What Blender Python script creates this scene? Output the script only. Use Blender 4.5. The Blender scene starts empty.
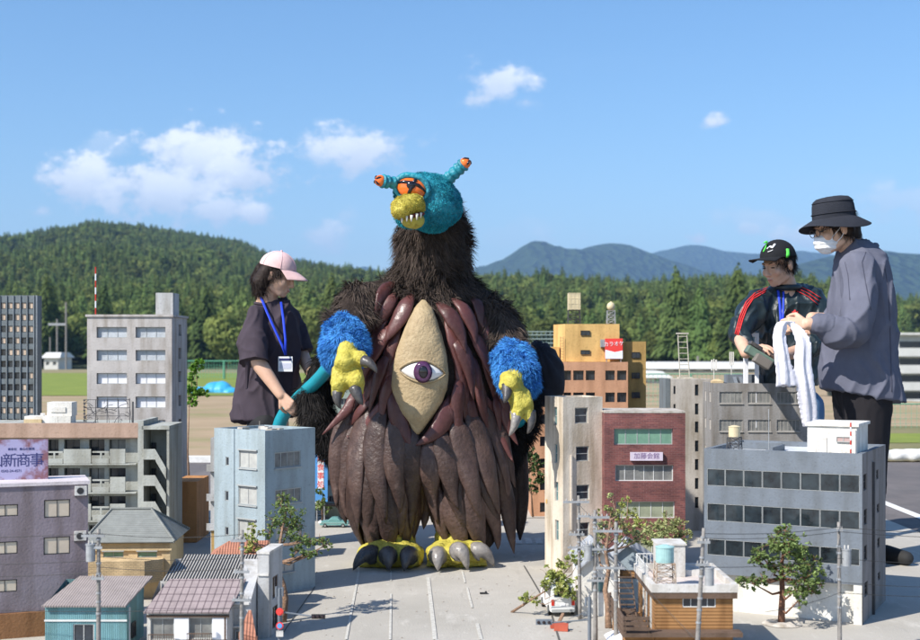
import bpy, math, random
import numpy as np
from mathutils import Vector, Matrix, noise, Quaternion
from mathutils.bvhtree import BVHTree
random.seed(7); RNG = np.random.default_rng(7)
SC = bpy.context.scene; COL = SC.collection
F = 1278.0; EYE = 1.04; CX = 460.0; HY = 350.0
def P(px, py, D): return Vector(((px-CX)/F*D, D, EYE-(py-HY)/F*D))
def G(px, py):
    D = EYE*F/(py-HY); return Vector(((px-CX)/F*D, D, 0))
def lin(r, g, b, k=1.0):
    f = lambda c: (c/255/12.92 if c/255 <= .04045 else ((c/255+.055)/1.055)**2.4)*k
    return (f(r), f(g), f(b), 1)
# ---------------------------------------------------------------- materials
def mat(name, col, rough=.7, var=.15, scale=6., bump=.0, bscale=60., streak=.0, spec=.4, metal=0., island=0., sss=0., col2=None, gen='Object', trans=0.):
    m = bpy.data.materials.new(name); m.use_nodes = True; nt = m.node_tree; N = nt.nodes; L = nt.links
    b = N['Principled BSDF']; b.inputs['Roughness'].default_value = rough; b.inputs['Specular IOR Level'].default_value = spec
    b.inputs['Metallic'].default_value = metal
    if sss: b.inputs['Subsurface Weight'].default_value = sss; b.inputs['Subsurface Radius'].default_value = (.01,.004,.002); b.inputs['Subsurface Scale'].default_value = .6
    tc = N.new('ShaderNodeTexCoord'); out = None
    n1 = N.new('ShaderNodeTexNoise'); n1.inputs['Scale'].default_value = scale; n1.inputs['Detail'].default_value = 6; n1.inputs['Roughness'].default_value = .65
    L.new(tc.outputs[gen], n1.inputs['Vector'])
    r = N.new('ShaderNodeValToRGB'); r.color_ramp.elements[0].position = .32; r.color_ramp.elements[1].position = .68
    c = Vector(col[:3])
    c2 = Vector(col2[:3]) if col2 else c*(1-var)
    lo = c2 if col2 else c*(1-var); hi = c if col2 else c*(1+var)
    r.color_ramp.elements[0].color = (*lo, 1); r.color_ramp.elements[1].color = (*hi, 1)
    L.new(n1.outputs['Fac'], r.inputs['Fac']); out = r.outputs['Color']
    if streak:
        mp = N.new('ShaderNodeMapping'); mp.inputs['Scale'].default_value = (17, 17, 2.6); L.new(tc.outputs[gen], mp.inputs['Vector'])
        n2 = N.new('ShaderNodeTexNoise'); n2.inputs['Scale'].default_value = 1; n2.inputs['Detail'].default_value = 5; L.new(mp.outputs[0], n2.inputs['Vector'])
        r2 = N.new('ShaderNodeValToRGB'); r2.color_ramp.elements[0].position = .36; r2.color_ramp.elements[1].position = .55
        streak *= .9; r2.color_ramp.elements[0].color = (1-streak, 1-streak*1.1, 1-streak*1.25, 1); r2.color_ramp.elements[1].color = (1,1,1,1)
        L.new(n2.outputs['Fac'], r2.inputs['Fac'])
        mx = N.new('ShaderNodeMix'); mx.data_type = 'RGBA'; mx.blend_type = 'MULTIPLY'; mx.inputs[0].default_value = 1
        L.new(out, mx.inputs[6]); L.new(r2.outputs['Color'], mx.inputs[7]); out = mx.outputs[2]
        # fine specks of dirt
        n3 = N.new('ShaderNodeTexNoise'); n3.inputs['Scale'].default_value = 90; n3.inputs['Detail'].default_value = 3; L.new(tc.outputs[gen], n3.inputs['Vector'])
        r3 = N.new('ShaderNodeValToRGB'); r3.color_ramp.elements[0].position = .28; r3.color_ramp.elements[1].position = .42
        r3.color_ramp.elements[0].color = (.72,.7,.66,1); r3.color_ramp.elements[1].color = (1,1,1,1); L.new(n3.outputs['Fac'], r3.inputs['Fac'])
        mx = N.new('ShaderNodeMix'); mx.data_type = 'RGBA'; mx.blend_type = 'MULTIPLY'; mx.inputs[0].default_value = .7
        L.new(out, mx.inputs[6]); L.new(r3.outputs['Color'], mx.inputs[7]); out = mx.outputs[2]
    if island:
        g = N.new('ShaderNodeNewGeometry'); hs = N.new('ShaderNodeHueSaturation')
        mr = N.new('ShaderNodeMapRange'); mr.inputs[3].default_value = 1-island; mr.inputs[4].default_value = 1+island
        L.new(g.outputs['Random Per Island'], mr.inputs[0]); L.new(mr.outputs[0], hs.inputs['Value'])
        mr2 = N.new('ShaderNodeMapRange'); mr2.inputs[3].default_value = .492; mr2.inputs[4].default_value = .512
        wn = N.new('ShaderNodeTexWhiteNoise'); wn.noise_dimensions = '1D'; L.new(g.outputs['Random Per Island'], wn.inputs['W'])
        L.new(wn.outputs['Value'], mr2.inputs[0]); L.new(mr2.outputs[0], hs.inputs['Hue'])
        L.new(out, hs.inputs['Color']); out = hs.outputs['Color']
    L.new(out, b.inputs['Base Color'])
    if trans:
        t = N.new('ShaderNodeBsdfTranslucent'); ms = N.new('ShaderNodeMixShader'); ms.inputs[0].default_value = trans
        L.new(out, t.inputs['Color']); L.new(b.outputs[0], ms.inputs[1]); L.new(t.outputs[0], ms.inputs[2]); L.new(ms.outputs[0], N['Material Output'].inputs['Surface'])
    if bump:
        n4 = N.new('ShaderNodeTexNoise'); n4.inputs['Scale'].default_value = bscale; n4.inputs['Detail'].default_value = 5; L.new(tc.outputs[gen], n4.inputs['Vector'])
        bp = N.new('ShaderNodeBump'); bp.inputs['Strength'].default_value = min(1, bump); bp.inputs['Distance'].default_value = .01*max(1, bump)
        L.new(n4.outputs['Fac'], bp.inputs['Height']); L.new(bp.outputs[0], b.inputs['Normal'])
    return m
def nodes(m): return m.node_tree.nodes, m.node_tree.links
# ---------------------------------------------------------------- mesh builder
class MB:
    def __init__(s): s.v = []; s.f = []
    def add(s, vs, fs):
        o = len(s.v); s.v += [tuple(v) for v in vs]; s.f += [tuple(i+o for i in f) for f in fs]; return s
    def pbox(s, p):   # 8 corner points, 0-3 bottom ring, 4-7 top ring
        return s.add(p, [(3,2,1,0),(4,5,6,7),(0,1,5,4),(1,2,6,5),(2,3,7,6),(3,0,4,7)])
    def box(s, x0, x1, y0, y1, z0, z1):
        return s.pbox([(x0,y0,z0),(x1,y0,z0),(x1,y1,z0),(x0,y1,z0),(x0,y0,z1),(x1,y0,z1),(x1,y1,z1),(x0,y1,z1)])
    def fbox(s, fm, s0, s1, t0, t1, n0, n1):   # box in facade coordinates (along, up, outwards)
        return s.pbox([fm(s0,t0,n1),fm(s1,t0,n1),fm(s1,t0,n0),fm(s0,t0,n0),fm(s0,t1,n1),fm(s1,t1,n1),fm(s1,t1,n0),fm(s0,t1,n0)])
    def quad(s, a, b, c, d): return s.add([a,b,c,d], [(0,1,2,3)])
    def ring(s, rings, closed=False, cap=True):
        n = len(rings[0]); vs = [p for r in rings for p in r]; fs = []
        for i in range(len(rings)-1):
            for j in range(n):
                a = i*n+j; b = i*n+(j+1) % n; fs.append((a, b, b+n, a+n))
        if cap: fs.append(tuple(reversed(range(n)))); fs.append(tuple(range((len(rings)-1)*n, len(rings)*n)))
        return s.add(vs, fs)
    def tube(s, pts, r, n=8, cap=True, flat=1.0):
        pts = [Vector(p) for p in pts]; R = r if hasattr(r, '__len__') else [r]*len(pts); rings = []; up = None
        for i, p in enumerate(pts):
            t = (pts[min(i+1, len(pts)-1)]-pts[max(i-1, 0)]).normalized()
            if up is None: up = Vector((0,0,1)) if abs(t.z) < .9 else Vector((0,1,0))
            a = t.cross(up).normalized(); up = a.cross(t).normalized(); 
            rings.append([p+(a*math.cos(2*math.pi*k/n)+up*math.sin(2*math.pi*k/n)*flat)*R[i] for k in range(n)])
        return s.ring(rings, cap=cap)
    def cyl(s, c, r, h, n=16, r2=None):
        c = Vector(c); r2 = r if r2 is None else r2
        return s.ring([[c+Vector((r*math.cos(2*math.pi*k/n), r*math.sin(2*math.pi*k/n), 0)) for k in range(n)],
                       [c+Vector((r2*math.cos(2*math.pi*k/n), r2*math.sin(2*math.pi*k/n), h)) for k in range(n)]])
    def ell(s, c, r, M=None, nu=14, nv=9):
        c = Vector(c); r = (r,)*3 if not hasattr(r, '__len__') else r; M = M or Matrix.Identity(3); rings = []
        for i in range(1, nv):
            th = math.pi*i/nv
            rings.append([c+M@Vector((r[0]*math.sin(th)*math.cos(2*math.pi*k/nu), r[1]*math.sin(th)*math.sin(2*math.pi*k/nu), -r[2]*math.cos(th))) for k in range(nu)])
        b = len(s.v); s.ring(rings, cap=False)
        s.v += [tuple(c+M@Vector((0,0,-r[2]))), tuple(c+M@Vector((0,0,r[2])))]; z0 = len(s.v)-2; z1 = z0+1; l = b+(nv-2)*nu
        for k in range(nu): s.f.append((z0, b+(k+1) % nu, b+k)); s.f.append((z1, l+k, l+(k+1) % nu))
        return s
    def cap(s, a, b, ra, rb, n=12):   # capsule with taper, round ends
        a = Vector(a); b = Vector(b); d = (b-a); L = d.length or 1e-6; t = d/L; pts = []; R = []
        for i in range(4): th = math.pi/2*(1-i/4); pts.append(a-t*ra*math.sin(th)); R.append(max(1e-4, ra*math.cos(th)))
        for i in range(4): th = math.pi/2*(i/4); pts.append(a+t*L if i == 0 else b+t*rb*math.sin(th)) if 0 else None
        pts.append(a); R.append(ra); pts.append(b); R.append(rb)
        for i in range(1, 5): th = math.pi/2*(i/4); pts.append(b+t*rb*math.sin(th)); R.append(max(1e-4, rb*math.cos(th)))
        return s.tube(pts, R, n)
    def chain(s, pts, R, n=12):
        for i in range(len(pts)-1): s.cap(pts[i], pts[i+1], R[i], R[i+1], n)
        return s
    def mesh(s, name='m'):
        me = bpy.data.meshes.new(name); me.from_pydata(s.v, [], s.f); me.update(); return me
    def build(s, name, m, parent=None, smooth=False, world=False, bevel=0):
        if world and parent is not None:
            r = parent
            while r.parent: r = r.parent
            s.v = [tuple(w2l(r, Vector(v))) for v in s.v]
        return link(name, s.mesh(name), m, parent, smooth, bevel)
def link(name, me, m, parent=None, smooth=False, bevel=0):
    o = bpy.data.objects.new(name, me); COL.objects.link(o)
    if m: me.materials.clear(); me.materials.append(m)
    if smooth: me.polygons.foreach_set('use_smooth', [True]*len(me.polygons))
    if parent is not None: o.parent = parent
    if bevel: b = o.modifiers.new('Bevel', 'BEVEL'); b.width = bevel; b.segments = 2; b.limit_method = 'ANGLE'
    return o
def w2l(r, v):
    M = Matrix.Translation(r.location)@Matrix.Rotation(r.rotation_euler.z, 4, 'Z'); return M.inverted()@v
def tag(o, label=None, cat=None, group=None, kind=None):
    if label: o['label'] = label
    if cat: o['category'] = cat
    if group: o['group'] = group
    if kind: o['kind'] = kind
    return o
def empty(name, loc, label, cat, group=None, rz=0):
    o = bpy.data.objects.new(name, None); COL.objects.link(o); o.location = loc; o.rotation_euler = (0,0,rz); o.empty_display_size = .1
    return tag(o, label, cat, group)
def copy_tree(o, parent=None):
    c = o.copy(); COL.objects.link(c); c.parent = parent
    for ch in [x for x in bpy.data.objects if x.parent == o]: copy_tree(ch, c)
    return c
def based(mb, loc):   # move vertices so the object origin sits at loc
    loc = Vector(loc); mb.v = [tuple(Vector(v)-loc) for v in mb.v]; return mb
def np_mesh(name, V, T):
    me = bpy.data.meshes.new(name); V = np.asarray(V, dtype=np.float32); T = np.asarray(T, dtype=np.int32)
    me.vertices.add(len(V)); me.vertices.foreach_set('co', V.ravel())
    me.loops.add(T.size); me.loops.foreach_set('vertex_index', T.ravel())
    me.polygons.add(len(T)); me.polygons.foreach_set('loop_start', np.arange(0, T.size, T.shape[1], dtype=np.int32))
    me.update(calc_edges=True); return me
def blob(mb, voxel, smooth=4):   # one continuous skin over overlapping pieces
    ob = bpy.data.objects.new('tmp', mb.mesh()); COL.objects.link(ob)
    m = ob.modifiers.new('r', 'REMESH'); m.mode = 'VOXEL'; m.voxel_size = voxel
    if smooth: q = ob.modifiers.new('s', 'SMOOTH'); q.factor = .5; q.iterations = smooth
    dg = bpy.context.evaluated_depsgraph_get(); me = bpy.data.meshes.new_from_object(ob.evaluated_get(dg)); bpy.data.objects.remove(ob)
    return me
def displace(me, fn):
    n = len(me.vertices); co = np.empty(n*3, np.float32); me.vertices.foreach_get('co', co); co = co.reshape(-1, 3)
    no = np.empty(n*3, np.float32); me.vertex_normals.foreach_get('vector', no); no = no.reshape(-1, 3)
    d = np.array([fn(Vector(c), Vector(q)) for c, q in zip(co.tolist(), no.tolist())], np.float32)
    co += no*d[:, None]; me.vertices.foreach_set('co', co.ravel()); me.update(); return me
def to_loc(me, loc):
    me.transform(Matrix.Translation(-Vector(loc))); return me
def sample_surface(me, n):
    me.calc_loop_triangles(); T = np.empty(len(me.loop_triangles)*3, np.int32); me.loop_triangles.foreach_get('vertices', T); T = T.reshape(-1, 3)
    co = np.empty(len(me.vertices)*3, np.float32); me.vertices.foreach_get('co', co); co = co.reshape(-1, 3)
    a, b, c = co[T[:,0]], co[T[:,1]], co[T[:,2]]; cr = np.cross(b-a, c-a); ar = np.linalg.norm(cr, axis=1); nrm = cr/np.maximum(ar, 1e-9)[:,None]
    idx = RNG.choice(len(T), n, p=ar/ar.sum()); u = RNG.random(n); w = RNG.random(n); fl = u+w > 1; u[fl] = 1-u[fl]; w[fl] = 1-w[fl]
    return a[idx]+(b[idx]-a[idx])*u[:,None]+(c[idx]-a[idx])*w[:,None], nrm[idx]
def vnoise(p, s, seed=0): return noise.noise(Vector(p)*s+Vector((seed*7.3, seed*3.1, seed*1.7)))
def fur_mesh(me, n, length, width, down=.8, out=.35, rnd=.35, keep=None, clump=9.):
    Pn, N = sample_surface(me, n)
    if keep is not None:
        k = np.array([keep(Vector(p)) for p in Pn.tolist()]); Pn = Pn[k]; N = N[k]; n = len(Pn)
    cl = np.array([noise.noise_vector(Vector(p)*clump) for p in Pn.tolist()])
    g = np.array([0,0,-1.0]); cl2 = np.array([noise.noise_vector(Vector(p)*clump*3.3) for p in Pn.tolist()]); d = N*out+g*down+cl*.9+cl2*.7+RNG.normal(0, 1, (n,3))*rnd*.5; d /= np.linalg.norm(d, axis=1)[:,None]
    Ln = length*(.55+.75*RNG.random(n))[:,None]; side = np.cross(d, N+RNG.normal(0,.4,(n,3))); side /= np.maximum(np.linalg.norm(side, axis=1), 1e-6)[:,None]
    w = width*(.6+.8*RNG.random(n))[:,None]
    mid = Pn+d*Ln*.5+N*Ln*.12; tip = mid+(d*.5+g*.22+cl*.12)*Ln
    V = np.stack([Pn-side*w, Pn+side*w, mid-side*w*.75, mid+side*w*.75, tip], 1).reshape(-1, 3); o = (np.arange(n)*5)[:,None]
    T = np.concatenate([o+np.array([[0,1,3]]), o+np.array([[0,3,2]]), o+np.array([[2,3,4]])], 0)
    return np_mesh('fur', V, T)
def leaves_mesh(blobs, per, size, flat=.6):   # blobs: (centre, radius); leaf = folded quad
    C = []; 
    for c, r in blobs:
        n = max(6, int(per*8.0*(r/.05)**1.7)); d = RNG.normal(0,1,(n,3)); d /= np.linalg.norm(d,axis=1)[:,None]
        # small sprigs of leaves rather than an even ball
        k = max(3, n//12); sp = RNG.normal(0,1,(k,3)); sp /= np.linalg.norm(sp,axis=1)[:,None]; sp *= r*(.35+.80*RNG.random((k,1)))
        C.append(np.array(c)+sp[RNG.integers(0,k,n)]*np.array([1,1,.8])+d*r*.27*RNG.random((n,1)))
    C = np.concatenate(C); n = len(C)
    a = RNG.normal(0,1,(n,3)); a[:,2] *= flat; a /= np.linalg.norm(a,axis=1)[:,None]; b = np.cross(a, RNG.normal(0,1,(n,3))); b /= np.linalg.norm(b,axis=1)[:,None]
    s = size*(.5+.9*RNG.random((n,1)))
    V = np.stack([C-a*s, C+b*s*.42-a*s*.1, C+a*s, C-b*s*.42-a*s*.1], 1).reshape(-1,3)
    return np_mesh('leaves', V, (np.arange(n)*4)[:,None]+np.array([[0,1,2,3]]))
# ---------------------------------------------------------------- buildings
class Bld:
    """box-like model building; local x runs along the front, y goes back, z up"""
    def __init__(s, name, label, cat, K, ang, w, d, h, z0=0, group=None):
        s.w, s.d, s.h, s.ang = w, d, h, ang; s.K = Vector((K[0], K[1], z0)); s.root = empty(name, s.K, label, cat, group, ang); s.holes = {'f': [], 'r': [], 'l': []}
    def fm(s, side, w=None, d=None, x0=0, y0=0):
        W = s.w if w is None else w; Dp = s.d if d is None else d
        if side == 'f': return lambda a, t, n: Vector((x0+a, y0-n, t))
        if side == 'r': return lambda a, t, n: Vector((x0+W+n, y0+a, t))
        if side == 'l': return lambda a, t, n: Vector((x0-n, y0+Dp-a, t))
        return lambda a, t, n: Vector((x0+W-a, y0+Dp+n, t))
    def hit(s, side, px, py, x0=0, y0=0, w=None, d=None):   # facade coordinates of the point seen at that place of the photo
        fm = s.fm(side, w, d, x0, y0); R = Matrix.Rotation(s.ang, 3, 'Z'); o = s.K+R@fm(0,0,0); e = R@(fm(1,0,0)-fm(0,0,0)); dx, dz = (px-CX)/F, -(py-HY)/F
        # o.x+a e.x = k dx ; o.y + a e.y = k
        a = (o.y*dx-o.x)/(e.x-e.y*dx); k = o.y+a*e.y; return a, EYE+k*dz-s.K.z
    def rect(s, side, xa, ya, xb, yb, **k):
        a0, t0 = s.hit(side, xa, yb, **k); a1, t1 = s.hit(side, xb, ya, **k); return (min(a0,a1), max(a0,a1), min(t0,t1), max(t0,t1))
def facade(mb, fm, W, Ht, holes, rec, z0=0):
    S = sorted(set([0, W]+[v for h in holes for v in h[:2]])); T = sorted(set([z0, Ht]+[v for h in holes for v in h[2:]]))
    S = [a for a in S if -1e-6 <= a <= W+1e-6]; T = [a for a in T if z0-1e-6 <= a <= Ht+1e-6]
    for i in range(len(S)-1):
        for j in range(len(T)-1):
            cs, ct = (S[i]+S[i+1])/2, (T[j]+T[j+1])/2
            if any(h[0] < cs < h[1] and h[2] < ct < h[3] for h in holes): continue
            mb.quad(fm(S[i],T[j],0), fm(S[i+1],T[j],0), fm(S[i+1],T[j+1],0), fm(S[i],T[j+1],0))
    for a0, a1, b0, b1 in holes:
        for p, q in (((a0,b0),(a1,b0)),((a1,b0),(a1,b1)),((a1,b1),(a0,b1)),((a0,b1),(a0,b0))):
            mb.quad(fm(*p,0), fm(*q,0), fm(*q,-rec), fm(*p,-rec))
        mb.quad(fm(a0,b0,-rec), fm(a1,b0,-rec), fm(a1,b1,-rec), fm(a0,b1,-rec))
def shell(B, m, holes, rec=.012, roof=True, w=None, d=None, h=None, x0=0, y0=0, z0=0, name='wall', lip=0, parent=None, roofm=None):
    w = w or B.w; d = d or B.d; h = h or B.h; mb = MB()
    for sd in 'frlb':
        facade(mb, B.fm(sd, w, d, x0, y0), w if sd in 'fb' else d, h, holes.get(sd, []), rec, z0)
    if roof: mb.quad((x0,y0,h-lip),(x0+w,y0,h-lip),(x0+w,y0+d,h-lip),(x0,y0+d,h-lip))
    if lip:   # parapet seen from above
        q = lip*.55+.006
        for a in ((x0+q,x0+w-q,y0,y0+q),(x0+q,x0+w-q,y0+d-q,y0+d),(x0,x0+q,y0,y0+d),(x0+w-q,x0+w,y0,y0+d)):
            mb.quad((a[0],a[2],h),(a[1],a[2],h),(a[1],a[3],h),(a[0],a[3],h))
        i0,i1,j0,j1 = x0+q,x0+w-q,y0+q,y0+d-q
        for p, r in (((i0,j0),(i1,j0)),((i1,j0),(i1,j1)),((i1,j1),(i0,j1)),((i0,j1),(i0,j0))):
            mb.quad((*p,h-lip),(*r,h-lip),(*r,h),(*p,h))
    return mb.build(name, m, parent or B.root)
def window(B, side, r, nx, ny, fmat, gmat, rec=.012, fw=.004, x0=0, y0=0, w=None, d=None, label=None, sill=False, open_=0, name='window', hood=0, mid=None):
    fm = B.fm(side, w, d, x0, y0); a0, a1, b0, b1 = r; e = .0006; mb = MB(); n0, n1 = -rec+.0015, -rec+.006
    a0 += e; a1 -= e; b0 += e; b1 -= e
    mb.fbox(fm,a0,a1,b0,b0+fw,n0,n1); mb.fbox(fm,a0,a1,b1-fw,b1,n0,n1); mb.fbox(fm,a0,a0+fw,b0+fw,b1-fw,n0,n1); mb.fbox(fm,a1-fw,a1,b0+fw,b1-fw,n0,n1)
    for i in range(1, nx): c = a0+(a1-a0)*i/nx; mb.fbox(fm,c-fw*.4,c+fw*.4,b0+fw,b1-fw,n0,n1-.001)
    for i in range(1, ny): c = b0+(b1-b0)*i/ny; mb.fbox(fm,a0+fw,a1-fw,c-fw*.4,c+fw*.4,n0,n1-.0015)
    if sill: mb.fbox(fm,a0-.003,a1+.003,b0-.006,b0-e*2,.0005,.006)
    if hood: mb.fbox(fm,a0-.004,a1+.004,b1+.002,b1+.007,.0005,hood)
    o = mb.build(name, fmat, B.root); g = MB(); g.quad(fm(a0,b0,n0+.0015), fm(a1,b0,n0+.0015), fm(a1,b1,n0+.0015), fm(a0,b1,n0+.0015)); 
    g.build('pane', gmat, o)
    if label: o['label'] = label
    return o
def beam(mb, a, b, r, n=4): return mb.tube([a, b], r, n)
# ================================================================ camera, world, light
cam = bpy.data.cameras.new('camera'); co = bpy.data.objects.new('camera', cam); COL.objects.link(co); SC.camera = co
cam.lens = 50; cam.sensor_width = 36; cam.sensor_fit = 'HORIZONTAL'; co.location = (0,0,EYE); co.rotation_euler = (math.pi/2,0,0)
cam.shift_y = 30/920; cam.clip_end = 30000; cam.clip_start = .05
cam.dof.use_dof = True; cam.dof.focus_distance = 6.0; cam.dof.aperture_fstop = 4.2
SD = Vector((-.79, -.61, 0)).normalized(); EL = math.radians(43)
sun = bpy.data.lights.new('sun', 'SUN'); sun.energy = 4.8; sun.angle = math.radians(.53); sun.color = (1,.95,.87)
so = bpy.data.objects.new('sun', sun); COL.objects.link(so); sv = Vector((SD.x*math.cos(EL), SD.y*math.cos(EL), math.sin(EL)))
so.rotation_euler = sv.to_track_quat('Z', 'Y').to_euler(); so.location = sv*50
W = bpy.data.worlds.new('World'); SC.world = W; W.use_nodes = True; N = W.node_tree.nodes; L = W.node_tree.links
bg = N['Background']; bg.inputs[1].default_value = .12
sky = N.new('ShaderNodeTexSky'); sky.sky_type = 'NISHITA'; sky.sun_disc = False; sky.sun_elevation = EL; sky.sun_rotation = math.atan2(SD.x, SD.y)
sky.air_density = 1.0; sky.dust_density = .6; sky.ozone_density = 3.5; sky.altitude = 0
def mth(op, a, b=None, c=None, clamp=False):
    n = N.new('ShaderNodeMath'); n.operation = op; n.use_clamp = clamp
    for i, x in enumerate((a, b, c)):
        if x is None: continue
        if isinstance(x, (int, float)): n.inputs[i].default_value = x
        else: L.new(x, n.inputs[i])
    return n.outputs[0]
tc = N.new('ShaderNodeTexCoord'); sp = N.new('ShaderNodeSeparateXYZ'); L.new(tc.outputs['Generated'], sp.inputs[0])
yy = mth('MAXIMUM', sp.outputs[1], .02); u = mth('DIVIDE', sp.outputs[0], yy); v = mth('DIVIDE', sp.outputs[2], yy)
cb = N.new('ShaderNodeCombineXYZ'); L.new(u, cb.inputs[0]); L.new(v, cb.inputs[1])
def wnoise(sc, det, ro=.55, off=0, dist=0):
    n = N.new('ShaderNodeTexNoise'); n.inputs['Scale'].default_value = sc; n.inputs['Detail'].default_value = det; n.inputs['Roughness'].default_value = ro; n.inputs['Distortion'].default_value = dist
    mp = N.new('ShaderNodeMapping'); mp.inputs['Location'].default_value = (off, off*.7, 0); mp.inputs['Scale'].default_value = (1,1.35,1); L.new(cb.outputs[0], mp.inputs[0]); L.new(mp.outputs[0], n.inputs['Vector']); return n.outputs['Fac']
nA = wnoise(15, 8, .62); nB = wnoise(42, 7, .62, 3.1); nC = wnoise(7, 3, .5, 5.5)
clouds = [(205,160,60,34,1),(165,188,66,30,1),(235,168,50,28,1),(78,180,34,23,.85),(112,150,30,13,.3),(215,208,36,16,.7),(362,150,50,20,.72),(322,158,22,12,.45),(500,86,36,20,.6),(527,102,16,11,.35),
 (713,122,13,9,.7),(257,212,16,10,.75),(43,212,14,7,.7),(327,236,22,18,.5),(345,215,14,9,.3),(520,236,50,22,.22),(548,240,34,13,.3),(762,222,48,15,.33),(747,228,14,8,.45),(895,203,52,20,.35),(697,239,12,8,.6),(800,236,30,12,.5),(600,60,120,18,.07),(850,185,60,14,.15)]
tot = None; shd = None
for cx, cy, rx, ry, st in clouds:
    du = mth('DIVIDE', mth('SUBTRACT', u, (cx-CX)/F), rx/F); dv = mth('DIVIDE', mth('SUBTRACT', v, (HY-cy)/F), ry/F)
    r2 = mth('ADD', mth('MULTIPLY', du, du), mth('MULTIPLY', dv, dv)); e = mth('SUBTRACT', 1.35, mth('POWER', r2, .5))
    e = mth('ADD', e, mth('MULTIPLY', mth('SUBTRACT', nA, .5), 3.0)); e = mth('ADD', e, mth('MULTIPLY', mth('SUBTRACT', nB, .5), 2.6))
    m_ = mth('MULTIPLY', mth('MULTIPLY', e, 1.1, clamp=True), st)
    tot = m_ if tot is None else mth('MAXIMUM', tot, m_)
    s_ = mth('MULTIPLY', m_, mth('MULTIPLY_ADD', dv, .5, .5, clamp=True)); shd = s_ if shd is None else mth('MAXIMUM', shd, s_)
tot = mth('MULTIPLY', tot, mth('GREATER_THAN', sp.outputs[1], .05))
mr = N.new('ShaderNodeMapRange'); mr.interpolation_type = 'SMOOTHSTEP'; mr.inputs[1].default_value = .03; mr.inputs[2].default_value = .72; L.new(tot, mr.inputs[0])
cr = N.new('ShaderNodeValToRGB'); cr.color_ramp.elements[0].color = (4.6,5.1,6.0,1); cr.color_ramp.elements[1].color = (7.6,7.7,7.9,1); cr.color_ramp.elements[0].position = .1; cr.color_ramp.elements[1].position = .75  # sunlit white tops and greyer undersides are put into the cloud colour
L.new(mth('ADD', shd, mth('MULTIPLY', mth('SUBTRACT', nA, .5), .9)), cr.inputs[0])
mx = N.new('ShaderNodeMix'); mx.data_type = 'RGBA'; L.new(mth('MULTIPLY', mr.outputs[0], .93), mx.inputs[0]); hsv = N.new('ShaderNodeHueSaturation'); hsv.inputs['Saturation'].default_value = 1.17; L.new(sky.outputs[0], hsv.inputs['Color']); L.new(hsv.outputs[0], mx.inputs[6]); L.new(cr.outputs[0], mx.inputs[7]); L.new(mx.outputs[2], bg.inputs[0])
SC.view_settings.view_transform = 'Standard'; SC.view_settings.look = 'None'; SC.view_settings.gamma = 1; SC.view_settings.exposure = .60
SC.view_settings.use_curve_mapping = False
SC.cycles.max_bounces = 6; SC.cycles.volume_bounces = 0; SC.cycles.transparent_max_bounces = 8
# ================================================================ ground
def sheet(name, pts, z, m, parent=None):
    mb = MB(); mb.add([(x, y, z) for x, y in pts], [tuple(range(len(pts)))]); return mb.build(name, m, parent)
def st(o): o['kind'] = 'structure'; return o
m_dirt = mat('field dirt', (.40,.29,.18,1), .95, .12, .6, .4, 20, col2=(.31,.225,.13,1), gen='Object')
m_grass = mat('grass', (.22,.26,.04,1), .95, .3, 1.2, 1, 30, col2=(.15,.20,.03,1))
m_drygrass = mat('worn grass', (.24,.20,.10,1), .95, .3, .9, 1, 30, col2=(.12,.14,.045,1))
m_concrete = mat('concrete paving', (.455,.425,.375,1), .9, .1, 1.7, .25, 120, col2=(.375,.35,.305,1))
m_asphalt = mat('asphalt', (.155,.135,.13,1), .92, .12, 3, .5, 200, col2=(.105,.098,.098,1))
m_white = mat('white road paint', (.72,.71,.68,1), .8, .12, 30)
m_joint = mat('paving joint', (.10,.095,.085,1), .95, .2, 30)
m_chalk = mat('worn joint line', (.62,.60,.54,1), .9, .2, 60, col2=(.40,.38,.34,1))
def smooth(x): x = max(0., min(1., x)); return x*x*(3-2*x)
SKY_Y = [(-500,262),(-150,250),(0,243),(50,236),(90,229),(130,232),(170,236),(200,240),(240,246),(262,254),(300,263),(340,270),(400,279),(440,282),(480,279),(520,282),(560,283),(600,284),(650,287),(700,284),(760,285),(830,290),(900,298),(960,296),(1300,285)]
RID = [(-500,1200),(0,1250),(240,1150),(340,950),(480,850),(600,780),(760,700),(900,560),(1300,600)]
def interp(tb, x):
    if x <= tb[0][0]: return tb[0][1]
    for (a, p), (b, q) in zip(tb, tb[1:]):
        if x <= b: return p+(q-p)*(x-a)/(b-a)
    return tb[-1][1]
def terrain(x, y):
    if y < 18: return -.012
    px = CX+x/y*F; Dr = interp(RID, px); Db = 200+25*math.sin(px*.013); zr = EYE+(HY-interp(SKY_Y, px))/F*Dr-9
    t = (y-Db)/(Dr-Db); base = -.012-2.2*smooth((y-60)/120)
    drop = -10.5*smooth((px-810)/60)*smooth((y-18.5)/42)
    if t <= 0: return base+drop
    hh = zr-base; k = min(t, 1); prof = smooth(k)*.45+k*.55
    z = base+drop*(1-k)+hh*prof+ (noise.noise(Vector((x*.006, y*.006, 0)))*17+noise.noise(Vector((x*.016, y*.016, 3)))*8)*min(1, t*3)*(1-.88*min(1, max(0, t))**3)*(1 if t < .85 else max(0, 1-(t-.85)*5))
    if t > 1: z -= (t-1)*hh*.9
    return z
px_l = [-700+i*16 for i in range(138)]; D_l = [.6]+[2+i*2 for i in range(9)]+[19*1.052**i for i in range(90)]
V = []; Fc = []
for D in D_l:
    for px in px_l: x = (px-CX)/F*D; V.append((x, D, terrain(x, D)))
nx = len(px_l)
for i in range(len(D_l)-1):
    for j in range(nx-1): a = i*nx+j; Fc.append((a, a+1, a+1+nx, a+nx))
mb = MB(); mb.add(V, Fc)
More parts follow.
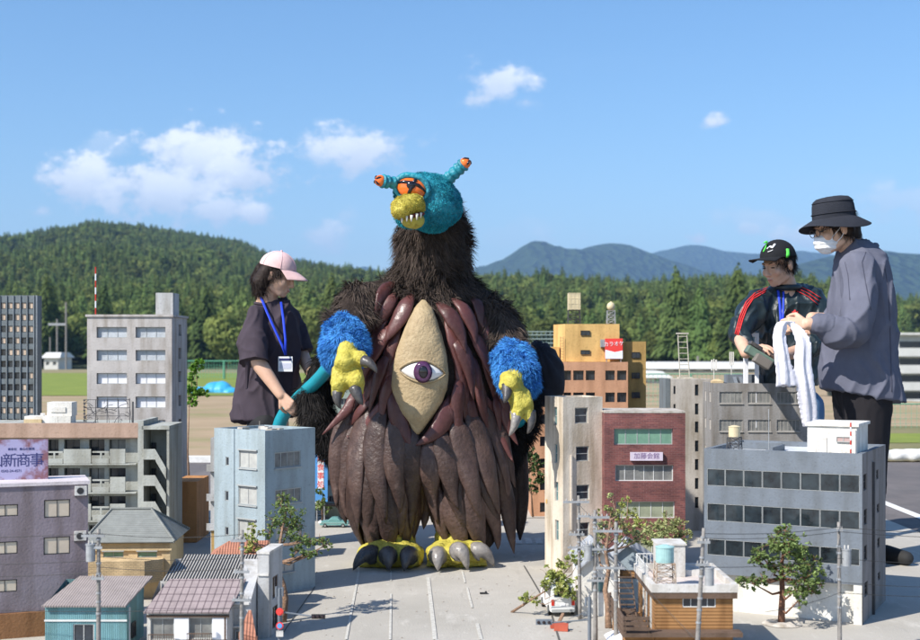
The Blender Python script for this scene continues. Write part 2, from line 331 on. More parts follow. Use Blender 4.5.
mb.add([(-3000,-3000,-.03),(3000,-3000,-.03),(3000,.8,-.03),(-3000,.8,-.03)], [(0,1,2,3)])
m_under = mat('forest floor and field', (.30,.24,.13,1), .95, .2, .2, .3, 5, col2=(.20,.17,.08,1))
st(mb.build('ground', m_under, smooth=True))
# wood floor darker: one sheet of ferny scrub under the trees is the ground itself
N2, L2 = nodes(m_under); g = N2.new('ShaderNodeTexCoord'); s2 = N2.new('ShaderNodeSeparateXYZ'); L2.new(g.outputs['Object'], s2.inputs[0])
r = N2.new('ShaderNodeMapRange'); r.inputs[1].default_value = 165; r.inputs[2].default_value = 200; L2.new(s2.outputs[1], r.inputs[0])
mm = N2.new('ShaderNodeMix'); mm.data_type = 'RGBA'; bs = N2['Principled BSDF']; src = bs.inputs['Base Color'].links[0].from_socket; L2.new(src, mm.inputs[6]); mm.inputs[7].default_value = (.03,.042,.014,1); L2.new(r.outputs[0], mm.inputs[0]); L2.new(mm.outputs[2], bs.inputs['Base Color'])
st(sheet('road', [(-9,-3),(9,-3),(9,11.9),(-9,11.9)], -.004, m_asphalt))
st(sheet('pavement', [(-5,-2.9),(2.62,-2.9),(2.62,8.9),(-5,8.9)], 0, m_concrete))
st(sheet('dirt_field', [(-14,12.0),(14,12.0),(8.3,29),(-40,29)], -.004, m_dirt))
st(sheet('grass_field', [(-40,29.2),(-2,29.2),(-4,58),(-70,58)], .0, m_grass))
st(sheet('far_field', [(-1.9,29.2),(8.4,29.2),(16.5,58),(-3.8,58)], .0, m_dirt))
st(sheet('dry_grass', [(3.6,12.3),(9,12.3),(12,17.5),(4.6,17.5)], .0, m_drygrass))
st(sheet('grass_strip', [(4.1,14.3),(11,14.3),(12,15.9),(4.5,15.9)], .004, m_grass))
mb = MB(); mb.box(-9,2.2,11.86,11.98,-.01,.05); st(mb.build('kerb', m_white))
mb = MB()
for i in range(8): mb.cap((3.35+i*.62,12.0,.05),(3.35+i*.62+.5,12.02,.05),.06,.06)
me = blob(mb, .02, 3); displace(me, lambda c, n: .015*vnoise(c, 12)); sb = link('sandbag_row', to_loc(me, (5.6,12,0)), m_white, None, True); sb.location = (5.6,12,0)
tag(sb, 'row of long white sandbags lying along the far edge of the asphalt at right', 'sandbags')
mb = MB()
for (x0,y0,x1,y1,wd) in ((3.0,12,2.86,7.5,.07),(2.86,7.5,2.5,-2,.07)): mb.quad((x0-wd/2,y0,-.0015),(x0+wd/2,y0,-.0015),(x1+wd/2,y1,-.0015),(x1-wd/2,y1,-.0015))
st(mb.build('road_line', m_white))
mb = MB(); mj = MB()
def gl(m, a, b, wd, z=.003):
    a = G(*a); b = G(*b); m.quad((a.x-wd/2,a.y,z),(a.x+wd/2,a.y,z),(b.x+wd/2,b.y,z),(b.x-wd/2,b.y,z))
for a, b, wd in (((359,571),(346,640),.010),((391,571),(391,581),.007),((391,594),(390,640),.009),((428,578),(435,640),.016),((462,571),(465,583),.009),((467,588),(472,608),.010),((477,624),(481,640),.014),((356,566),(359,571),.01)): gl(mb, a, b, wd)
for x in (-.09,.075): mb.quad((x+.0,4.58,.003),(x+.014,4.58,.003),(x+.05,3.2,.003),(x+.036,3.2,.003))
for i in range(7): mb.quad((.30+i*.055,7.05,.003),(.335+i*.055,7.05,.003),(.335+i*.055,6.85,.003),(.30+i*.055,6.85,.003))
st(mb.build('paving_lines', m_chalk))
for a, b, wd in (((524,566),(550,610),.007),((550,610),(562,650),.007),((315,587),(270,652),.004)): gl(mj, a, b, wd, .0025)
for yj in (7.9,): mj.box(-4.5,2.6,yj,yj+.005,.0005,.0022)
st(mj.build('paving_joint', m_joint))
# ================================================================ far mountains
m_mount = mat('wooded mountain', (.038,.060,.024,1), 1, .4, .012, 0, 1, col2=(.020,.034,.014,1), gen='Object', spec=0)
N3, L3 = nodes(m_mount); nn = N3.new('ShaderNodeTexVoronoi'); nn.inputs['Scale'].default_value = .03; t3 = N3.new('ShaderNodeTexCoord'); L3.new(t3.outputs['Object'], nn.inputs['Vector']); bp = N3.new('ShaderNodeBump'); bp.inputs['Distance'].default_value = 30; bp.inputs['Strength'].default_value = 1; L3.new(nn.outputs['Distance'], bp.inputs['Height']); L3.new(bp.outputs[0], N3['Principled BSDF'].inputs['Normal'])
def mountain(name, prof, D, depth, seed, amp):
    xs = [prof[0][0]+i*5 for i in range(int((prof[-1][0]-prof[0][0])/5)+1)]; V = []; Fc = []; nr = 26
    for j in range(nr):
        t = j/(nr-1)*1.5; DD = D-depth*(1-t)
        for px in xs:
            x = (px-CX)/F*DD; z1 = EYE+(HY-interp(prof, px))/F*D; k = 1-abs(1-t)
            n_ = noise.fractal(Vector((x*.0016+seed, DD*.0016, seed)), .9, 2.1, 5)
            z = (z1+30)*(k**.9)-30+n_*amp*4*k*(1-k)*4*.25*1.6+noise.fractal(Vector((x*.006+seed, 3, seed)), .9, 2.1, 4)*amp*.07*k
            V.append((x, DD, z))
    n_ = len(xs)
    for i in range(nr-1):
        for j in range(n_-1): a = i*n_+j; Fc.append((a, a+1, a+1+n_, a+n_))
    mb = MB(); mb.add(V, Fc); st(mb.build(name, m_mount, smooth=True))
mountain('far_mountains', [(-500,300),(200,290),(255,282),(280,268),(300,257),(318,262),(335,268),(352,264),(368,263),(385,272),(430,285),(600,270),(640,256),(665,248),(685,243),(705,244),(730,248),(750,251),(775,250),(800,247),(830,252),(870,262),(1000,270),(1400,300)], 6800, 1800, 1.3, 120)
mountain('middle_mountains', [(380,300),(440,282),(478,264),(495,262),(512,260),(530,252),(547,248),(556,250),(568,252),(585,244),(598,241),(612,240),(630,242),(648,248),(665,254),(690,262),(720,272),(800,300)], 4600, 1400, 4.1, 90)
mountain('near_mountain', [(690,300),(760,276),(800,262),(830,255),(855,251),(880,248),(900,250),(925,252),(960,260),(1100,262),(1400,290)], 3600, 1100, 8.7, 70)
# ================================================================ forest (stuff) and the edge trees (things)
def leafmat(name, c1, c2):
    m = mat(name, c1, .85, .2, .2, col2=c2, spec=.15, trans=.25); N_, L_ = nodes(m); oi = N_.new('ShaderNodeObjectInfo'); hs = N_.new('ShaderNodeHueSaturation')
    b = N_['Principled BSDF']; s_ = b.inputs['Base Color'].links[0].from_socket
    a = N_.new('ShaderNodeMapRange'); a.inputs[3].default_value = .6; a.inputs[4].default_value = 1.45; L_.new(oi.outputs['Random'], a.inputs[0]); L_.new(a.outputs[0], hs.inputs['Value'])
    wn = N_.new('ShaderNodeTexWhiteNoise'); wn.noise_dimensions = '1D'; L_.new(oi.outputs['Random'], wn.inputs['W']); a2 = N_.new('ShaderNodeMapRange'); a2.inputs[3].default_value = .475; a2.inputs[4].default_value = .512; L_.new(wn.outputs[0], a2.inputs[0]); L_.new(a2.outputs[0], hs.inputs['Hue'])
    L_.new(s_, hs.inputs['Color']); L_.new(hs.outputs[0], b.inputs['Base Color'])
    for n_ in N_:
        if n_.type == 'BSDF_TRANSLUCENT': L_.new(hs.outputs[0], n_.inputs['Color'])
    return m
m_con = leafmat('conifer needles', (.135,.185,.052,1), (.062,.105,.032,1)); m_brd = leafmat('broad leaves', (.20,.24,.065,1), (.10,.145,.04,1)); m_bark = mat('bark', (.16,.115,.08,1), .95, .3, 8, .5, 20)
def conifer(seed, n=520, Hh=13., R=2.3):
    rg = np.random.default_rng(seed); h = 1-np.sqrt(rg.random(n))*.97; a = rg.random(n)*2*np.pi; lob = 1+.25*np.sin(a*3+seed)+.2*np.sin(h*17+seed)
    rr = R*(1-h)**.75*lob*(.45+.6*rg.random(n)); z = Hh*(.12+.88*h)
    C = np.stack([rr*np.cos(a), rr*np.sin(a), z], 1); out = np.stack([np.cos(a), np.sin(a), -.55+0*a], 1)+rg.normal(0,.25,(n,3)); tn = np.stack([-np.sin(a), np.cos(a), 0*a], 1)+rg.normal(0,.25,(n,3))
    s = (.34+.38*rg.random((n,1)))*(.6+.6*(1-h))[:,None]*(1 if n < 600 else .7)
    V = np.stack([C-tn*s*.6+[0,0,.25], C+tn*s*.6+[0,0,.25], C+out*s*1.1], 1).reshape(-1,3); T = (np.arange(n)*3)[:,None]+np.array([[0,1,2]])
    k = len(V); q = 7; core = [[R*.45*math.cos(2*math.pi*i/q), R*.45*math.sin(2*math.pi*i/q), Hh*.14] for i in range(q)]+[[0,0,Hh*.96]]; V = np.concatenate([V, core]); T = np.concatenate([T, [[k+i, k+(i+1) % q, k+q] for i in range(q)]])
    return np_mesh('conifer', V, T)
def broad(seed, n=520, Hh=10., R=3.2, lumps=9):
    rg = np.random.default_rng(seed); L_ = rg.normal(0,1,(lumps,3)); L_ /= np.linalg.norm(L_,axis=1)[:,None]; L_ = L_*np.array([R*.55,R*.55,Hh*.24])+[0,0,Hh*.6]
    i = rg.integers(0,lumps,n); d = rg.normal(0,1,(n,3)); d /= np.linalg.norm(d,axis=1)[:,None]; C = L_[i]+d*R*.48*(.7+.4*rg.random((n,1)))
    a = np.cross(d, rg.normal(0,1,(n,3))); a /= np.linalg.norm(a,axis=1)[:,None]; b = np.cross(d, a)+d*.5; s = (.45+.5*rg.random((n,1)))*(.8 if n < 1000 else .45)
    V = np.stack([C-a*s, C+a*s, C+b*s*1.3], 1).reshape(-1,3); return np_mesh('broadleaf', V, (np.arange(n)*3)[:,None]+np.array([[0,1,2]]))
fcol = bpy.data.collections.new('forest_sources')
for i in range(2): o = bpy.data.objects.new('conifer_source', conifer(i+1)); o.data.materials.append(m_con); fcol.objects.link(o)
for i in range(3): o = bpy.data.objects.new('broadleaf_source', broad(i+11)); o.data.materials.append(m_brd); fcol.objects.link(o)
def instancer(name, pts, coll, smin, smax, seed):
    me = bpy.data.meshes.new(name); me.from_pydata(pts, [], []); ob = bpy.data.objects.new(name, me); COL.objects.link(ob)
    ng = bpy.data.node_groups.new(name, 'GeometryNodeTree'); ng.interface.new_socket('Geometry', in_out='INPUT', socket_type='NodeSocketGeometry'); ng.interface.new_socket('Geometry', in_out='OUTPUT', socket_type='NodeSocketGeometry')
    n = ng.nodes; l = ng.links; gi = n.new('NodeGroupInput'); go = n.new('NodeGroupOutput'); ip = n.new('GeometryNodeInstanceOnPoints'); ci = n.new('GeometryNodeCollectionInfo'); ci.inputs[0].default_value = coll
    ci.inputs['Separate Children'].default_value = True; ci.inputs['Reset Children'].default_value = True; ip.inputs['Pick Instance'].default_value = True
    ri = n.new('FunctionNodeRandomValue'); ri.data_type = 'INT'; ri.inputs[4].default_value = 0; ri.inputs[5].default_value = len(coll.objects)-1; ri.inputs['Seed'].default_value = seed
    rz = n.new('FunctionNodeRandomValue'); rz.data_type = 'FLOAT_VECTOR'; rz.inputs[0].default_value = (-.05,-.05,0); rz.inputs[1].default_value = (.05,.05,6.28); rz.inputs['Seed'].default_value = seed+1
    rs = n.new('FunctionNodeRandomValue'); rs.data_type = 'FLOAT'; rs.inputs[2].default_value = smin; rs.inputs[3].default_value = smax; rs.inputs['Seed'].default_value = seed+2
    l.new(gi.outputs[0], ip.inputs['Points']); l.new(ci.outputs[0], ip.inputs['Instance']); l.new(ri.outputs[2], ip.inputs['Instance Index']); l.new(rz.outputs[0], ip.inputs['Rotation']); l.new(rs.outputs[1], ip.inputs['Scale']); l.new(ip.outputs[0], go.inputs[0])
    md = ob.modifiers.new('scatter', 'NODES'); md.node_group = ng; return ob
rg = random.Random(5); pts = []
while len(pts) < 46000:
    px = rg.uniform(-260, 1180); D = math.sqrt(rg.uniform(200**2, 1400**2)); Dr = interp(RID, px); Db = 200+25*math.sin(px*.013)
    if D < Db+8 or D > Dr*1.06: continue
    if px > 885 and D < 260: continue
    if noise.noise(Vector((px*.02, D*.012, 0))) > .42 and rg.random() < .5: continue
    x = (px-CX)/F*D; pts.append((x, D, terrain(x, D)-.5))
fo = instancer('forest', pts, fcol, .38, .98, 3); tag(fo, 'dense wood of cedars and broadleaved trees covering the hills', 'forest', kind='stuff')
def full_tree(kind, name, label, loc, s, group):
    r = empty(name, loc, label, 'tree', group); me = conifer(21, 2600, 13, 2.5) if kind == 'c' else broad(31, 3600, 9.5, 3.6, 14)
    link('crown', me, m_con if kind == 'c' else m_brd, r); mb = MB(); mb.tube([(0,0,-.5),(.05,.05,4),(0,0,9)], [.28,.2,.06], 7); mb.build('trunk', m_bark, r); r.scale = (s,s,s); return r
edge = [(-8,'c',1.15),(20,'b',1.0),(47,'c',1.3),(104,'c',1.25),(128,'b',.9),(206,'c',1.2),(226,'b',1.0),(308,'b',1.05),(332,'c',1.2),(540,'b',.9),(660,'b',.85),(676,'c',1.35),(700,'c',1.2),(722,'b',.9),(738,'c',1.3),(835,'c',1.1),(915,'c',1.0),(940,'b',.9)]
lc = {'c': 'tall dark conifer at the foot of the wooded hill', 'b': 'rounded light green broadleaf tree at the foot of the wooded hill'}
proto = {}
for i, (px, k, s) in enumerate(edge):
    D = 195+25*math.sin(px*.013)+ (i*37 % 11) if px < 880 else 232; x = (px-CX)/F*D; loc = (x, D, terrain(x, D)-.3)
    grp = {'c': 'conifers along the forest edge', 'b': 'broadleaf trees along the forest edge'}[k]
    if k not in proto: proto[k] = full_tree(k, {'c': 'conifer_tree', 'b': 'broadleaf_tree'}[k], lc[k], loc, s, grp); continue
    o = copy_tree(proto[k]); o.location = loc; o.scale = (s, s, s*random.uniform(.9,1.1)); o.rotation_euler = (0,0,i*1.3)
# ================================================================ haze
HAZE = 1.35e-4
mb = MB(); mb.box(-9500,9500,-400,9500,-160,720)
hm = bpy.data.materials.new('haze'); hm.use_nodes = True; hn = hm.node_tree.nodes; hn.remove(hn['Principled BSDF']); pv = hn.new('ShaderNodeVolumePrincipled'); pv.inputs['Color'].default_value = (.38,.63,1,1); pv.inputs['Density'].default_value = HAZE; pv.inputs['Anisotropy'].default_value = 0
hm.node_tree.links.new(pv.outputs[0], hn['Material Output'].inputs['Volume']); hz = mb.build('haze', hm); hz['kind'] = 'stuff'
tag(hz, 'thin pale blue air between the camera and the far mountains', 'haze')
# ================================================================ model-town materials
def cmat(name, c, **k): return mat(name, c, k.pop('rough', .85), k.pop('var', .1), k.pop('scale', 9), k.pop('bump', .18), k.pop('bscale', 110), streak=k.pop('streak', .25), **k)
m_slate = cmat('slate facade', (.15,.175,.19,1)); m_slatefin = cmat('slate fin', (.19,.215,.235,1)); m_tar = mat('warm window film', (.52,.40,.30,1), .4, .2, 14)
m_towergrey = cmat('pale grey concrete', (.45,.42,.40,1), streak=.35); m_tarp = mat('grey window sheet', (.42,.45,.48,1), .6, .12, 25, .3, 40); m_whitesheet = mat('white window sheet', (.70,.70,.74,1), .6, .06, 25)
m_green = cmat('greenish white concrete', (.39,.40,.365,1), streak=.3); m_fascia = cmat('brown beige fascia', (.42,.29,.22,1), streak=.2)
m_mauve = cmat('mauve grey render', (.225,.19,.215,1), streak=.28); m_roofpale = cmat('pale roof sheet', (.62,.56,.57,1), streak=0.1)
m_blue = cmat('pale blue render', (.31,.375,.405,1), streak=.2, scale=5); m_tan = cmat('cream render', (.64,.565,.47,1), streak=.42, var=.12); m_white = bpy.data.materials['white road paint']
m_bgrey = cmat('blue grey render', (.155,.178,.208,1), streak=.18); m_taupe = cmat('taupe side render', (.25,.225,.215,1), streak=.3); m_yellow = cmat('yellow render', (.66,.42,.155,1), streak=.25); m_ochre = cmat('ochre render', (.42,.27,.095,1), streak=.25)
m_orange = cmat('terracotta render', (.52,.28,.165,1), streak=.2); m_conc2 = cmat('mid grey concrete', (.265,.255,.245,1), streak=.4, scale=14); m_ivory = cmat('ivory render', (.50,.46,.41,1), streak=.4)
m_wood = cmat('honey timber', (.36,.185,.072,1), streak=.45); m_brownbase = cmat('rust brown board', (.24,.115,.05,1), streak=.4); m_plywood = cmat('orange plywood', (.50,.24,.09,1), streak=.3)
m_teal = cmat('teal corrugated metal', (.17,.35,.38,1), streak=.35); m_darkbrown = cmat('dark brown timber', (.13,.085,.06,1), streak=.3); m_cream = cmat('cream tile', (.60,.46,.27,1), streak=.18); m_paper = cmat('off white render', (.60,.58,.55,1), streak=.3)
m_ltgrey = cmat('light grey render', (.46,.46,.46,1), streak=.35); m_whitepaint = cmat('white painted wall', (.74,.72,.67,1), streak=.2)
m_frame_d = mat('dark window frame', (.03,.03,.033,1), .45, .1); m_frame_g = mat('grey window frame', (.36,.37,.36,1), .5, .1); m_frame_b = mat('beige window frame', (.38,.36,.33,1), .6, .15); m_frame_w = mat('white window frame', (.62,.62,.60,1), .5, .1); m_frame_t = mat('teal window frame', (.10,.22,.23,1), .5, .1)
def glassmat(name, c, c2, rough=.12): return mat(name, c, rough, .2, 16, 0, 1, col2=c2, spec=.6)
m_gdark = glassmat('dark glass', (.045,.055,.07,1), (.018,.02,.026,1)); m_gblue = glassmat('blue dark glass', (.035,.05,.06,1), (.008,.01,.013,1), .06); m_gcream = glassmat('pane with cream curtain', (.60,.51,.40,1), (.50,.42,.33,1), .3)
m_ggreen = glassmat('pane with green curtain', (.19,.34,.24,1), (.13,.25,.18,1), .3); m_golive = glassmat('pane with pale green curtain', (.36,.38,.27,1), (.25,.27,.19,1), .3); m_ggrey = glassmat('pane with grey blind', (.26,.26,.24,1), (.12,.12,.12,1), .3); m_gwhite = glassmat('pane with white curtain', (.50,.50,.46,1), (.33,.33,.32,1), .3); m_gteal = glassmat('teal glass', (.15,.28,.28,1), (.07,.13,.14,1), .25)
m_metal = mat('galvanised metal', (.36,.37,.38,1), .5, .2, 30, .1, 100, metal=.3); m_darkmetal = mat('dark metal', (.06,.06,.065,1), .5, .2, 30); m_rust = mat('rusty metal', (.26,.15,.09,1), .9, .4, 40, col2=(.45,.40,.33,1)); m_tank = mat('cream tank', (.62,.52,.33,1), .6, .12, 20, .1, 50)
m_red = mat('red paint', (.52,.035,.02,1), .5, .12, 20); m_signred = mat('sign red', (.80,.06,.05,1), .5, .05, 20); m_signwhite = mat('sign white', (.80,.80,.82,1), .5, .04, 20); m_signblue = mat('sign blue', (.10,.32,.70,1), .5, .08, 10)
m_pole = mat('concrete pole', (.23,.215,.20,1), .85, .25, 40, .3, 150); m_wire = mat('black wire', (.03,.03,.03,1), .6, .1); m_tyre = mat('tyre rubber', (.02,.02,.02,1), .8, .1)
m_bulb = mat('dark signal lens', (.03,.02,.02,1), .25, .1); m_twig = mat('tree bark', (.25,.155,.10,1), .9, .4, 60, .6, 150)
m_leafA = mat('miniature tree leaves', (.21,.275,.085,1), .6, .2, 20, island=.5, col2=(.115,.17,.05,1), spec=.3, trans=.2); m_leafB = mat('yellowing leaves', (.42,.42,.11,1), .6, .2, 20, island=.45, col2=(.22,.29,.08,1), spec=.3, trans=.2); m_leafC = mat('olive leaves', (.44,.45,.19,1), .6, .2, 20, island=.5, col2=(.25,.30,.13,1), spec=.3, trans=.2); m_leafD = mat('fresh leaves', (.22,.40,.05,1), .6, .2, 20, island=.4, col2=(.13,.26,.035,1), spec=.3, trans=.3)
def stripe(m, axis, freq, c2, duty=.5, bump=0):   # add regular stripes (corrugation, planks) along an object axis
    N_, L_ = nodes(m); tc_ = N_.new('ShaderNodeTexCoord'); w = N_.new('ShaderNodeTexWave'); w.bands_direction = axis; w.inputs['Scale'].default_value = freq; L_.new(tc_.outputs['Object'], w.inputs[0]); b = N_['Principled BSDF']
    r_ = N_.new('ShaderNodeValToRGB'); e_w = min(.1, duty*.6); r_.color_ramp.elements[0].position = duty-e_w; r_.color_ramp.elements[1].position = duty+e_w; r_.color_ramp.elements[0].color = c2; r_.color_ramp.elements[1].color = (1,1,1,1); L_.new(w.outputs['Fac'], r_.inputs[0])
    mx_ = N_.new('ShaderNodeMix'); mx_.data_type = 'RGBA'; mx_.blend_type = 'MULTIPLY'; mx_.inputs[0].default_value = 1; L_.new(b.inputs['Base Color'].links[0].from_socket, mx_.inputs[6]); L_.new(r_.outputs[0], mx_.inputs[7]); L_.new(mx_.outputs[2], b.inputs['Base Color'])
    if bump: bp_ = N_.new('ShaderNodeBump'); bp_.inputs['Strength'].default_value = 1; bp_.inputs['Distance'].default_value = bump; L_.new(w.outputs['Fac'], bp_.inputs['Height']); L_.new(bp_.outputs[0], b.inputs['Normal'])
    return m
def brickmat(name, c1, c2, mo, sx, bw=.03, bh=.01, axis_xz=True):
    m = mat(name, c1, .85, .1, 10, 0); N_, L_ = nodes(m); b = N_['Principled BSDF']; t = N_.new('ShaderNodeTexBrick'); t.inputs['Scale'].default_value = sx; t.inputs['Brick Width'].default_value = bw; t.inputs['Row Height'].default_value = bh; t.inputs['Mortar Size'].default_value = .0011; t.inputs['Color1'].default_value = c1; t.inputs['Color2'].default_value = c2; t.inputs['Mortar'].default_value = mo; t.inputs['Bias'].default_value = .1
    tc_ = N_.new('ShaderNodeTexCoord'); s_ = N_.new('ShaderNodeSeparateXYZ'); c_ = N_.new('ShaderNodeCombineXYZ'); L_.new(tc_.outputs['Object'], s_.inputs[0]); a_ = N_.new('ShaderNodeMath'); L_.new(s_.outputs[0], a_.inputs[0]); L_.new(s_.outputs[1], a_.inputs[1]); L_.new(a_.outputs[0], c_.inputs[0]); L_.new(s_.outputs[2], c_.inputs[1]); L_.new(c_.outputs[0], t.inputs[0])
    n_ = N_.new('ShaderNodeTexNoise'); n_.inputs['Scale'].default_value = 12; n_.inputs['Detail'].default_value = 5; L_.new(tc_.outputs['Object'], n_.inputs['Vector']); r_ = N_.new('ShaderNodeMapRange'); r_.inputs[1].default_value = .3; r_.inputs[2].default_value = .7; r_.inputs[3].default_value = .72; r_.inputs[4].default_value = 1.3; L_.new(n_.outputs[0], r_.inputs[0])
    h_ = N_.new('ShaderNodeHueSaturation'); L_.new(t.outputs[0], h_.inputs['Color']); L_.new(r_.outputs[0], h_.inputs['Value']); L_.new(h_.outputs[0], b.inputs['Base Color']); bp_ = N_.new('ShaderNodeBump'); bp_.invert = True; bp_.inputs['Distance'].default_value = .0012; L_.new(t.outputs['Fac'], bp_.inputs['Height']); L_.new(bp_.outputs[0], b.inputs['Normal']); return m
m_brick = brickmat('red brick', (.22,.075,.065,1), (.13,.045,.045,1), (.20,.10,.09,1), 1, .026, .0085)
m_creamtile = brickmat('cream wall tile', (.62,.46,.26,1), (.55,.40,.22,1), (.40,.30,.18,1), 1, .02, .0075)
stripe(m_teal, 'X', 55, (.78,.78,.8,1), .45, .0015); stripe(m_wood, 'Z', 28, (.80,.77,.72,1), .25, .001)
def text(name, body, size, m, root, origin, xdir, zdir, ext=.0006, align='CENTER', vertical=False):
    xdir = Vector(xdir).normalized(); zdir = Vector(zdir).normalized(); n = xdir.cross(zdir)
    c = bpy.data.curves.new('t', 'FONT'); c.body = '\n'.join(body) if vertical else body; c.size = size; c.align_x = align; c.align_y = 'CENTER'; c.extrude = ext; c.space_line = .95; c.resolution_u = 3
    o = bpy.data.objects.new('t', c); COL.objects.link(o); dg = bpy.context.evaluated_depsgraph_get(); me = bpy.data.meshes.new_from_object(o.evaluated_get(dg)); bpy.data.objects.remove(o)
    M = Matrix((( xdir.x, zdir.x, n.x), (xdir.y, zdir.y, n.y), (xdir.z, zdir.z, n.z))).to_4x4(); me.transform(Matrix.Translation(Vector(origin))@M); return link(name, me, m, root)
def tank_tower(root, c, r, h, zt, th, tm, lm, kind='cyl', braces=3):
    """water tank on a lattice stand; c = centre x, y on the roof in root coordinates, zt = stand height"""
    x, y, z = c; mb = MB(); q = r*.98
    cs = [(x-q,y-q),(x+q,y-q),(x+q,y+q),(x-q,y+q)]
    for a in cs: mb.tube([(a[0],a[1],z),(a[0]+(x-a[0])*.1,a[1]+(y-a[1])*.1,z+zt)], .0022, 5)
    for k in range(braces+1):
        zz = z+zt*k/braces; f_ = 1-.1*k/braces
        for i in range(4):
            a, b = cs[i], cs[(i+1) % 4]; A = (x+(a[0]-x)*f_, y+(a[1]-y)*f_); Bq = (x+(b[0]-x)*f_, y+(b[1]-y)*f_)
            if k: mb.tube([(*A,zz),(*Bq,zz)], .0015, 4)
            if k < braces: f2 = 1-.1*(k+1)/braces; z2 = z+zt*(k+1)/braces; mb.tube([(*A,zz),(x+(b[0]-x)*f2,y+(b[1]-y)*f2,z2)], .0011, 4); mb.tube([(*Bq,zz),(x+(a[0]-x)*f2,y+(a[1]-y)*f2,z2)], .0011, 4)
    s = mb.build('tank_stand', lm, root); t = MB()
    if kind == 'cyl': t.cyl((x,y,z+zt+.001), r*.9, th, 24); t.cyl((x,y,z+zt+th+.001), r*.95, th*.06, 24); t.cyl((x,y,z+zt+th*1.06+.001), r*.9, th*.12, 24, r*.3)
    elif kind == 'ball': t.ell((x,y,z+zt+r), (r,r,r*1.05), None, 20, 12); t.cyl((x,y,z+zt+r*1.95), r*.25, r*.25, 10)
    else:
        t.box(x-r*.95,x+r*.95,y-r*.95,y+r*.95,z+zt+.001,z+zt+th)
        for i in (-1,0,1): t.box(x+i*r*.62-.0018,x+i*r*.62+.0018,y-r*.95-.002,y-r*.95+.001,z+zt+.001,z+zt+th)
        for i in (.04,.35,.66,.97): t.box(x-r*.97,x+r*.97,y-r*.97-.001,y-r*.94,z+zt+th*i,z+zt+th*i+.004)
    t.build('water_tank', tm, root, smooth=(kind == 'ball'))
def ac_unit(B, fm, s, t, sz=.045, n=.0):
    mb = MB(); mb.fbox(fm, s-sz*.62, s+sz*.62, t, t+sz, n+.001, n+sz*.45); o = mb.build('air_conditioner', m_paper, B.root)
    d = MB(); c = fm(s-sz*.05, t+sz*.5, n+sz*.45+.0008); u_ = (fm(1,0,0)-fm(0,0,0)); k = [c+u_*math.cos(a*math.pi/9)*sz*.36+Vector((0,0,1))*math.sin(a*math.pi/9)*sz*.36 for a in range(18)]; d.add(k, [tuple(range(18))]); d.build('fan', m_frame_d, o)
    w = MB(); w.fbox(fm, s-sz*.62, s-sz*.5, t-.006, t-.0005, n+.001, n+sz*.45); w.fbox(fm, s+sz*.5, s+sz*.62, t-.006, t-.0005, n+.001, n+sz*.45); w.build('bracket', m_darkmetal, o)
def stripedpole(root, p, h, r=.0035, n=7, name='aerial'):
    mw = MB(); mr_ = MB()
    for i in range(n): (mr_ if i % 2 == 0 else mw).cyl((p[0],p[1],p[2]+h*(n-1-i)/n), r, h/n, 8)
    o = mw.build(name, m_signwhite, root); mr_.build('red_band', m_red, o)
def angpos(px, D): return Vector(((px-CX)/F*D, D))
# ---------------------------------------------------------------- slate tower, far left
B = Bld('office_tower', 'dark slate office tower with vertical fins and warm lit-looking panes at the far left edge', 'building', angpos(-48, 7.3), .0, .48, .10, 1.352)
hs = []; a0, _ = B.hit('f', 34, 300); nC_ = 12; cw = a0/nC_
wins = []
for r_ in range(19):
    z = 1.275-r_*.0665
    if z < .05: break
    for c in range(nC_): wins.append((c*cw+.006, (c+1)*cw-.005, z, z+.036, r_, c))
shell(B, m_slate, {'f': [w[:4] for w in wins if w[5] > 4]}, .008, lip=.02)
mb = MB(); fm = B.fm('f')
for c in range(nC_+1): mb.fbox(fm, c*cw-.002, c*cw+.003, 0, 1.352, .001, .006)
mb.fbox(fm, a0+.02, B.w, 0, 1.352, .001, .006)
mb.build('fin', m_slatefin, B.root)
random.seed(3)
for w in wins:
    if w[5] < 5: continue
    paler = (w[4] % 8 in (0,1,2,3,4)) and random.random() < .85 or random.random() < .25  # share of panes in tan film, the rest dark glass
    window(B, 'f', w[:4], 1, 1, m_frame_d, m_tar if paler else m_gdark, .008, .002)
# ---------------------------------------------------------------- pale grey tower
B = Bld('concrete_tower', 'tall pale grey concrete tower with two columns of sheeted windows and a rooftop hut', 'building', angpos(87, 7.2), .0, .478, .42, 1.226)
hs = []; rows = [(327,337.8,m_tarp),(350,360.8,m_tarp),(373,384,m_whitesheet),(396.5,408,m_whitesheet),(420,431,m_whitesheet),(443,454,m_whitesheet)]
rr = [(B.rect('f', x0, y0, x1, y1), m) for y0, y1, m in rows for x0, x1 in ((96.5,126.8),(135.5,165.3))]
B.d = .40; sr = [B.rect('r', 180.5, y0-2, 183.6, y1-2) for y0, y1, m in rows]
sr = [(.17,.24,r[2],r[3]) for r in sr]
# the side wall turns a little towards the camera in the photo: the tower is rotated slightly
B.root.rotation_euler.z = 0
shell(B, m_towergrey, {'f': [r for r, m in rr], 'r': sr}, .022, lip=.012)
for r, m in rr: window(B, 'f', r, 3, 1, m_frame_g, m, .022, .003)
for r in sr: window(B, 'r', r, 2, 1, m_frame_g, m_whitesheet, .022, .004)
mb = MB(); mb.box(-.008,.486,-.008,.408,1.227,1.24); mb.build('roof', m_towergrey, B.root)
mb = MB(); mb.box(.372,.47,.06,.22,1.241,1.365); mb.build('rooftop_hut', m_ltgrey, B.root)
stripedpole(B.root, (.04,.03,1.24), .27, .004, 7)
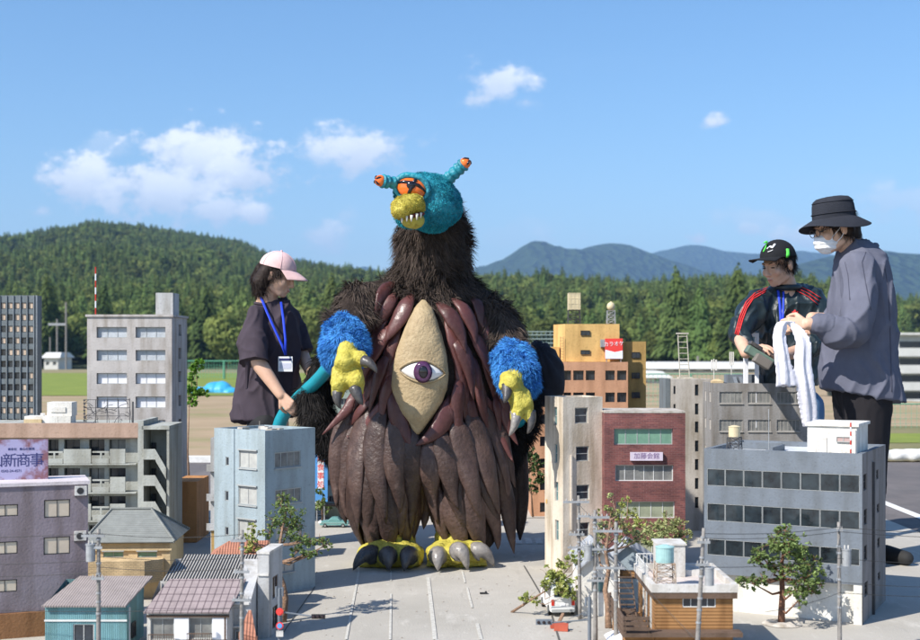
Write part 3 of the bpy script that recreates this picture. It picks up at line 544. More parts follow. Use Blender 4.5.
# ---------------------------------------------------------------- long apartment block with stair tower
B = Bld('apartment_block', 'long greenish white apartment block with balconies, brown roof fascia and open stair tower', 'building', angpos(-60, 6.35), .03, 1.0, .5, .665)
aR, _ = B.hit('f', 139.5, 440); B.w = aR; fm = B.fm('f')
hs = []; wl = []
zf = [.665-.078, .44, .30, .16]
for y0, y1 in ((439.5,455.5),(468,483.5),(496,507),(525,536)):
    for x0, x1 in ((30,44),(48,58.5),(64,80),(89,104.5),(109,125.5),(-14,2),(8,24),(-50,-36),(-32,-18)):
        r = B.rect('f', x0, y0, x1, y1); hs.append(r); wl.append(r)
shell(B, m_green, {'f': hs}, .03, lip=.0)
for i, r in enumerate(wl): window(B, 'f', r, 2, 1, m_frame_d, m_gdark if i % 4 else m_ggrey, .03, .003)
mb = MB()
a, t0 = B.hit('f', 10, 437); _, t1 = B.hit('f', 10, 423); mb.fbox(fm, -.01, aR+.004, t0, t1, .002, .05); mb.fbox(fm, -.01, aR+.004, t0-.006, t0-.001, .002, .04); mb.build('roof_fascia', m_fascia, B.root)
for k, (ya, yb) in enumerate(((452,462.5),(480,491),(507,519),(535,548))):
    _, ta = B.hit('f', 60, yb); _, tb = B.hit('f', 60, ya); mb = MB()
    mb.fbox(fm, .0, aR-.006, ta-.008, ta-.001, .001, .055); h_ = tb-ta
    for x0, x1, full in ((-60,-20,1),(-18,20,0),(22,48,0),(48.5,66,.45),(66.5,94,1),(95,112,.45),(112.5,128,1)):
        s0, _ = B.hit('f', x0, 450); s1, _ = B.hit('f', x1, 450)
        if full == 0: full = .45
        mb.fbox(fm, max(0, s0), s1-.002, ta, ta+h_*(1.35 if full == 1 else .45), .045, .055)
        if full != 1: mb.fbox(fm, max(0, s0), s1-.002, ta+h_*1.0, ta+h_*1.15, .046, .053); mb.fbox(fm, (s0+s1)/2-.004, (s0+s1)/2+.004, ta+h_*.45, ta+h_*1.0, .047, .053)
    mb.build('balcony', m_green, B.root)
# stair tower: back wall, side walls and zigzag flights
s0, _ = B.hit('f', 139.5, 430); s1, zt = B.hit('f', 170.5, 426); mb = MB(); zt = .675; R_ = B.root
mb.box(s0+.002, s0+.03, -.05, .3, 0, .69); mb.box(s1-.01, s1+.002, -.045, .3, 0, .645); mb.box(s0+.03, s1-.01, .12, .135, 0, .66)
mb.box(s0+.022, s1+.004, -.05, .3, .646, .664) ; mb.build('stair_wall', m_green, B.root)
fl = [.55,.42,.29,.16]
for z in fl:
    mb = MB(); w_ = s1-s0; xm = s0+.03+w_*.38; y0 = -.05
    mb.box(s0+.031, xm, y0, .1, z-.052, z-.045); mb.box(s0+.031, xm, y0-.006, y0, z-.052, z)   # landing with parapet
    mb.pbox([(xm,y0-.006,z-.052),(s1-.012,y0-.006,z-.145),(s1-.012,y0,z-.145),(xm,y0,z-.052),(xm,y0-.006,z),(s1-.012,y0-.006,z-.093),(s1-.012,y0,z-.093),(xm,y0,z)])
    mb.pbox([(xm,y0,z-.058),(s1-.012,y0,z-.15),(s1-.012,.04,z-.15),(xm,.04,z-.058),(xm,y0,z-.045),(s1-.012,y0,z-.138),(s1-.012,.04,z-.138),(xm,.04,z-.045)])
    mb.box(xm, s1-.012, .045, .115, z-.118, z-.11)
    mb.build('stair_flight', m_green, B.root)
    q = MB(); q.box(s0+.04, s0+.06, .09, .118, z-.04, z+.02); q.build('door', m_gdark, B.root)
mb = MB(); 
xa, _ = B.hit('f', 18, 420); xb, _ = B.hit('f', 46, 420); xc, _ = B.hit('f', 65, 420)
mb.box(xa, xb+.03, .10, .2, .666, .705); mb.box(xb-.03, xc, .12, .22, .7055, .775); mb.box(xb+.031, xc, .10, .2, .666, .705)
mb.box(xb-.012,xc-.03,.115,.1195,.725,.75); mb.cyl((xb-.06,.15,.706), .012, .012, 12); mb.build('rooftop_plant', m_whitepaint, B.root)
q = MB(); q.box(xa+.002, xa+.09, .085, .0985, .667, .69); q.build('plywood_panel', m_cream, B.root)
# wire lattice frame on the roof
mb = MB(); ya_, zb_ = B.hit('f', 81, 421); xl, _ = B.hit('f', 81, 410); xr, _ = B.hit('f', 127, 410); random.seed(11); zt_ = .79; zb_ = .667; y_ = .06
for i in range(5): x = xl+(xr-xl)*i/4; mb.tube([(x,y_,zb_),(x,y_,zt_)], .0016, 4); mb.tube([(x,y_+.05,zb_),(x,y_,zb_+.08)], .001, 4)
for k in range(4): z = zb_+(zt_-zb_)*k/3; mb.tube([(xl,y_,z),(xr,y_,z)], .0014, 4)
for k in range(26):
    a = Vector((random.uniform(xl,xr), y_-.002, random.uniform(zb_,zt_))); b = a+Vector((random.uniform(-.07,.07), 0, random.uniform(-.06,.06))); b.x = min(max(b.x,xl),xr); b.z = min(max(b.z,zb_),zt_); mb.tube([a, (a+b)/2+Vector((0,0,.008)), b], .0014, 4)
for k in range(7):
    z = zb_+.015+k*.017; mb.box(xl-.004, xl+.006, y_-.004, y_+.002, z, z+.007)
mb.box(xr+.012, xr+.02, y_-.004, y_, zb_, zt_-.01)
mb.build('sign_frame', m_darkmetal, B.root)
# orange plywood crate behind it
mb = MB(); mb.box(0,.13,0,.34,0,.33); g0 = angpos(172.5, 6.9); o = based(mb, (0,0,0)).build('plywood_crate', m_plywood, None, bevel=.003); o.location = (g0.x, g0.y, 0); tag(o, 'tall orange plywood box standing right of the stair tower', 'box')
# ---------------------------------------------------------------- mauve building on a brown plinth with billboard
ang = .36
Kr = angpos(88, 4.72); wM = .66
B = Bld('mauve_office', 'mauve grey office block with cream curtained windows and a billboard on its roof', 'building', (Kr.x-wM*math.cos(ang), Kr.y-wM*math.sin(ang)), ang, wM, .22, .455, .09)
wr = [B.rect('f', *q) for q in ((44,499,70,518),(-8,504,18,517),(43.5,536,70,555),(-8,541,17.5,555),(-8,579,17,593))]
shell(B, m_mauve, {'f': wr}, .008, lip=0)
for r in wr: window(B, 'f', r, 2, 1, m_frame_d, m_gcream, .008, .003)
mb = MB(); mb.box(-.006,wM+.006,-.006,.226,.4555,.468); mb.build('roof', m_roofpale, B.root)
fm = B.fm('f')
for q in ((80.5,495),(80,540)): s_, t_ = B.hit('f', *q); ac_unit(B, fm, s_, t_, .034)
mb = MB(); mb.box(-.05,wM+.02,-.02,.24,-.09,-.001); mb.build('plinth', m_brownbase, B.root)
bb = empty('billboard', (0,0,0), 'mauve blossom billboard with dark blue characters on the roof of the mauve building', 'billboard'); 
e_ = Vector((math.cos(ang-.15), math.sin(ang-.15), 0)); pR = P(48, 479, 4.78); zt = P(48, 439, 4.78).z; zb = pR.z; Rr = pR
bb.location = Vector((Rr.x, Rr.y, .558)); wB = .40
def bl(a, t, n=0): p = Rr-e_*a; nn_ = Vector((e_.y, -e_.x, 0)); return Vector((p.x, p.y, 0))+nn_*n+Vector((0,0,t))-bb.location
m_blossom = mat('blossom print', (.34,.32,.50,1), .6, .05, 26, 0, 1, col2=(.20,.09,.11,1)); 
N_, L_ = nodes(m_blossom); rp = [n for n in N_ if n.type == 'VALTORGB'][0]; rp.color_ramp.elements[0].position = .40; rp.color_ramp.elements[1].position = .56
nz = [n for n in N_ if n.type == 'TEX_NOISE'][0]; nz.inputs['Scale'].default_value = 17
# lavender ground in the middle, blossom towards the rim: gradient belongs to the print
tcb = N_.new('ShaderNodeTexCoord'); sb_ = N_.new('ShaderNodeSeparateXYZ'); L_.new(tcb.outputs['Generated'], sb_.inputs[0])
def m2(op, a, b): 
    n = N_.new('ShaderNodeMath'); n.operation = op
    for i, x in enumerate((a, b)):
        if isinstance(x, (int, float)): n.inputs[i].default_value = x
        else: L_.new(x, n.inputs[i])
    return n.outputs[0]
dd = m2('MAXIMUM', m2('ABSOLUTE', m2('SUBTRACT', sb_.outputs[0], .45), 0), m2('MULTIPLY', m2('ABSOLUTE', m2('SUBTRACT', sb_.outputs[2], .45), 0), 1.0)); L_.new(m2('SUBTRACT', m2('ADD', nz.outputs[0], .34), m2('MULTIPLY', dd, .75)), rp.inputs[0])
mb = MB(); mb.pbox([bl(wB,zb,.004),bl(0,zb,.004),bl(0,zb,-.006),bl(wB,zb,-.006),bl(wB,zt,.004),bl(0,zt,.004),bl(0,zt,-.006),bl(wB,zt,-.006)]); mb.build('board', m_blossom, bb)
m_ink = mat('dark blue ink', (.03,.035,.14,1), .6, .1)
for i, ch in enumerate('事商新山'): 
    text('lettering', ch, .054, m_ink, bb, bl(.040+i*.048, (zt+zb)*.5-.005, .0045), e_, (0,0,1), .0004)
text('lettering', '■会社   ■山の開発', .011, m_ink, bb, bl(.095, zb+(zt-zb)*.76, .0045), e_, (0,0,1), .0003); text('lettering', '0242-24-4571', .013, m_ink, bb, bl(.13, zb+(zt-zb)*.22, .0045), e_, (0,0,1), .0003)
mb = MB()
for i in range(7):
    a = .01+i*.06; mb.tube([bl(a,.5585,-.003), bl(a,zb+.01,-.003)], .002, 5); mb.tube([bl(a,.5585,-.05), bl(a,zb+.03,-.008)], .0016, 5)
mb.build('support_post', m_metal, bb)
# ---------------------------------------------------------------- hip roofed house
def tiled_roof(root, name, m, quads, ridges=0, th=.006):   # quads: list of (eaveL, eaveR, topR, topL) with thickness
    mb = MB()
    for q in quads:
        q = [Vector(p) for p in q]; n = (q[1]-q[0]).cross(q[-1]-q[0]).normalized()
        if n.z < 0: n = -n
        k = len(q); lo = [p-n*th for p in q]; mb.add(q+lo, [tuple(range(k)), tuple(reversed(range(k, 2*k)))]+[(i, (i+1) % k, (i+1) % k+k, i+k) for i in range(k)])
    return mb.build(name, m, root)
def rowmat(name, c, axis='X', f=60, c2=(.6,.6,.62,1), f2=22):
    m = cmat(name, c, streak=0, var=.18, scale=20); stripe(m, axis, f, c2, .4, .002); stripe(m, 'Y', f2, (.85,.85,.85,1), .12); return m
m_greytile = cmat('grey green roof tile', (.24,.25,.235,1), streak=0, var=.15, scale=20); stripe(m_greytile, 'Y', 34, (.74,.74,.73,1), .3, .0012); m_slat = cmat('dark slatted roof', (.40,.38,.355,1), streak=0, scale=14); stripe(m_slat, 'X', 27.5, (.10,.10,.11,1), .42, .006)
m_pink = cmat('pinkish tin roof', (.31,.25,.245,1), streak=0, var=.14, scale=20); stripe(m_pink, 'X', 13, (.45,.42,.45,1), .07); stripe(m_pink, 'Y', 7, (.55,.52,.55,1), .05); m_dusty = cmat('dusty corrugated roof', (.32,.275,.26,1), streak=0, var=.14, scale=20); stripe(m_dusty, 'X', 34, (.72,.7,.7,1), .3, .0012); m_redtile = rowmat('red tile roof', (.46,.20,.13,1), 'X', 30, (.75,.72,.7,1))
B = Bld('hip_roof_house', 'cream tiled house with green window blinds under a grey hipped roof', 'house', angpos(88, 5.35), .05, .34, .34, .234)
wr = [B.rect('f', 103, 551.5, 123.5, 557.5), B.rect('f', 137.5, 551.5, 157, 557.5)]
shell(B, m_cream, {'f': wr}, .008, roof=False)
for r in wr: window(B, 'f', r, 2, 1, m_frame_g, m_ggreen, .008, .0025, hood=.012)
w_, d_, e = .34, .34, .022; z0 = .237; zr = .352
tiled_roof(B.root, 'roof', m_greytile, [((-e,-e,z0),(w_+e,-e,z0),(w_*.68,d_*.5,zr),(w_*.18,d_*.5,zr)), ((w_+e,-e,z0),(w_+e,d_+e,z0),(w_*.68,d_*.5,zr)), ((w_+e,d_+e,z0),(-e,d_+e,z0),(w_*.18,d_*.5,zr),(w_*.68,d_*.5,zr)), ((-e,d_+e,z0),(-e,-e,z0),(w_*.18,d_*.5,zr))])
mb = MB(); mb.tube([(w_*.17,d_*.5,zr+.002),(w_*.69,d_*.5,zr+.002)], .006, 6); mb.tube([(w_*.68,d_*.5,zr+.001),(w_+e,-e,z0+.003)], .005, 6); mb.tube([(w_*.68,d_*.5,zr+.001),(w_+e,d_+e,z0+.003)], .005, 6); mb.tube([(w_*.18,d_*.5,zr+.001),(-e,-e,z0+.003)], .005, 6); mb.build('ridge_tile', m_greytile, B.root)
mb = MB(); mb.box(-.01,.25,-.085,-.002,.075,.168); mb.pbox([(.25,-.085,.075),(.315,-.03,.075),(.315,-.002,.075),(.25,-.002,.075),(.25,-.085,.168),(.315,-.03,.168),(.315,-.002,.168),(.25,-.002,.168)]); mb.build('balcony', m_creamtile, B.root)
mb = MB(); mb.box(-.008,w_+.008,-.010,-.001,.200,.207); mb.build('moulding', m_cream, B.root)
# ---------------------------------------------------------------- teal corrugated hut
B = Bld('teal_hut', 'teal corrugated hut with a dusty pinkish lean-to roof and one dark window', 'house', angpos(45, 4.42), .0, .282, .24, .158)
wr = [B.rect('f', 73, 624, 94, 642)]
shell(B, m_teal, {'f': wr}, .008, roof=False)
window(B, 'f', wr[0], 2, 1, m_frame_w, m_gdark, .008, .0025)
w_ = .282; tiled_roof(B.root, 'roof', m_dusty, [((-.006,-.02,.160),(w_+.001,-.02,.160),(w_+.03,.25,.215),(.045,.25,.215))])
mb = MB(); mb.add([(w_+.0005,0,.158),(w_+.0005,.24,.158),(w_+.0005,.24,.205)], [(0,1,2)]); mb.add([(-.0005,0,.158),(-.0005,.24,.158),(-.0005,.24,.205)], [(0,2,1)]); mb.quad((0,.2405,.15),(w_,.2405,.15),(w_,.2405,.205),(0,.2405,.205)); mb.build('gable', m_teal, B.root)
mb = MB(); mb.box(-.002,w_+.002,-.004,-.0005,.102,.108); mb.build('moulding', m_frame_w, B.root)
wr = [(.05,.10,.03,.085)]; window(B, 'r', wr[0], 2, 1, m_frame_d, m_gdark, -.002, .0025)
mb = MB(); mb.tube([(w_+.008,.01,.0),(w_+.008,.01,.15)], .003, 6); mb.build('drainpipe', m_metal, B.root)
# ---------------------------------------------------------------- house with dark slatted roof
B = Bld('slatted_roof_shed', 'low house under a black and white slatted corrugated roof behind the pink roofed house', 'house', angpos(163, 4.86), .0, .34, .21, .165)
shell(B, m_ltgrey, {'f': [(.03,.09,.10,.15),(.13,.19,.10,.15)]}, .008, roof=False)
for r in ((.03,.09,.10,.15),(.13,.19,.10,.15)): window(B, 'f', r, 2, 1, m_frame_g, m_gdark, .008, .0025)
tiled_roof(B.root, 'roof', m_slat, [((-.004,-.02,.166),(.336,-.02,.166),(.372,.235,.226),(.035,.235,.226))]); mb = MB(); mb.box(-.004,.336,-.024,-.0205,.155,.163); mb.build('gutter', m_rust, B.root)
mb = MB(); mb.add([(.3405,0,.165),(.3405,.21,.165),(.3405,.21,.212)], [(0,1,2)]); mb.add([(-.0005,0,.165),(-.0005,.21,.165),(-.0005,.21,.212)], [(0,2,1)]); mb.quad((0,.2105,.15),(.34,.2105,.15),(.34,.2105,.212),(0,.2105,.212)); mb.build('gable', m_ltgrey, B.root)
# ---------------------------------------------------------------- red roofed house further back
B = Bld('red_roof_house', 'small house showing only its red tiled roof left of the young tree', 'house', angpos(212, 5.12), .1, .22, .15, .215)
shell(B, m_cream, {}, .008, roof=False); tiled_roof(B.root, 'roof', m_redtile, [((-.012,-.02,.212),(.22,-.02,.212),(.22,.085,.262),(.06,.085,.262)), ((-.012,.17,.212),(.22,.17,.212),(.22,.085,.262),(.06,.085,.262)), ((-.012,-.02,.212),(.06,.085,.262),(-.012,.17,.212))])
# ---------------------------------------------------------------- pink roofed house with railings
B = Bld('pink_roof_house', 'white two storey house with a pinkish tin roof, shutters and little window railings', 'house', angpos(147, 4.42), .0, .285, .20, .135)
wr = [B.rect('f', 150.5, 618, 174, 640), B.rect('f', 189, 617.5, 212, 639)]
shell(B, m_paper, {'f': wr}, .01, roof=False)
for r in wr: window(B, 'f', r, 2, 1, m_frame_g, m_ggrey, .01, .003)
tiled_roof(B.root, 'roof', m_pink, [((-.008,-.022,.138),(.286,-.022,.138),(.31,.19,.215),(.035,.19,.215))])
fm = B.fm('f')
for r in wr:
    mb = MB(); mb.fbox(fm, r[0]-.004, r[1]+.004, r[2]-.004, r[2]-.001, .001, .022); mb.fbox(fm, r[0]-.004, r[1]+.004, r[2]+.022, r[2]+.025, .019, .022)
    for i in range(12): s_ = r[0]-.003+(r[1]-r[0]+.005)*i/11; mb.fbox(fm, s_, s_+.0015, r[2]-.001, r[2]+.022, .0195, .0215)
    mb.build('railing', m_darkbrown, B.root)
mb = MB(); mb.fbox(fm, 0,.285,.118,.124,.001,.012); mb.fbox(fm,.268,.274,0,.118,.001,.008); mb.build('trim', m_darkbrown, B.root)
for q in (wr[0][1]+.002, wr[1][1]+.002): mb = MB(); mb.fbox(fm, q, q+.05, wr[0][2]+.004, .115, .001, .007); mb.build('shutter', m_signwhite, B.root)
mb = MB(); mb.add([(.2855,0,.135),(.2855,.2,.135),(.2855,.19,.208)], [(0,1,2)]); mb.add([(-.0005,0,.135),(-.0005,.2,.135),(-.0005,.19,.208)], [(0,2,1)]); mb.quad((0,.2005,.13),(.285,.2005,.13),(.285,.195,.206),(0,.195,.206)); mb.build('gable', m_paper, B.root)
# white party-wall house (231-255) and narrow grey block (257-276)
B = Bld('white_gable_house', 'narrow white walled house with slanting parapet between pink roof and grey block', 'house', angpos(232, 4.5), .0, .066, .26, .20)
mb = MB(); mb.pbox([(0,0,0),(.066,0,0),(.066,.26,0),(0,.26,0),(0,0,.158),(.066,0,.158),(.066,.26,.262),(0,.26,.262)]); mb.build('wall', m_ltgrey, B.root); mb = MB(); mb.fbox(B.fm('f'),.004,.062,.145,.152,.001,.012); mb.fbox(B.fm('f'),.004,.062,.065,.07,.001,.01); mb.build('ledge', m_paper, B.root)
window(B, 'f', (.012,.054,.02,.055), 2, 1, m_frame_g, m_gdark, -.002, .003)
B = Bld('narrow_grey_block', 'narrow grey concrete block with windowed flank and flat white top beside the street', 'building', angpos(257.5, 4.62), -.12, .042, .19, .302)
shell(B, m_ltgrey, {'r': [(.05,.13,.13,.21),(.05,.13,.02,.10)]}, .01, lip=0)
for r in ((.05,.13,.13,.21),(.05,.13,.02,.10)): window(B, 'r', r, 2, 1, m_darkbrown, m_gdark, .01, .006)
mb = MB(); mb.box(-.003,.045,-.003,.193,.303,.312); mb.build('roof', m_paper, B.root); mb = MB(); mb.fbox(B.fm('f'), 0, .042, .225, .232, .001, .006); mb.build('moulding', m_paper, B.root)
mb = MB(); mb.add([(0,0,0),(.055,.02,0),(.012,.06,.0),(.0,0,.0)], [(0,1,2)]); 
p_ = angpos(248, 4.33); rr_ = MB(); rr_.add([(-.028,-.02,.085),(.032,-.02,.07),(.008,.02,.155),(-.002,.02,.155)],[(0,1,2,3)]); rr_.add([(-.028,-.0175,.0),(.032,-.0175,.0),(.032,-.0175,.07),(-.028,-.0175,.085)],[(0,1,2,3)]); rr_.box(-.026,.03,-.0165,.02,0,.068); o = rr_.build('red_roof_kiosk', m_redtile, None); o.location = (p_.x, p_.y, 0); tag(o, 'tiny kiosk with a steep dark red roof at the bottom edge beside the wooden pole', 'kiosk')
# ---------------------------------------------------------------- pale blue building on the corner
Kp = angpos(265, 5.38); uR = Vector((.185,.23)).normalized(); angR = math.atan2(uR.y, uR.x)
B = Bld('pale_blue_building', 'pale blue four storey block with shuttered windows standing on the left corner', 'building', Kp, angR, .295, .325, .70)
B.w = .295; B.d = .325
wl = [B.rect('l', 239, 451.5, 257, 467.5), B.rect('l', 238.5, 487.5, 256.8, 504), B.rect('l', 238, 521, 256, 537), B.rect('l', 237.5, 556, 256, 572)]
wsm = [B.rect('l', 225.6, 457, 228.8, 465.5), B.rect('l', 225, 491, 228.5, 500.5), B.rect('l', 225, 527, 228.5, 535), B.rect('l', 225, 560, 228.5, 568)]
wf = [B.rect('f', 274.6, 450.5, 300.8, 468.5), B.rect('f', 275, 487, 301.3, 504.5), B.rect('f', 275.5, 523.5, 301.8, 541), B.rect('f', 276, 563, 294.5, 574)]
shell(B, m_blue, {'l': wl+wsm, 'f': wf}, .008, lip=.012)
for r in wl: window(B, 'l', r, 2, 1, m_frame_g, m_gwhite, .008, .0035, sill=True, hood=.008)
for r in wsm: window(B, 'l', r, 1, 1, m_frame_g, m_gdark, .008, .0025)
for i, r in enumerate(wf): window(B, 'f', r, 4 if i < 3 else 2, 1, m_frame_g, m_ggrey if i < 2 else m_gwhite, .008, .0035, sill=True)
mb = MB(); s_, _ = B.hit('l', 234, 480); mb.fbox(B.fm('l'), s_, s_+.004, 0, .7, .0008, .004); mb.build('pipe', m_blue, B.root)
mb = MB(); random.seed(2)
for i in range(9): x = random.uniform(.05,.24); y = random.uniform(.05,.26); mb.box(x,x+random.uniform(.01,.05),y,y+random.uniform(.01,.04),.688,.688+random.uniform(.004,.014))
mb.tube([(.06,.1,.688),(.06,.1,.735)], .0015, 5); mb.build('rooftop_rubble', m_ivory, B.root)
# narrow balconied block behind it on the left
B = Bld('narrow_balcony_block', 'slim pale block with little balconies tucked behind the left side of the pale blue block', 'building', angpos(210.5, 6.1), .0, .07, .2, .62)
shell(B, m_ltgrey, {'f': [(.03,.055,.50,.56),(.03,.055,.36,.42)]}, .01, lip=.006)
for r in ((.03,.055,.50,.56),(.03,.055,.36,.42)): window(B, 'f', r, 1, 1, m_frame_d, m_gdark, .01, .003)
for z in (.47,.33,.19): mb = MB(); mb.box(-.012,.068,-.04,-.001,z-.006,z); mb.box(-.012,.068,-.04,-.036,z,z+.028); mb.build('balcony', m_ltgrey, B.root)
mb = MB(); mb.box(.01,.03,-.03,-.002,.0,.184); mb.build('post', m_ochre, B.root)
# ---------------------------------------------------------------- street behind the costume, left
B = Bld('grey_green_block', 'grey green block with ribbon windows seen behind the dark furry hip', 'building', angpos(322, 7.9), .0, .34, .35, .82)
wr = []
for k in range(7): z = .10+k*.1; wr += [(.0+.02+i*.075, .0+.082+i*.075, z, z+.04) for i in range(4)]
shell(B, cmat('grey green render', (.33,.40,.36,1)), {'f': wr}, .008, lip=.01)
for r in wr: window(B, 'f', r, 3, 1, m_frame_g, m_gdark, .008, .003)
mb = MB(); mb.box(-.1,.36,-.1,-.002,.085,.092); mb.build('awning', m_darkbrown, B.root)
p_ = angpos(313.5, 7.75); sg = empty('banner_sign', (p_.x, p_.y, 0), 'tall light blue vertical shop banner with red characters behind the pale blue block', 'sign'); mb = MB(); mb.box(0,.085,0,.012,.12,.66); mb.build('board', m_signblue, sg); mb = MB(); mb.box(.025,.062,-.003,-.0005,.20,.56); mb.build('panel', m_signwhite, sg)
for i, ch in enumerate('大衆酒場食事処'): text('lettering', ch, .045, m_signred, sg, (.0435,-.0035,.535-i*.052), (1,0,0), (0,0,1), .0004)
mb = MB(); mb.tube([(.02,.006,0),(.02,.006,.12)], .004, 6); mb.tube([(.065,.006,0),(.065,.006,.12)], .004, 6); mb.build('post', m_metal, sg)
def car(name, label, loc, rz, L_, Wd, Hh, paint, kind, group=None):
    r = empty(name, (loc[0], loc[1], loc[2] if len(loc) > 2 else .001), label, 'car' if kind != 'van' else 'van', group, rz)
    if kind == 'van': prof = [(-.5,.16),(-.5,.40),(-.49,.62),(-.455,.94),(-.42,1.0),(.20,1.0),(.27,.95),(.40,.62),(.49,.50),(.5,.34),(.5,.16)]
    else: prof = [(-.5,.30),(-.495,.52),(-.44,.60),(-.24,.64),(-.12,.97),(-.02,1.0),(.10,.97),(.22,.66),(.44,.58),(.50,.46),(.5,.30),(.48,.22),(-.48,.22)]
    rings = []
    for yv, ins, top in ((-.5,.035,.0),(-.47,.0,.0),(-.30,0,0),(.30,0,0),(.47,0,0),(.5,.035,0)):
        rings.append([Vector((x*L_*(1-ins), yv*Wd*(.86+.14*(1-max(0, z-.5)*2*.9)), z*Hh*(1-ins*.4))) for x, z in prof])
    mb = MB(); mb.ring(rings); mb.build('body', paint, r, bevel=.0015)
    gm = m_gblue
    def pane(name, pts): q = MB(); q.add(pts, [tuple(range(len(pts)))]); q.build(name, gm, r)
    if kind == 'van':
        k = .001; pane('rear_window', [(-.4935*L_-k,-.36*Wd,.64*Hh),(-.4935*L_-k,.36*Wd,.64*Hh),(-.459*L_-k,.33*Wd,.92*Hh),(-.459*L_-k,-.33*Wd,.92*Hh)]); pane('windscreen', [(.395*L_+k,-.38*Wd,.64*Hh),(.395*L_+k,.38*Wd,.64*Hh),(.28*L_+k,.35*Wd,.94*Hh),(.28*L_+k,-.35*Wd,.94*Hh)])
        for s in (-1, 1):
            for x0, x1 in ((-.42,-.16),(-.13,.08),(.11,.28)): pane('side_window', [(x0*L_, s*.4925*Wd,.62*Hh),(x1*L_, s*.4925*Wd,.62*Hh),((x1-.01)*L_, s*.452*Wd,.90*Hh),(x0*L_, s*.452*Wd,.90*Hh)])
            q = MB(); q.box(-.505*L_,-.497*L_,s*.41*Wd-.006,s*.41*Wd+.006,.36*Hh,.55*Hh); q.build('tail_light', m_red, r)
        q = MB(); q.box(-.508*L_,-.499*L_,-.09*Wd,.09*Wd,.34*Hh,.42*Hh); q.build('number_plate', m_signwhite, r); q = MB(); q.box(-.515*L_,-.49*L_,-.46*Wd,.46*Wd,.15*Hh,.24*Hh); q.build('bumper', m_frame_g, r)
    else:
        k = .001
        for s in (-1, 1):
            pane('side_window', [(-.21*L_,s*.478*Wd,.67*Hh),(-.02*L_,s*.478*Wd,.67*Hh),(-.03*L_,s*.437*Wd,.93*Hh),(-.12*L_,s*.44*Wd,.93*Hh)]); pane('side_window', [(.0*L_,s*.478*Wd,.67*Hh),(.19*L_,s*.478*Wd,.67*Hh),(.095*L_,s*.44*Wd,.93*Hh),(.0*L_,s*.437*Wd,.93*Hh)])
            q = MB(); q.box(-.47*L_,.47*L_,s*.503*Wd-.001,s*.503*Wd+.001,.44*Hh,.46*Hh); q.build('trim', m_frame_w, r)
        for s in (-1, 1): q = MB(); q.ell((.498*L_, s*.36*Wd, .47*Hh), .008, None, 10, 6); q.build('headlight', m_signwhite, r)
        q = MB(); q.box(.495*L_,.515*L_,-.48*Wd,.48*Wd,.26*Hh,.34*Hh); q.box(-.515*L_,-.495*L_,-.48*Wd,.48*Wd,.26*Hh,.34*Hh); q.build('bumper', m_frame_w, r)
    rw = .155*Hh if kind == 'van' else .19*Hh
    for x in (-.31, .31):
        for s in (-1, 1):
            q = MB(); q.ring([[Vector((x*L_+rw*math.cos(a*math.pi/9), s*Wd*.47+yy_, rw+rw*math.sin(a*math.pi/9))) for a in range(18)] for yy_ in (-.1*Wd*.5, .1*Wd*.5)]); wq = q.build('wheel', m_tyre, r)
            q = MB(); q.ring([[Vector((x*L_+rw*.55*math.cos(a*math.pi/9), s*Wd*.47+yy_, rw+rw*.55*math.sin(a*math.pi/9))) for a in range(18)] for yy_ in (-.053*Wd, .053*Wd)]); q.build('rim', m_metal, wq)
    return r
m_carteal = mat('teal car paint', (.16,.36,.35,1), .25, .06, 5, spec=.6); m_carwhite = mat('white car paint', (.72,.72,.70,1), .3, .05, 8, spec=.5); m_cargrey = mat('grey car paint', (.30,.33,.34,1), .3, .05, 8, spec=.5)
g_ = G(334, 527.5); car('parked_car', 'teal old fashioned model saloon parked behind the costume', (g_.x, g_.y+.03), math.pi, .17, .07, .058, m_carteal, 'saloon')
g_ = G(323, 516); car('parked_car', 'grey model car half hidden beside the teal saloon', (g_.x-.0, g_.y+.02), math.pi, .16, .07, .055, m_cargrey, 'saloon')
g_ = G(560, 617); car('delivery_van', 'white model van seen from the rear under the fallen tree', (g_.x, g_.y+.13), math.pi/2+.09, .26, .098, .122, m_carwhite, 'van')
# ---------------------------------------------------------------- cream tower and brick building, centre right
Kp = angpos(563, 5.96); ang = math.atan2(.35, .937)
B = Bld('cream_corner_block', 'tall cream rendered block with sparse windows standing left of the brick building', 'building', Kp, ang, .205, .205, .82)
wf = [B.rect('f', 575, 407.5, 588, 423.5), B.rect('f', 576, 446, 589, 461.5), B.rect('f', 576.3, 484.5, 589.3, 500), B.rect('f', 576.5, 522, 589.5, 537.5)]
wl = [B.rect('l', 553.5, 407, 557, 425), B.rect('l', 554, 444, 557.3, 462.5), B.rect('l', 554.8, 482, 558.2, 500.5), B.rect('l', 555, 520.5, 558.6, 540)]
shell(B, m_tan, {'f': wf, 'l': wl}, .012, lip=.008)
for r in wf: window(B, 'f', r, 1, 2, m_frame_g, m_gdark, .012, .004)
for r in wl: window(B, 'l', r, 1, 2, m_frame_g, m_gteal, .012, .004)
mb = MB(); s_, t_ = B.hit('f', 571, 455); mb.fbox(B.fm('f'), s_-.004, s_+.004, 0.2, t_, .001, .008); mb.build('pipe', m_tan, B.root)
mb = MB(); s_, t_ = B.hit('l', 546.5, 499); mb.fbox(B.fm('l'), s_-.003, s_+.012, t_-.02, t_, .0015, .003); mb.build('yellow_mark', m_yellow, B.root)
B = Bld('brick_building', 'red brick three storey building with a small white sign and green curtained top windows', 'building', angpos(604.5, 5.93), .0, .375, .30, .747)
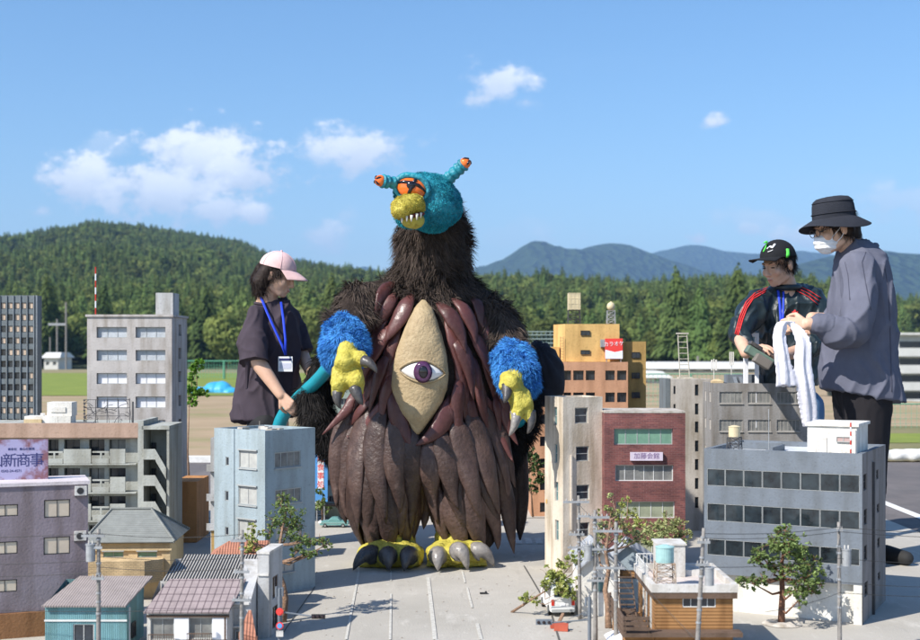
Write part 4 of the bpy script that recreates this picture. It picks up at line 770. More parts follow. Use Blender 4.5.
wf = [(B.rect('f', 614, 428.5, 673, 444.8), 5, m_ggreen, m_frame_g), (B.rect('f', 615.3, 465, 673.6, 481.3), 6, m_ggrey, m_frame_w), (B.rect('f', 616, 501.5, 675, 518.5), 5, m_golive, m_frame_w), (B.rect('f', 617, 540, 676, 556), 5, m_golive, m_frame_w)]
shell(B, m_brick, {'f': [w[0] for w in wf]}, .02, lip=0)
for r, n_, g_, f_ in wf: window(B, 'f', r, n_, 1, f_, g_, .02, .004)
mb = MB(); mb.box(-.002,.377,-.002,.302,.748,.756); mb.box(.01,.365,.01,.29,.7565,.758); mb.build('roof', m_ivory, B.root)
r = B.rect('f', 630, 452, 662.3, 460.3); mb = MB(); mb.fbox(B.fm('f'), r[0], r[1], r[2], r[3], .002, .018); sgn = mb.build('sign', mat('pale sign', (.58,.50,.58,1), .6, .08, 20), B.root)
text('lettering', '加藤会館', .03, mat('faded lilac ink', (.22,.14,.26,1), .7, .1), sgn, B.fm('f')((r[0]+r[1])/2, (r[2]+r[3])/2+.001, .0185), (1,0,0), (0,0,1), .0004)
# ---------------------------------------------------------------- yellow building with terracotta front
ang = .0; Kx = angpos(531, 8.0)
B = Bld('terracotta_and_yellow_block', 'yellow block with a terracotta balcony front and rooftop tanks', 'building', Kx, .0, .60, .5, 1.0)
aR, _ = B.hit('f', 628, 400); B.w = aR; _, zt = B.hit('f', 600, 362)
B.h = zt; wf = []
for k in range(7):
    y = 370.5+k*22
    for x0, x1 in ((543,551.2),(553.2,563.8),(565.5,575.2) if 0 else (562,571),(573,584) if 0 else (586.5,595),(605.3,615),(617,627) if 0 else (617,626.3)):
        pass
    for x0, x1 in ((563.5,571.2),(573.3,583.8),(585.8,595),(605.4,614.9),(617.2,626.6),(540,548),(551,560)):
        wf.append(B.rect('f', x0, y, x1, y+9.7))
wf = [w for w in wf if w[2] > .02]
shell(B, m_orange, {'f': wf}, .02, lip=.0)
for r in wf: window(B, 'f', r, 2, 1, m_frame_d, m_gdark, .02, .003)
def P_at(B_, px, py, y): # local x,z seen at depth y of the building frame
    a, t = B_.hit('f', px, py, 0, y); return a, t
y1 = .05; xl, zl = P_at(B, 565, 324, y1); xr, _ = P_at(B, 619.5, 324, y1); xk, _ = P_at(B, 556, 324, y1); up = MB()
up.pbox([(xl,y1,zt+.001),(xr,y1,zt+.001),(xr,y1+.3,zt+.001),(xk+.0,y1+.22,zt+.001),(xl,y1,zl),(xr,y1,zl),(xr,y1+.3,zl),(xk,y1+.22,zl)]); up.build('penthouse', m_yellow, B.root)
for q in ((580.5,330.5,590,335.5),(580.5,350,590,354.5)): r = B.rect('f', *q, x0=0, y0=y1); window(B, 'f', r, 2, 1, m_frame_d, m_gdark, -.002, .002, y0=y1)
y2 = .12; xa, za = P_at(B, 622, 341.5, y2); xb, _ = P_at(B, 646, 341.5, y2); wg = MB(); wg.box(aR+.001, xb, y2, y2+.35, 0, za); wg.box(xr+.001, aR, y2, y2+.3, zt+.001, za)
wg.build('wing', m_ochre, B.root)
for yy_ in (352,372.5,392,413,434): r = B.rect('f', 631.5, yy_, 640, yy_+6.2, x0=0, y0=y2); window(B, 'f', r, 2, 1, m_frame_d, m_gdark, -.002, .002, y0=y2)
xa2, za2 = P_at(B, 540, 347, .1); mb = MB(); mb.box(xa2-.06, xl-.03, .12, .3, zt+.001, za2); mb.build('low_penthouse', m_yellow, B.root)
tk, _ = P_at(B, 574, 324, .12); tank_tower(B.root, (tk,.12,zl+.001), .040, .05, .088, .108, m_tank, m_darkmetal, 'box')
tk, _ = P_at(B, 611, 324, .12); tank_tower(B.root, (tk,.12,zl+.001), .0265, .05, .085, .06, m_tank, m_metal, 'ball')
mb = MB(); la, _ = P_at(B, 560.5, 345, .04)
for dx in (0,.018): mb.tube([(la+dx,.04,zt),(la+dx,.04,zt+.16)], .0013, 4)
for k in range(9): mb.tube([(la,.04,zt+.015+k*.017),(la+.018,.04,zt+.015+k*.017)], .001, 4)
mb.build('ladder', m_darkmetal, B.root)
sx0, sz0 = P_at(B, 605, 359, .02); sx1, sz1 = P_at(B, 622.5, 338.5, .02); rs = empty('karaoke_sign', (0,0,0), 'red and white rooftop sign with white katakana on the yellow building', 'sign'); wl_ = B.K+Vector((sx0,.01,zt)); rs.location = wl_
mb = MB(); mb.box(0, sx1-sx0, 0, .012, sz0-zt, sz1-zt); mb.build('board', m_signred, rs); hS = sz1-sz0
mb = MB(); W_ = sx1-sx0; mb.add([(0,-.002,sz0-zt+.002),(W_,-.002,sz0-zt+.002),(W_,-.002,sz0-zt+hS*.42),(W_*.55,-.002,sz0-zt+hS*.34),(0,-.002,sz0-zt+hS*.46)], [(0,1,2,3,4)]); mb.build('white_panel', m_signwhite, rs)
text('lettering', 'カラオケ', .032, m_signwhite, rs, (W_*.5,-.001,sz1-zt-hS*.27), (1,0,.06), (-.1,0,1), .0008); text('lettering', 'BIG ECHO', .021, m_signred, rs, (W_*.5,-.003,sz0-zt+hS*.26), (1,0,0), (0,0,1), .0008) if 0 else None
mb = MB(); mb.tube([(.01,.006,0),(.01,.006,sz0-zt)], .003, 5); mb.tube([(W_-.01,.006,0),(W_-.01,.006,sz0-zt)], .003, 5); mb.build('post', m_metal, rs)
ob_ = MB(); ax, az = P_at(B, 603, 344, .045); ob_.box(ax-.018, ax+.028, .02, .046, az-.02, az+.028)
for i in range(4): ob_.box(ax-.016+i*.011, ax-.009+i*.011, .018, .0198, az-.017, az+.025)
ob_.build('air_conditioner', m_metal, B.root)
# ---------------------------------------------------------------- ivory tower with ladder, and mid grey block
Kp = angpos(671.5, 7.35)
B = Bld('ivory_tower', 'ivory grey tower with a white ladder frame on its roof behind the brick building', 'building', Kp, .05, .235, .26, .872)
wf = [B.rect('f', 673.5, 386, 675.7, 394), B.rect('f', 673.5, 404, 675.7, 412)]+[B.rect('f', 695, y, 698.6, y+11) for y in (384.5,403.5,421.5,440.5,459,478,497)]
wf = [w for w in wf if w[2] > 0]
shell(B, m_ivory, {'f': wf}, .01, lip=.006)
for r in wf: window(B, 'f', r, 1, 2, m_frame_d, m_gblue, .01, .003)
mb = MB(); mb.box(-.03,-.001,.02,.2,0,.875); mb.build('side_panel', m_slate, B.root)
lx, lz = B.hit('f', 680, 377, 0, .08); ldr = MB(); h_ = .262; zt0 = .873
for dx in (0, .057): ldr.tube([(lx+dx,.08,zt0),(lx-.012+dx*.92,.08,zt0+h_)], .0032, 6)
for k in range(8): f_ = (k+.5)/8; x_ = lx-.012*f_; ldr.tube([(x_,.08,zt0+h_*f_),(x_+.057-.0045*f_,.08,zt0+h_*f_)], .0024, 5)
ldr.box(lx-.022,lx+.05,.074,.086,zt0+h_-.003,zt0+h_+.006); ldr.box(lx-.012,lx+.07,.06,.1,zt0,zt0+.01); ldr.build('ladder_frame', mat('weathered white timber', (.50,.46,.38,1), .8, .2, 40), B.root)
Kp = angpos(713.5, 6.9); B = Bld('grey_concrete_block', 'mid grey concrete block with small multi pane windows in front of the two men', 'building', Kp, -.03, .50, .36, .86)
wf = [B.rect('f', x0, y, x1, y+11.5) for y in (391.8,419.8,448,476) for x0, x1 in ((719.5,742.8),(748,770.8),(776.8,799.8))]
wl = [(s0, s0+.06, t0, t1) for (_, _, t0, t1) in wf[::3] for s0 in (.06,.22)]
shell(B, m_conc2, {'f': wf, 'l': wl}, .01, lip=.008)
for r in wf: window(B, 'f', r, 6, 1, m_frame_b, m_ggrey, .01, .003, sill=True)
for r in wl: window(B, 'l', r, 1, 1, m_conc2, m_ivory, .006, .003)
xq, zq = B.hit('f', 728, 382.5, 0, .08); xq2, _ = B.hit('f', 765, 382.5, 0, .08)
mb = MB(); mb.box(xq, xq2, .08, .2, .861, .905)
for k in (0,1): mb.pbox([(xq+.03+k*.034,.05,.862),(xq+.05+k*.034,.05,.862),(xq+.05+k*.034,.079,.862),(xq+.03+k*.034,.079,.862),(xq+.022+k*.034,.07,.895),(xq+.042+k*.034,.07,.895),(xq+.042+k*.034,.079,.895),(xq+.022+k*.034,.079,.895)])
mb.build('rooftop_plant', m_bgrey, B.root)
xq, _ = B.hit('f', 717, 382, 0, .06); mb = MB(); mb.box(xq-.03,xq+.03,.03,.09,.861,.872); mb.pbox([(xq-.03,.03,.872),(xq+.03,.03,.872),(xq+.03,.09,.872),(xq-.03,.09,.872),(xq-.01,.05,.882),(xq+.01,.05,.882),(xq+.01,.07,.882),(xq-.01,.07,.882)]); mb.build('roof_hatch', m_cream, B.root)
xq, _ = B.hit('f', 731.5, 372, 0, .1); mb = MB(); mb.tube([(xq,.1,.905),(xq,.1,1.02)], .0022, 6)
for dx in (-.009,0,.009): mb.box(xq+dx-.0028,xq+dx+.0028,.092,.098,.955,1.03)
mb.build('mast', m_whitepaint, B.root)
xq, _ = B.hit('f', 714, 372, 0, .3); mb = MB(); mb.tube([(xq,.3,.85),(xq,.3,.93)], .002, 6)
for dx in (-.012,.012): mb.box(xq+dx-.004,xq+dx+.004,.295,.305,.925,.985)
mb.tube([(xq,.3,.93),(xq,.3,.99)], .003, 6); mb.build('mast', m_whitepaint, B.root)
xq, _ = B.hit('f', 788, 372, 0, .12); tank_tower(B.root, (xq,.12,.861), .034, .05, .098, .052, m_tank, m_metal, 'cyl', 4)
# ---------------------------------------------------------------- blue grey office, right
Kp = Vector((.976, 5.11)); ang = math.atan2(-.28, .544)
B = Bld('ribbon_window_office', 'blue grey three band office with ribbon windows, taupe flank and white rooftop hut at right', 'building', Kp, ang, .612, .548, .647)
bands = [(.499,.567),(.359,.429),(.223,.287)]; holes = []
nW = 8; s0, s1 = .012, .603
for z0_, z1_ in bands:
    for i in range(nW): holes.append((s0+(s1-s0)*i/nW+.0004, s0+(s1-s0)*(i+1)/nW-.0004, z0_, z1_))
wr = [B.rect('r', *q) for q in ((863.5,473,866.6,491),(864,508,867,525.5),(864,544,867.3,562),(864.5,580,868,597.5),(876.4,469,878.6,479.5),(877,503,879.3,513),(877.5,537,879.8,548),(878,571,880.3,581))]
mb = MB(); fmF = B.fm('f'); facade(mb, fmF, .612, .647, holes, .006, .15); mb.quad((0,.548,0),(.612,.548,0),(.612,.548,.647),(0,.548,.647)); mb.quad((0,0,.15),(.612,0,.15),(.612,.03,.15),(0,.03,.15))
q = .02; lip = .02
for a in ((0,.612,0,q),(0,.612,.548-q,.548),(0,q,q,.548-q),(.612-q,.612,q,.548-q)): mb.quad((a[0],a[2],.647),(a[1],a[2],.647),(a[1],a[3],.647),(a[0],a[3],.647))
for p_, r_ in (((q,q),(.612-q,q)),((.612-q,q),(.612-q,.548-q)),((.612-q,.548-q),(q,.548-q)),((q,.548-q),(q,q))): mb.quad((*p_,.627),(*r_,.627),(*r_,.647),(*p_,.647))
mb.build('wall', m_bgrey, B.root)
mb = MB(); mb.quad((q,q,.627),(.612-q,q,.627),(.612-q,.548-q,.627),(q,.548-q,.627)); mb.build('roof', cmat('pale roof', (.58,.60,.62,1), streak=.1), B.root)
mb = MB(); facade(mb, B.fm('r'), .548, .6465, wr, .01); mb.build('side_wall', m_taupe, B.root)
mb = MB(); facade(mb, B.fm('l'), .548, .6465, [], .01); mb.build('side_wall', m_slate, B.root)
mb = MB(); mb.box(.58,.611,.001,.03,0,.1495); mb.box(0,.58,.03,.035,0,.1495); mb.quad((.6,.0305,0),(.6115,.0305,0),(.6115,.0305,.15),(.6,.0305,.15)); mb.build('ground_floor', m_whitepaint, B.root)
for h_ in holes: window(B, 'f', h_, 1, 1, m_frame_g, m_gblue, .006, .0013)
for r in wr: window(B, 'r', r, 1, 2, m_frame_d, m_gdark, .01, .004)
mb = MB(); s_, _ = B.hit('r', 872.5, 520); mb.fbox(B.fm('r'), s_-.006, s_+.006, 0, .6, .001, .010); mb.build('drainpipe', m_darkmetal, B.root)
# rooftop hut
xh0, _ = B.hit('f', 810, 440, 0, .07); hb = MB(); xh0 = .385; 
hb.box(.395,.582,.06,.30,.6275,.745); hb.build('rooftop_hut', m_whitepaint, B.root); hb = MB(); hb.box(.387,.590,.052,.308,.7455,.757); hb.build('hut_roof', m_whitepaint, B.root)
window(B, 'f', (.505,.56,.685,.708), 2, 1, m_frame_g, mat('dusty pink shutter', (.42,.30,.28,1), .6), -.002, .003, x0=0, y0=.06)
mb = MB(); mb.box(.425,.47,.0565,.0595,.628,.70); mb.build('door', m_paper, B.root)
mb = MB(); mb.box(.36,.39,.03,.09,.628,.633); mb.box(.35,.60,.02,.055,.628,.632); mb.build('step', m_ivory, B.root)
stripedpole(B.root, (.565,.028,.628), .135, .003, 8)
mb = MB(); mb.tube([(.21,.20,.628),(.21,.20,.80)], .0016, 5); mb.cyl((.21,.20,.628), .014, .006, 12); mb.build('rod', m_metal, B.root)
tank_tower(B.root, (.085,.14,.628), .026, .05, .058, .040, m_tank, m_darkmetal, 'cyl', 2)
mb = MB(); mb.box(.03,.24,.30,.31,.628,.655); mb.box(.24,.25,.10,.31,.628,.652); mb.build('roof_kerb', m_bgrey, B.root)
# ---------------------------------------------------------------- timber house with roof terrace, bottom right
Kf = angpos(655, 4.25); B = Bld('timber_terrace_house', 'honey coloured timber house with a flat roof terrace, wooden stair and turquoise water tank', 'house', Kf, .0, .262, .40, .215)
B.w, _ = B.hit('f', 733, 600); wv = B.w
r = B.rect('f', 682.5, 597, 716, 607.5)
shell(B, m_wood, {'f': [r], 'l': [(.10,.16,.06,.20),(.17,.23,.06,.20),(.27,.33,.06,.20)]}, .008, lip=0)
window(B, 'f', r, 4, 1, m_frame_w, m_gdark, .008, .003)
for q_ in ((.10,.16,.06,.20),(.17,.23,.06,.20),(.27,.33,.06,.20)): window(B, 'l', q_, 2, 1, m_frame_w, m_ggrey, .008, .004)
m_deck = cmat('pinkish roof deck', (.60,.53,.49,1), streak=.1)
mb = MB(); mb.box(-.012,wv+.012,-.014,.412,.216,.236); mb.build('eaves', m_darkbrown, B.root)
mb = MB(); zq = .2365; zt = .263; mb.box(-.014,wv+.014,-.016,.0,zq,zt); mb.box(-.014,wv+.014,.398,.414,zq,zt); mb.box(-.014,.002,.0,.398,zq,zt); mb.box(wv-.002,wv+.014,.0,.398,zq,zt); mb.build('parapet', m_paper, B.root)
mb = MB(); mb.box(.002,wv-.002,0,.398,.2365,.2405); mb.build('terrace', m_deck, B.root)
mb = MB(); mb.box(.05,.145,.25,.37,.241,.352); mb.box(.045,.150,.245,.375,.3525,.358); mb.build('stair_hut', m_paper, B.root)
mb = MB(); mb.box(.145,.205,.27,.36,.241,.262); mb.build('low_wall', m_paper, B.root)
tank_tower(B.root, (.043,.065,.241), .034, .05, .082, .05, mat('pale turquoise tank', (.30,.48,.47,1), .6, .2, 20), m_rust, 'cyl', 3)
mb = MB()
for i in range(15): y = .12+i*.02; mb.tube([(-.006,y,.263),(-.006,y,.298)], .0012, 4)
for i in range(8): x = -.006+i*.013; mb.tube([(x,.405,.263),(x,.405,.298)], .0012, 4)
mb.tube([(-.006,.12,.298),(-.006,.405,.298)], .0018, 4); mb.tube([(-.006,.405,.298),(.09,.405,.298)], .0018, 4); mb.build('railing', m_frame_w, B.root)
mb = MB(); mb.box(-.02,wv+.02,-.06,-.001,.098,.112); mb.box(-.115,-.0205,-.06,.36,.098,.110); mb.build('balcony_floor', m_darkbrown, B.root)
mb = MB()
for z in (.120,.137,.154): mb.box(-.115,-.109,-.06,.36,z,z+.011)
for z in (.120,.137,.154): mb.box(-.108,-.025,-.06,-.055,z,z+.011)
for y in (-.058,.08,.22,.355): mb.box(-.108,-.103,y,y+.006,.111,.166)
mb.box(-.03,-.0245,-.0545,-.049,.111,.166); mb.build('balcony_rail', m_darkbrown, B.root)
mb = MB(); mb.box(-.10,-.002,.0,.35,0,.097); mb.build('lower_wall', m_wood, B.root)
st_ = MB()
for x in (-.092,-.04): st_.pbox([(x,.17,.111),(x+.004,.17,.111),(x+.004,.176,.111),(x,.176,.111),(x,.30,.24),(x+.004,.30,.24),(x+.004,.306,.24),(x,.306,.24)])
for k in range(8): f_ = (k+.5)/8; st_.box(-.088,-.040,.17+.13*f_-.008,.17+.13*f_+.008,.111+.13*f_-.0015,.111+.13*f_+.0015)
st_.build('stair', m_darkbrown, B.root)
aw = MB(); aw.pbox([(-.15,.05,.055),(-.102,.05,.055),(-.102,.17,.055),(-.15,.17,.055),(-.14,.05,.062),(-.102,.05,.078),(-.102,.17,.078),(-.14,.17,.062)]); aw.build('awning', m_signwhite, B.root)
# small grey gabled house behind the poles
B = Bld('grey_gabled_house', 'small white house with pale grey gabled roof behind the three utility poles', 'house', (.475, 5.0), .0, .15, .38, .19)
shell(B, m_whitepaint, {'f': [(.04,.09,.09,.15)], 'l': [(.12,.155,.02,.11)]}, .008, roof=False); window(B, 'f', (.04,.09,.09,.15), 2, 1, m_frame_g, m_gteal, .008, .003); window(B, 'l', (.12,.155,.02,.11), 1, 1, m_wood, m_cream, .008, .004)
m_greyroof = rowmat('pale grey sheet roof', (.36,.38,.41,1), 'X', 12, (.9,.9,.92,1), 6)
tiled_roof(B.root, 'roof', m_greyroof, [((-.02,-.02,.185),(-.02,.40,.185),(.075,.40,.262),(.075,-.02,.262)), ((.17,-.02,.185),(.17,.40,.185),(.075,.40,.262),(.075,-.02,.262))]); mb = MB(); mb.add([(0,0,.19),(.15,0,.19),(.075,0,.257)], [(0,1,2)]); mb.add([(0,.38,.19),(.15,.38,.19),(.075,.38,.257)], [(0,2,1)]); mb.build('gable', m_whitepaint, B.root)
B = Bld('blue_grey_cottage', 'blue grey cottage with a brown shop front between the tree trunk and the wooden stair', 'house', angpos(610, 5.15), -.1, .16, .2, .20)
m_bluew = cmat('blue grey plaster', (.30,.36,.40,1)); shell(B, m_bluew, {'f': [(.015,.145,.12,.155)]}, .006, roof=False); window(B, 'f', (.015,.145,.12,.155), 4, 1, m_darkbrown, m_wood, .006, .004)
tiled_roof(B.root, 'roof', m_greyroof, [((-.02,-.02,.19),(-.02,.22,.19),(.07,.22,.262),(.07,-.02,.262)), ((.18,-.02,.19),(.18,.22,.19),(.07,.22,.262),(.07,-.02,.262))]); mb = MB(); mb.add([(0,0,.20),(.16,0,.20),(.07,0,.256)], [(0,1,2)]); mb.build('gable', m_bluew, B.root)
# ---------------------------------------------------------------- miniature trees
def mini_tree(name, label, base, pts, R, blobs, lm, size=.011, per=34, trunkm=None, seed=0, cat='tree', group=None):
    """pts: trunk polyline (world), blobs: (px, py, D, r) clumps of foliage each carried by a branch"""
    random.seed(seed); size *= .80; blobs = [(a_, b_2, c_2, q_*1.13) for a_, b_2, c_2, q_ in blobs]; r = empty(name, base, label, cat, group); tm = trunkm or m_twig; mb = MB()
    jit = [Vector(p)+Vector((random.uniform(-1,1), random.uniform(-1,1), 0))*.004 for p in pts]; mb.tube(jit, [R*.82*(1-.75*i/(len(pts)-1)) for i in range(len(pts))], 8)
    tr = mb.build('trunk', tm, r, smooth=True, world=True); bl_ = []; br = MB()
    for (px, py, D, rad) in blobs:
        c = P(px, py, D); i = min(range(1, len(pts)), key=lambda k: (Vector(pts[k])-c).length+(.12 if pts[k][2] > c.z else 0)); a = Vector(pts[i]); m1 = a.lerp(c, .5)+Vector((random.uniform(-.03,.03), random.uniform(-.02,.02), random.uniform(-.035,.0)))
        br.tube([a, m1, c], [R*.32, R*.22, R*.08], 6); 
        for k in range(5): d = Vector((random.gauss(0,1), random.gauss(0,1), random.gauss(0,1))).normalized()*rad*.95; br.tube([c.lerp(m1, .3*random.random()), c+d*.5+Vector((0,0,.003)), c+d], [R*.1, R*.07, .0006], 4)
        bl_.append((w2l(r, c), rad))
    br.build('branch', tm, r, smooth=True, world=True); link('crown', leaves_mesh(bl_, per, size), lm, r); return r
D = 5.0; b_ = G(284, 622)
mini_tree('street_tree', 'twisted street tree with sparse leafy boughs in front of the pale blue block', b_, [P(284,622,b_.y), P(285,598,4.9), P(283,584,4.9), P(278,572,4.9), P(280,562,4.9), P(279,545,4.92), P(282,528,4.95), P(286,512,5.0)], .016,
  [(283,505,5.0,.040),(290,515,5.0,.046),(276,520,4.98,.038),(296,524,5.0,.040),(287,532,4.96,.036),(270,531,4.95,.030),(302,540,4.95,.036),(311,541,4.95,.028),(320,540,4.95,.028),(326,545,4.95,.020),(297,550,4.93,.028),(309,556,4.9,.022),(283,498,5.0,.022),(306,553,4.9,.02),(318,552,4.92,.018)], m_leafA, .0085, 46, seed=1)
mini_tree('roof_side_shrub', 'yellowish bush leaning over the slatted roof beside the wooden pole', G(252,600), [G(252,600), P(252,575,5.2), P(250,558,5.2)], .008, [(248,540,5.15,.030),(256,546,5.15,.030),(246,550,5.15,.028),(258,534,5.15,.022),(252,526,5.15,.020),(262,549,5.15,.022)], m_leafB, .0085, 40, seed=2, cat='bush')
b_ = G(782, 624)
mini_tree('plaza_tree', 'leafy street tree with a brown trunk in front of the ribbon windows', b_, [b_, P(782,610,b_.y), P(782,592,b_.y), P(783,578,b_.y), P(782,565,b_.y), P(783,548,b_.y), P(785,535,b_.y)], .018,
  [(783,538,4.8,.052),(795,545,4.8,.046),(775,545,4.8,.040),(790,552,4.75,.04),(762,556,4.8,.038),(757,560,4.78,.028),(742,581,4.75,.028),(752,583,4.75,.032),(762,578,4.78,.026),(802,565,4.78,.040),(812,572,4.78,.040),(805,580,4.75,.042),(796,590,4.74,.034),(812,590,4.78,.034),(820,582,4.8,.022),(799,600,4.72,.026),(790,572,4.74,.036),(776,570,4.82,.034),(802,556,4.8,.036),(770,562,4.84,.030),(783,530,4.8,.026),(815,560,4.8,.02)], m_leafA, .0095, 46, trunkm=mat('reddish bark', (.24,.12,.075,1), .9, .4, 60, .8, 120), seed=3)
mb = MB(); mb.cyl((0,0,0), .075, .008, 18, .06); me = mb.mesh(); displace(me, lambda c, n: .006*vnoise(c, 40)); o = link('tree_pit', me, m_ivory, None); o.location = (b_.x, b_.y, .002); tag(o, 'low sandy mound round the foot of the plaza tree', 'mound')
mini_tree('backyard_tree', 'gnarled tree with thick trunk standing between the utility poles and the wooden stair', G(609,628), [G(609,628), P(608,605,4.85), P(606,590,4.88), P(608,570,4.9), P(605,552,4.9), P(608,535,4.92), P(611,520,4.95)], .016,
  [(605,525,5.0,.030),(600,535,5.0,.035),(598,548,5.0,.03),(612,512,5.05,.03),(620,522,5.05,.028),(630,532,5.1,.030),(626,541,5.1,.026),(617,536,5.0,.02),(612,498,5.1,.02),(640,537,5.1,.03)], m_leafC, .009, 40, seed=4)
mini_tree('brick_side_bush', 'rounded pale green bush in front of the brick wall above the terrace house', G(666,588), [G(666,588), P(665,565,5.55), P(666,545,5.55)], .014, [(666,522,5.55,.05),(655,528,5.55,.048),(676,528,5.55,.045),(648,540,5.5,.04),(662,537,5.5,.05),(680,538,5.55,.035),(670,545,5.5,.04),(688,533,5.55,.02)], m_leafC, .0095, 42, seed=5, cat='bush')
mini_tree('climbing_bush', 'loose yellow green bush rising between cream block and brick building', G(625,590), [G(625,590), P(624,560,5.55), P(622,530,5.6)], .01, [(622,507,5.65,.026),(628,500,5.65,.022),(616,515,5.65,.025),(632,515,5.65,.034),(640,524,5.6,.034),(628,528,5.6,.034),(603,507,5.7,.02),(596,513,5.7,.015)], m_leafB, .009, 36, seed=6, cat='bush')
g0 = G(512, 612); mini_tree('fallen_tree', 'uprooted small tree leaning over the white van with its bare trunk on the pavement', g0, [g0, P(530,600,5.0), P(545,591,5.0), P(556,585,5.02)], .007,
  [(558,578,5.0,.040),(568,583,4.98,.040),(548,574,5.0,.034),(560,592,4.95,.034),(570,594,4.95,.028),(561,563,5.05,.032),(570,556,5.05,.028),(578,563,5.05,.026),(583,552,5.1,.022),(530,597,5.02,.028),(524,600,5.0,.02),(545,585,5.0,.024),(536,604,4.98,.016)], m_leafB, .0095, 44, seed=7)
mini_tree('tower_side_sapling', 'bright green sapling peeping out from behind the pale grey tower', G(196,500), [G(190,500), P(188,450,8.8), P(190,400,8.8)], .012, [(196,366,8.8,.045),(192,378,8.8,.04),(197,392,8.8,.045),(203,393,8.8,.035),(192,402,8.8,.04),(188,390,8.8,.04),(200,362,8.8,.03)], m_leafD, .02, 24, seed=8)
mini_tree('wall_creeper', 'dark green creeper hanging on the terracotta wall right of the costume', G(534,517), [G(533,517), P(532,495,7.85), P(530,470,7.85)], .008, [(526,452,7.85,.04),(533,458,7.85,.04),(538,465,7.85,.04),(530,470,7.85,.04),(536,480,7.85,.04),(525,462,7.85,.03),(540,474,7.85,.035),(534,488,7.85,.03)], mat('dark creeper leaves', (.07,.12,.03,1), .6, .2, 20, island=.4, col2=(.04,.08,.02,1)), .016, 26, seed=9, cat='plant')
mini_tree('stair_side_plant', 'low twiggy plant at the foot of the three utility poles', G(588,612), [G(588,612), P(588,600,5.07), P(588,590,5.07)], .004, [(585,560,5.1,.022),(590,568,5.1,.022),(583,572,5.1,.02),(592,550,5.1,.018)], m_leafB, .0085, 40, seed=10, cat='plant')
mini_tree('street_corner_plant', 'blue green plant beside the shop banner behind the costume', G(322,524), [G(322,524), P(322,510,7.6), P(322,500,7.6)], .006, [(318,505,7.6,.035),(325,500,7.6,.03),(322,492,7.6,.03),(328,510,7.6,.025)], m_leafA, .012, 30, seed=12, cat='plant')
# ---------------------------------------------------------------- utility poles
def upole(label, base, h, arms=(), transformer=None, r=.0085, lean=0, group='model utility poles'):
    r *= .78
    rt = empty('utility_pole', base, label, 'utility pole', group); mb = MB(); n_ = 10
    mb.tube([(lean*k/n_, 0, h*k/n_) for k in range(n_+1)], [r*(1.12-.35*k/n_) for k in range(n_+1)], 10); mb.build('pole', m_pole, rt, smooth=True)
    random.seed(int(h*1e4))
    for k in range(7): z = h*(.35+.09*k+random.uniform(0,.07)); bands = MB(); bands.cyl((lean*z/h,0,z), r*1.16, .006, 10); bands.build('clamp', m_metal, rt)
    for z, w_, dx in arms:
        a = MB(); x = lean*z/h; a.box(x-w_/2+dx, x+w_/2+dx, -r-.006, -r-.001, z-.004, z+.004); ao = a.build('crossarm', m_metal, rt); i_ = MB()
        for k in range(4): i_.cyl((x-w_/2+dx+w_*(k+.5)/4, -r-.0035, z+.0045), .0022, .008, 8, .0015)
        i_.build('insulator', m_ltgrey, ao)
    if transformer:
        z, s = transformer; t = MB(); t.cyl((lean*z/h+s*(r+.017),-.004,z-.03), .015, .052, 16); t.cyl((lean*z/h+s*(r+.017),-.004,z+.0225), .0165, .004, 16); to = t.build('transformer', m_metal, rt)
        q_ = MB(); 
        for k in (-1,1): q_.cyl((lean*z/h+s*(r+.017)+k*.006,-.004,z+.027), .0025, .012, 8)
        q_.build('insulator', m_paper, to)
    return rt
def zat(py, D): return EYE-(py-HY)/F*D
poles = {}
def pole_at(label, px, D, ytop, **k): 
    b = angpos(px, D); poles[label] = (b.x+k.get('lean', 0), b.y, zat(ytop, D)); return upole(label, (b.x, b.y, 0), zat(ytop, D), **k)
pole_at('grey utility pole with a stack of white insulators in front of the teal hut', 98.5, 4.15, 529, arms=((.438,.075,-.015),(.40,.05,-.01),(.30,.04,0)), transformer=(.385,-1), r=.0095)
pole_at('thin grey utility pole in front of the pink roofed house and grey block', 241.5, 4.1, 530, arms=((.43,.05,-.01),(.33,.05,0),(.24,.06,0)), r=.0085, lean=.002)
pole_at('leftmost of the three close utility poles, nearest the cream block, with two crossarms', 580, 4.93, 495.5, arms=((.455,.10,-.01),(.40,.05,.02),(.33,.06,-.01),(.28,.09,0)), r=.0085, lean=-.006)
pole_at('middle of the three close utility poles, carrying a grey transformer', 595.5, 4.5, 510, arms=((.452,.07,.015),(.34,.08,0),(.23,.06,0)), transformer=(.33,-1), r=.0095, lean=-.002)
pole_at('rightmost of the three close utility poles, plain with one crossarm at the top', 616, 4.35, 522, arms=((.425,.10,-.03),(.30,.10,-.02)), r=.0095)
pole_at('leaning utility pole with a dark transformer in front of the timber terrace house', 695.5, 4.0, 528, arms=((.44,.04,0),(.37,.04,0)), transformer=(.335,1), r=.0095, lean=.026)
pole_at('utility pole with a pale transformer in front of the plaza tree and ribbon windows', 840, 4.3, 522, arms=((.435,.02,.0),), transformer=(.345,1), r=.009, lean=-.004)
def wires(label, segs, r=.0009):
    mb = MB(); c0 = None
    for a, b, sag in segs:
        a = Vector(a); b = Vector(b); mb.tube([a.lerp(b, k/12)-Vector((0,0,sag*4*(k/12)*(1-k/12))) for k in range(13)], r, 4)
        c0 = c0 or a
    based(mb, c0); o = mb.build('overhead_wires', m_wire, None); o.location = c0; tag(o, label, 'wires')
p1 = poles['grey utility pole with a stack of white insulators in front of the teal hut']; p2 = poles['thin grey utility pole in front of the pink roofed house and grey block']; p3 = poles['leaning utility pole with a dark transformer in front of the timber terrace house']; p4 = poles['utility pole with a pale transformer in front of the plaza tree and ribbon windows']
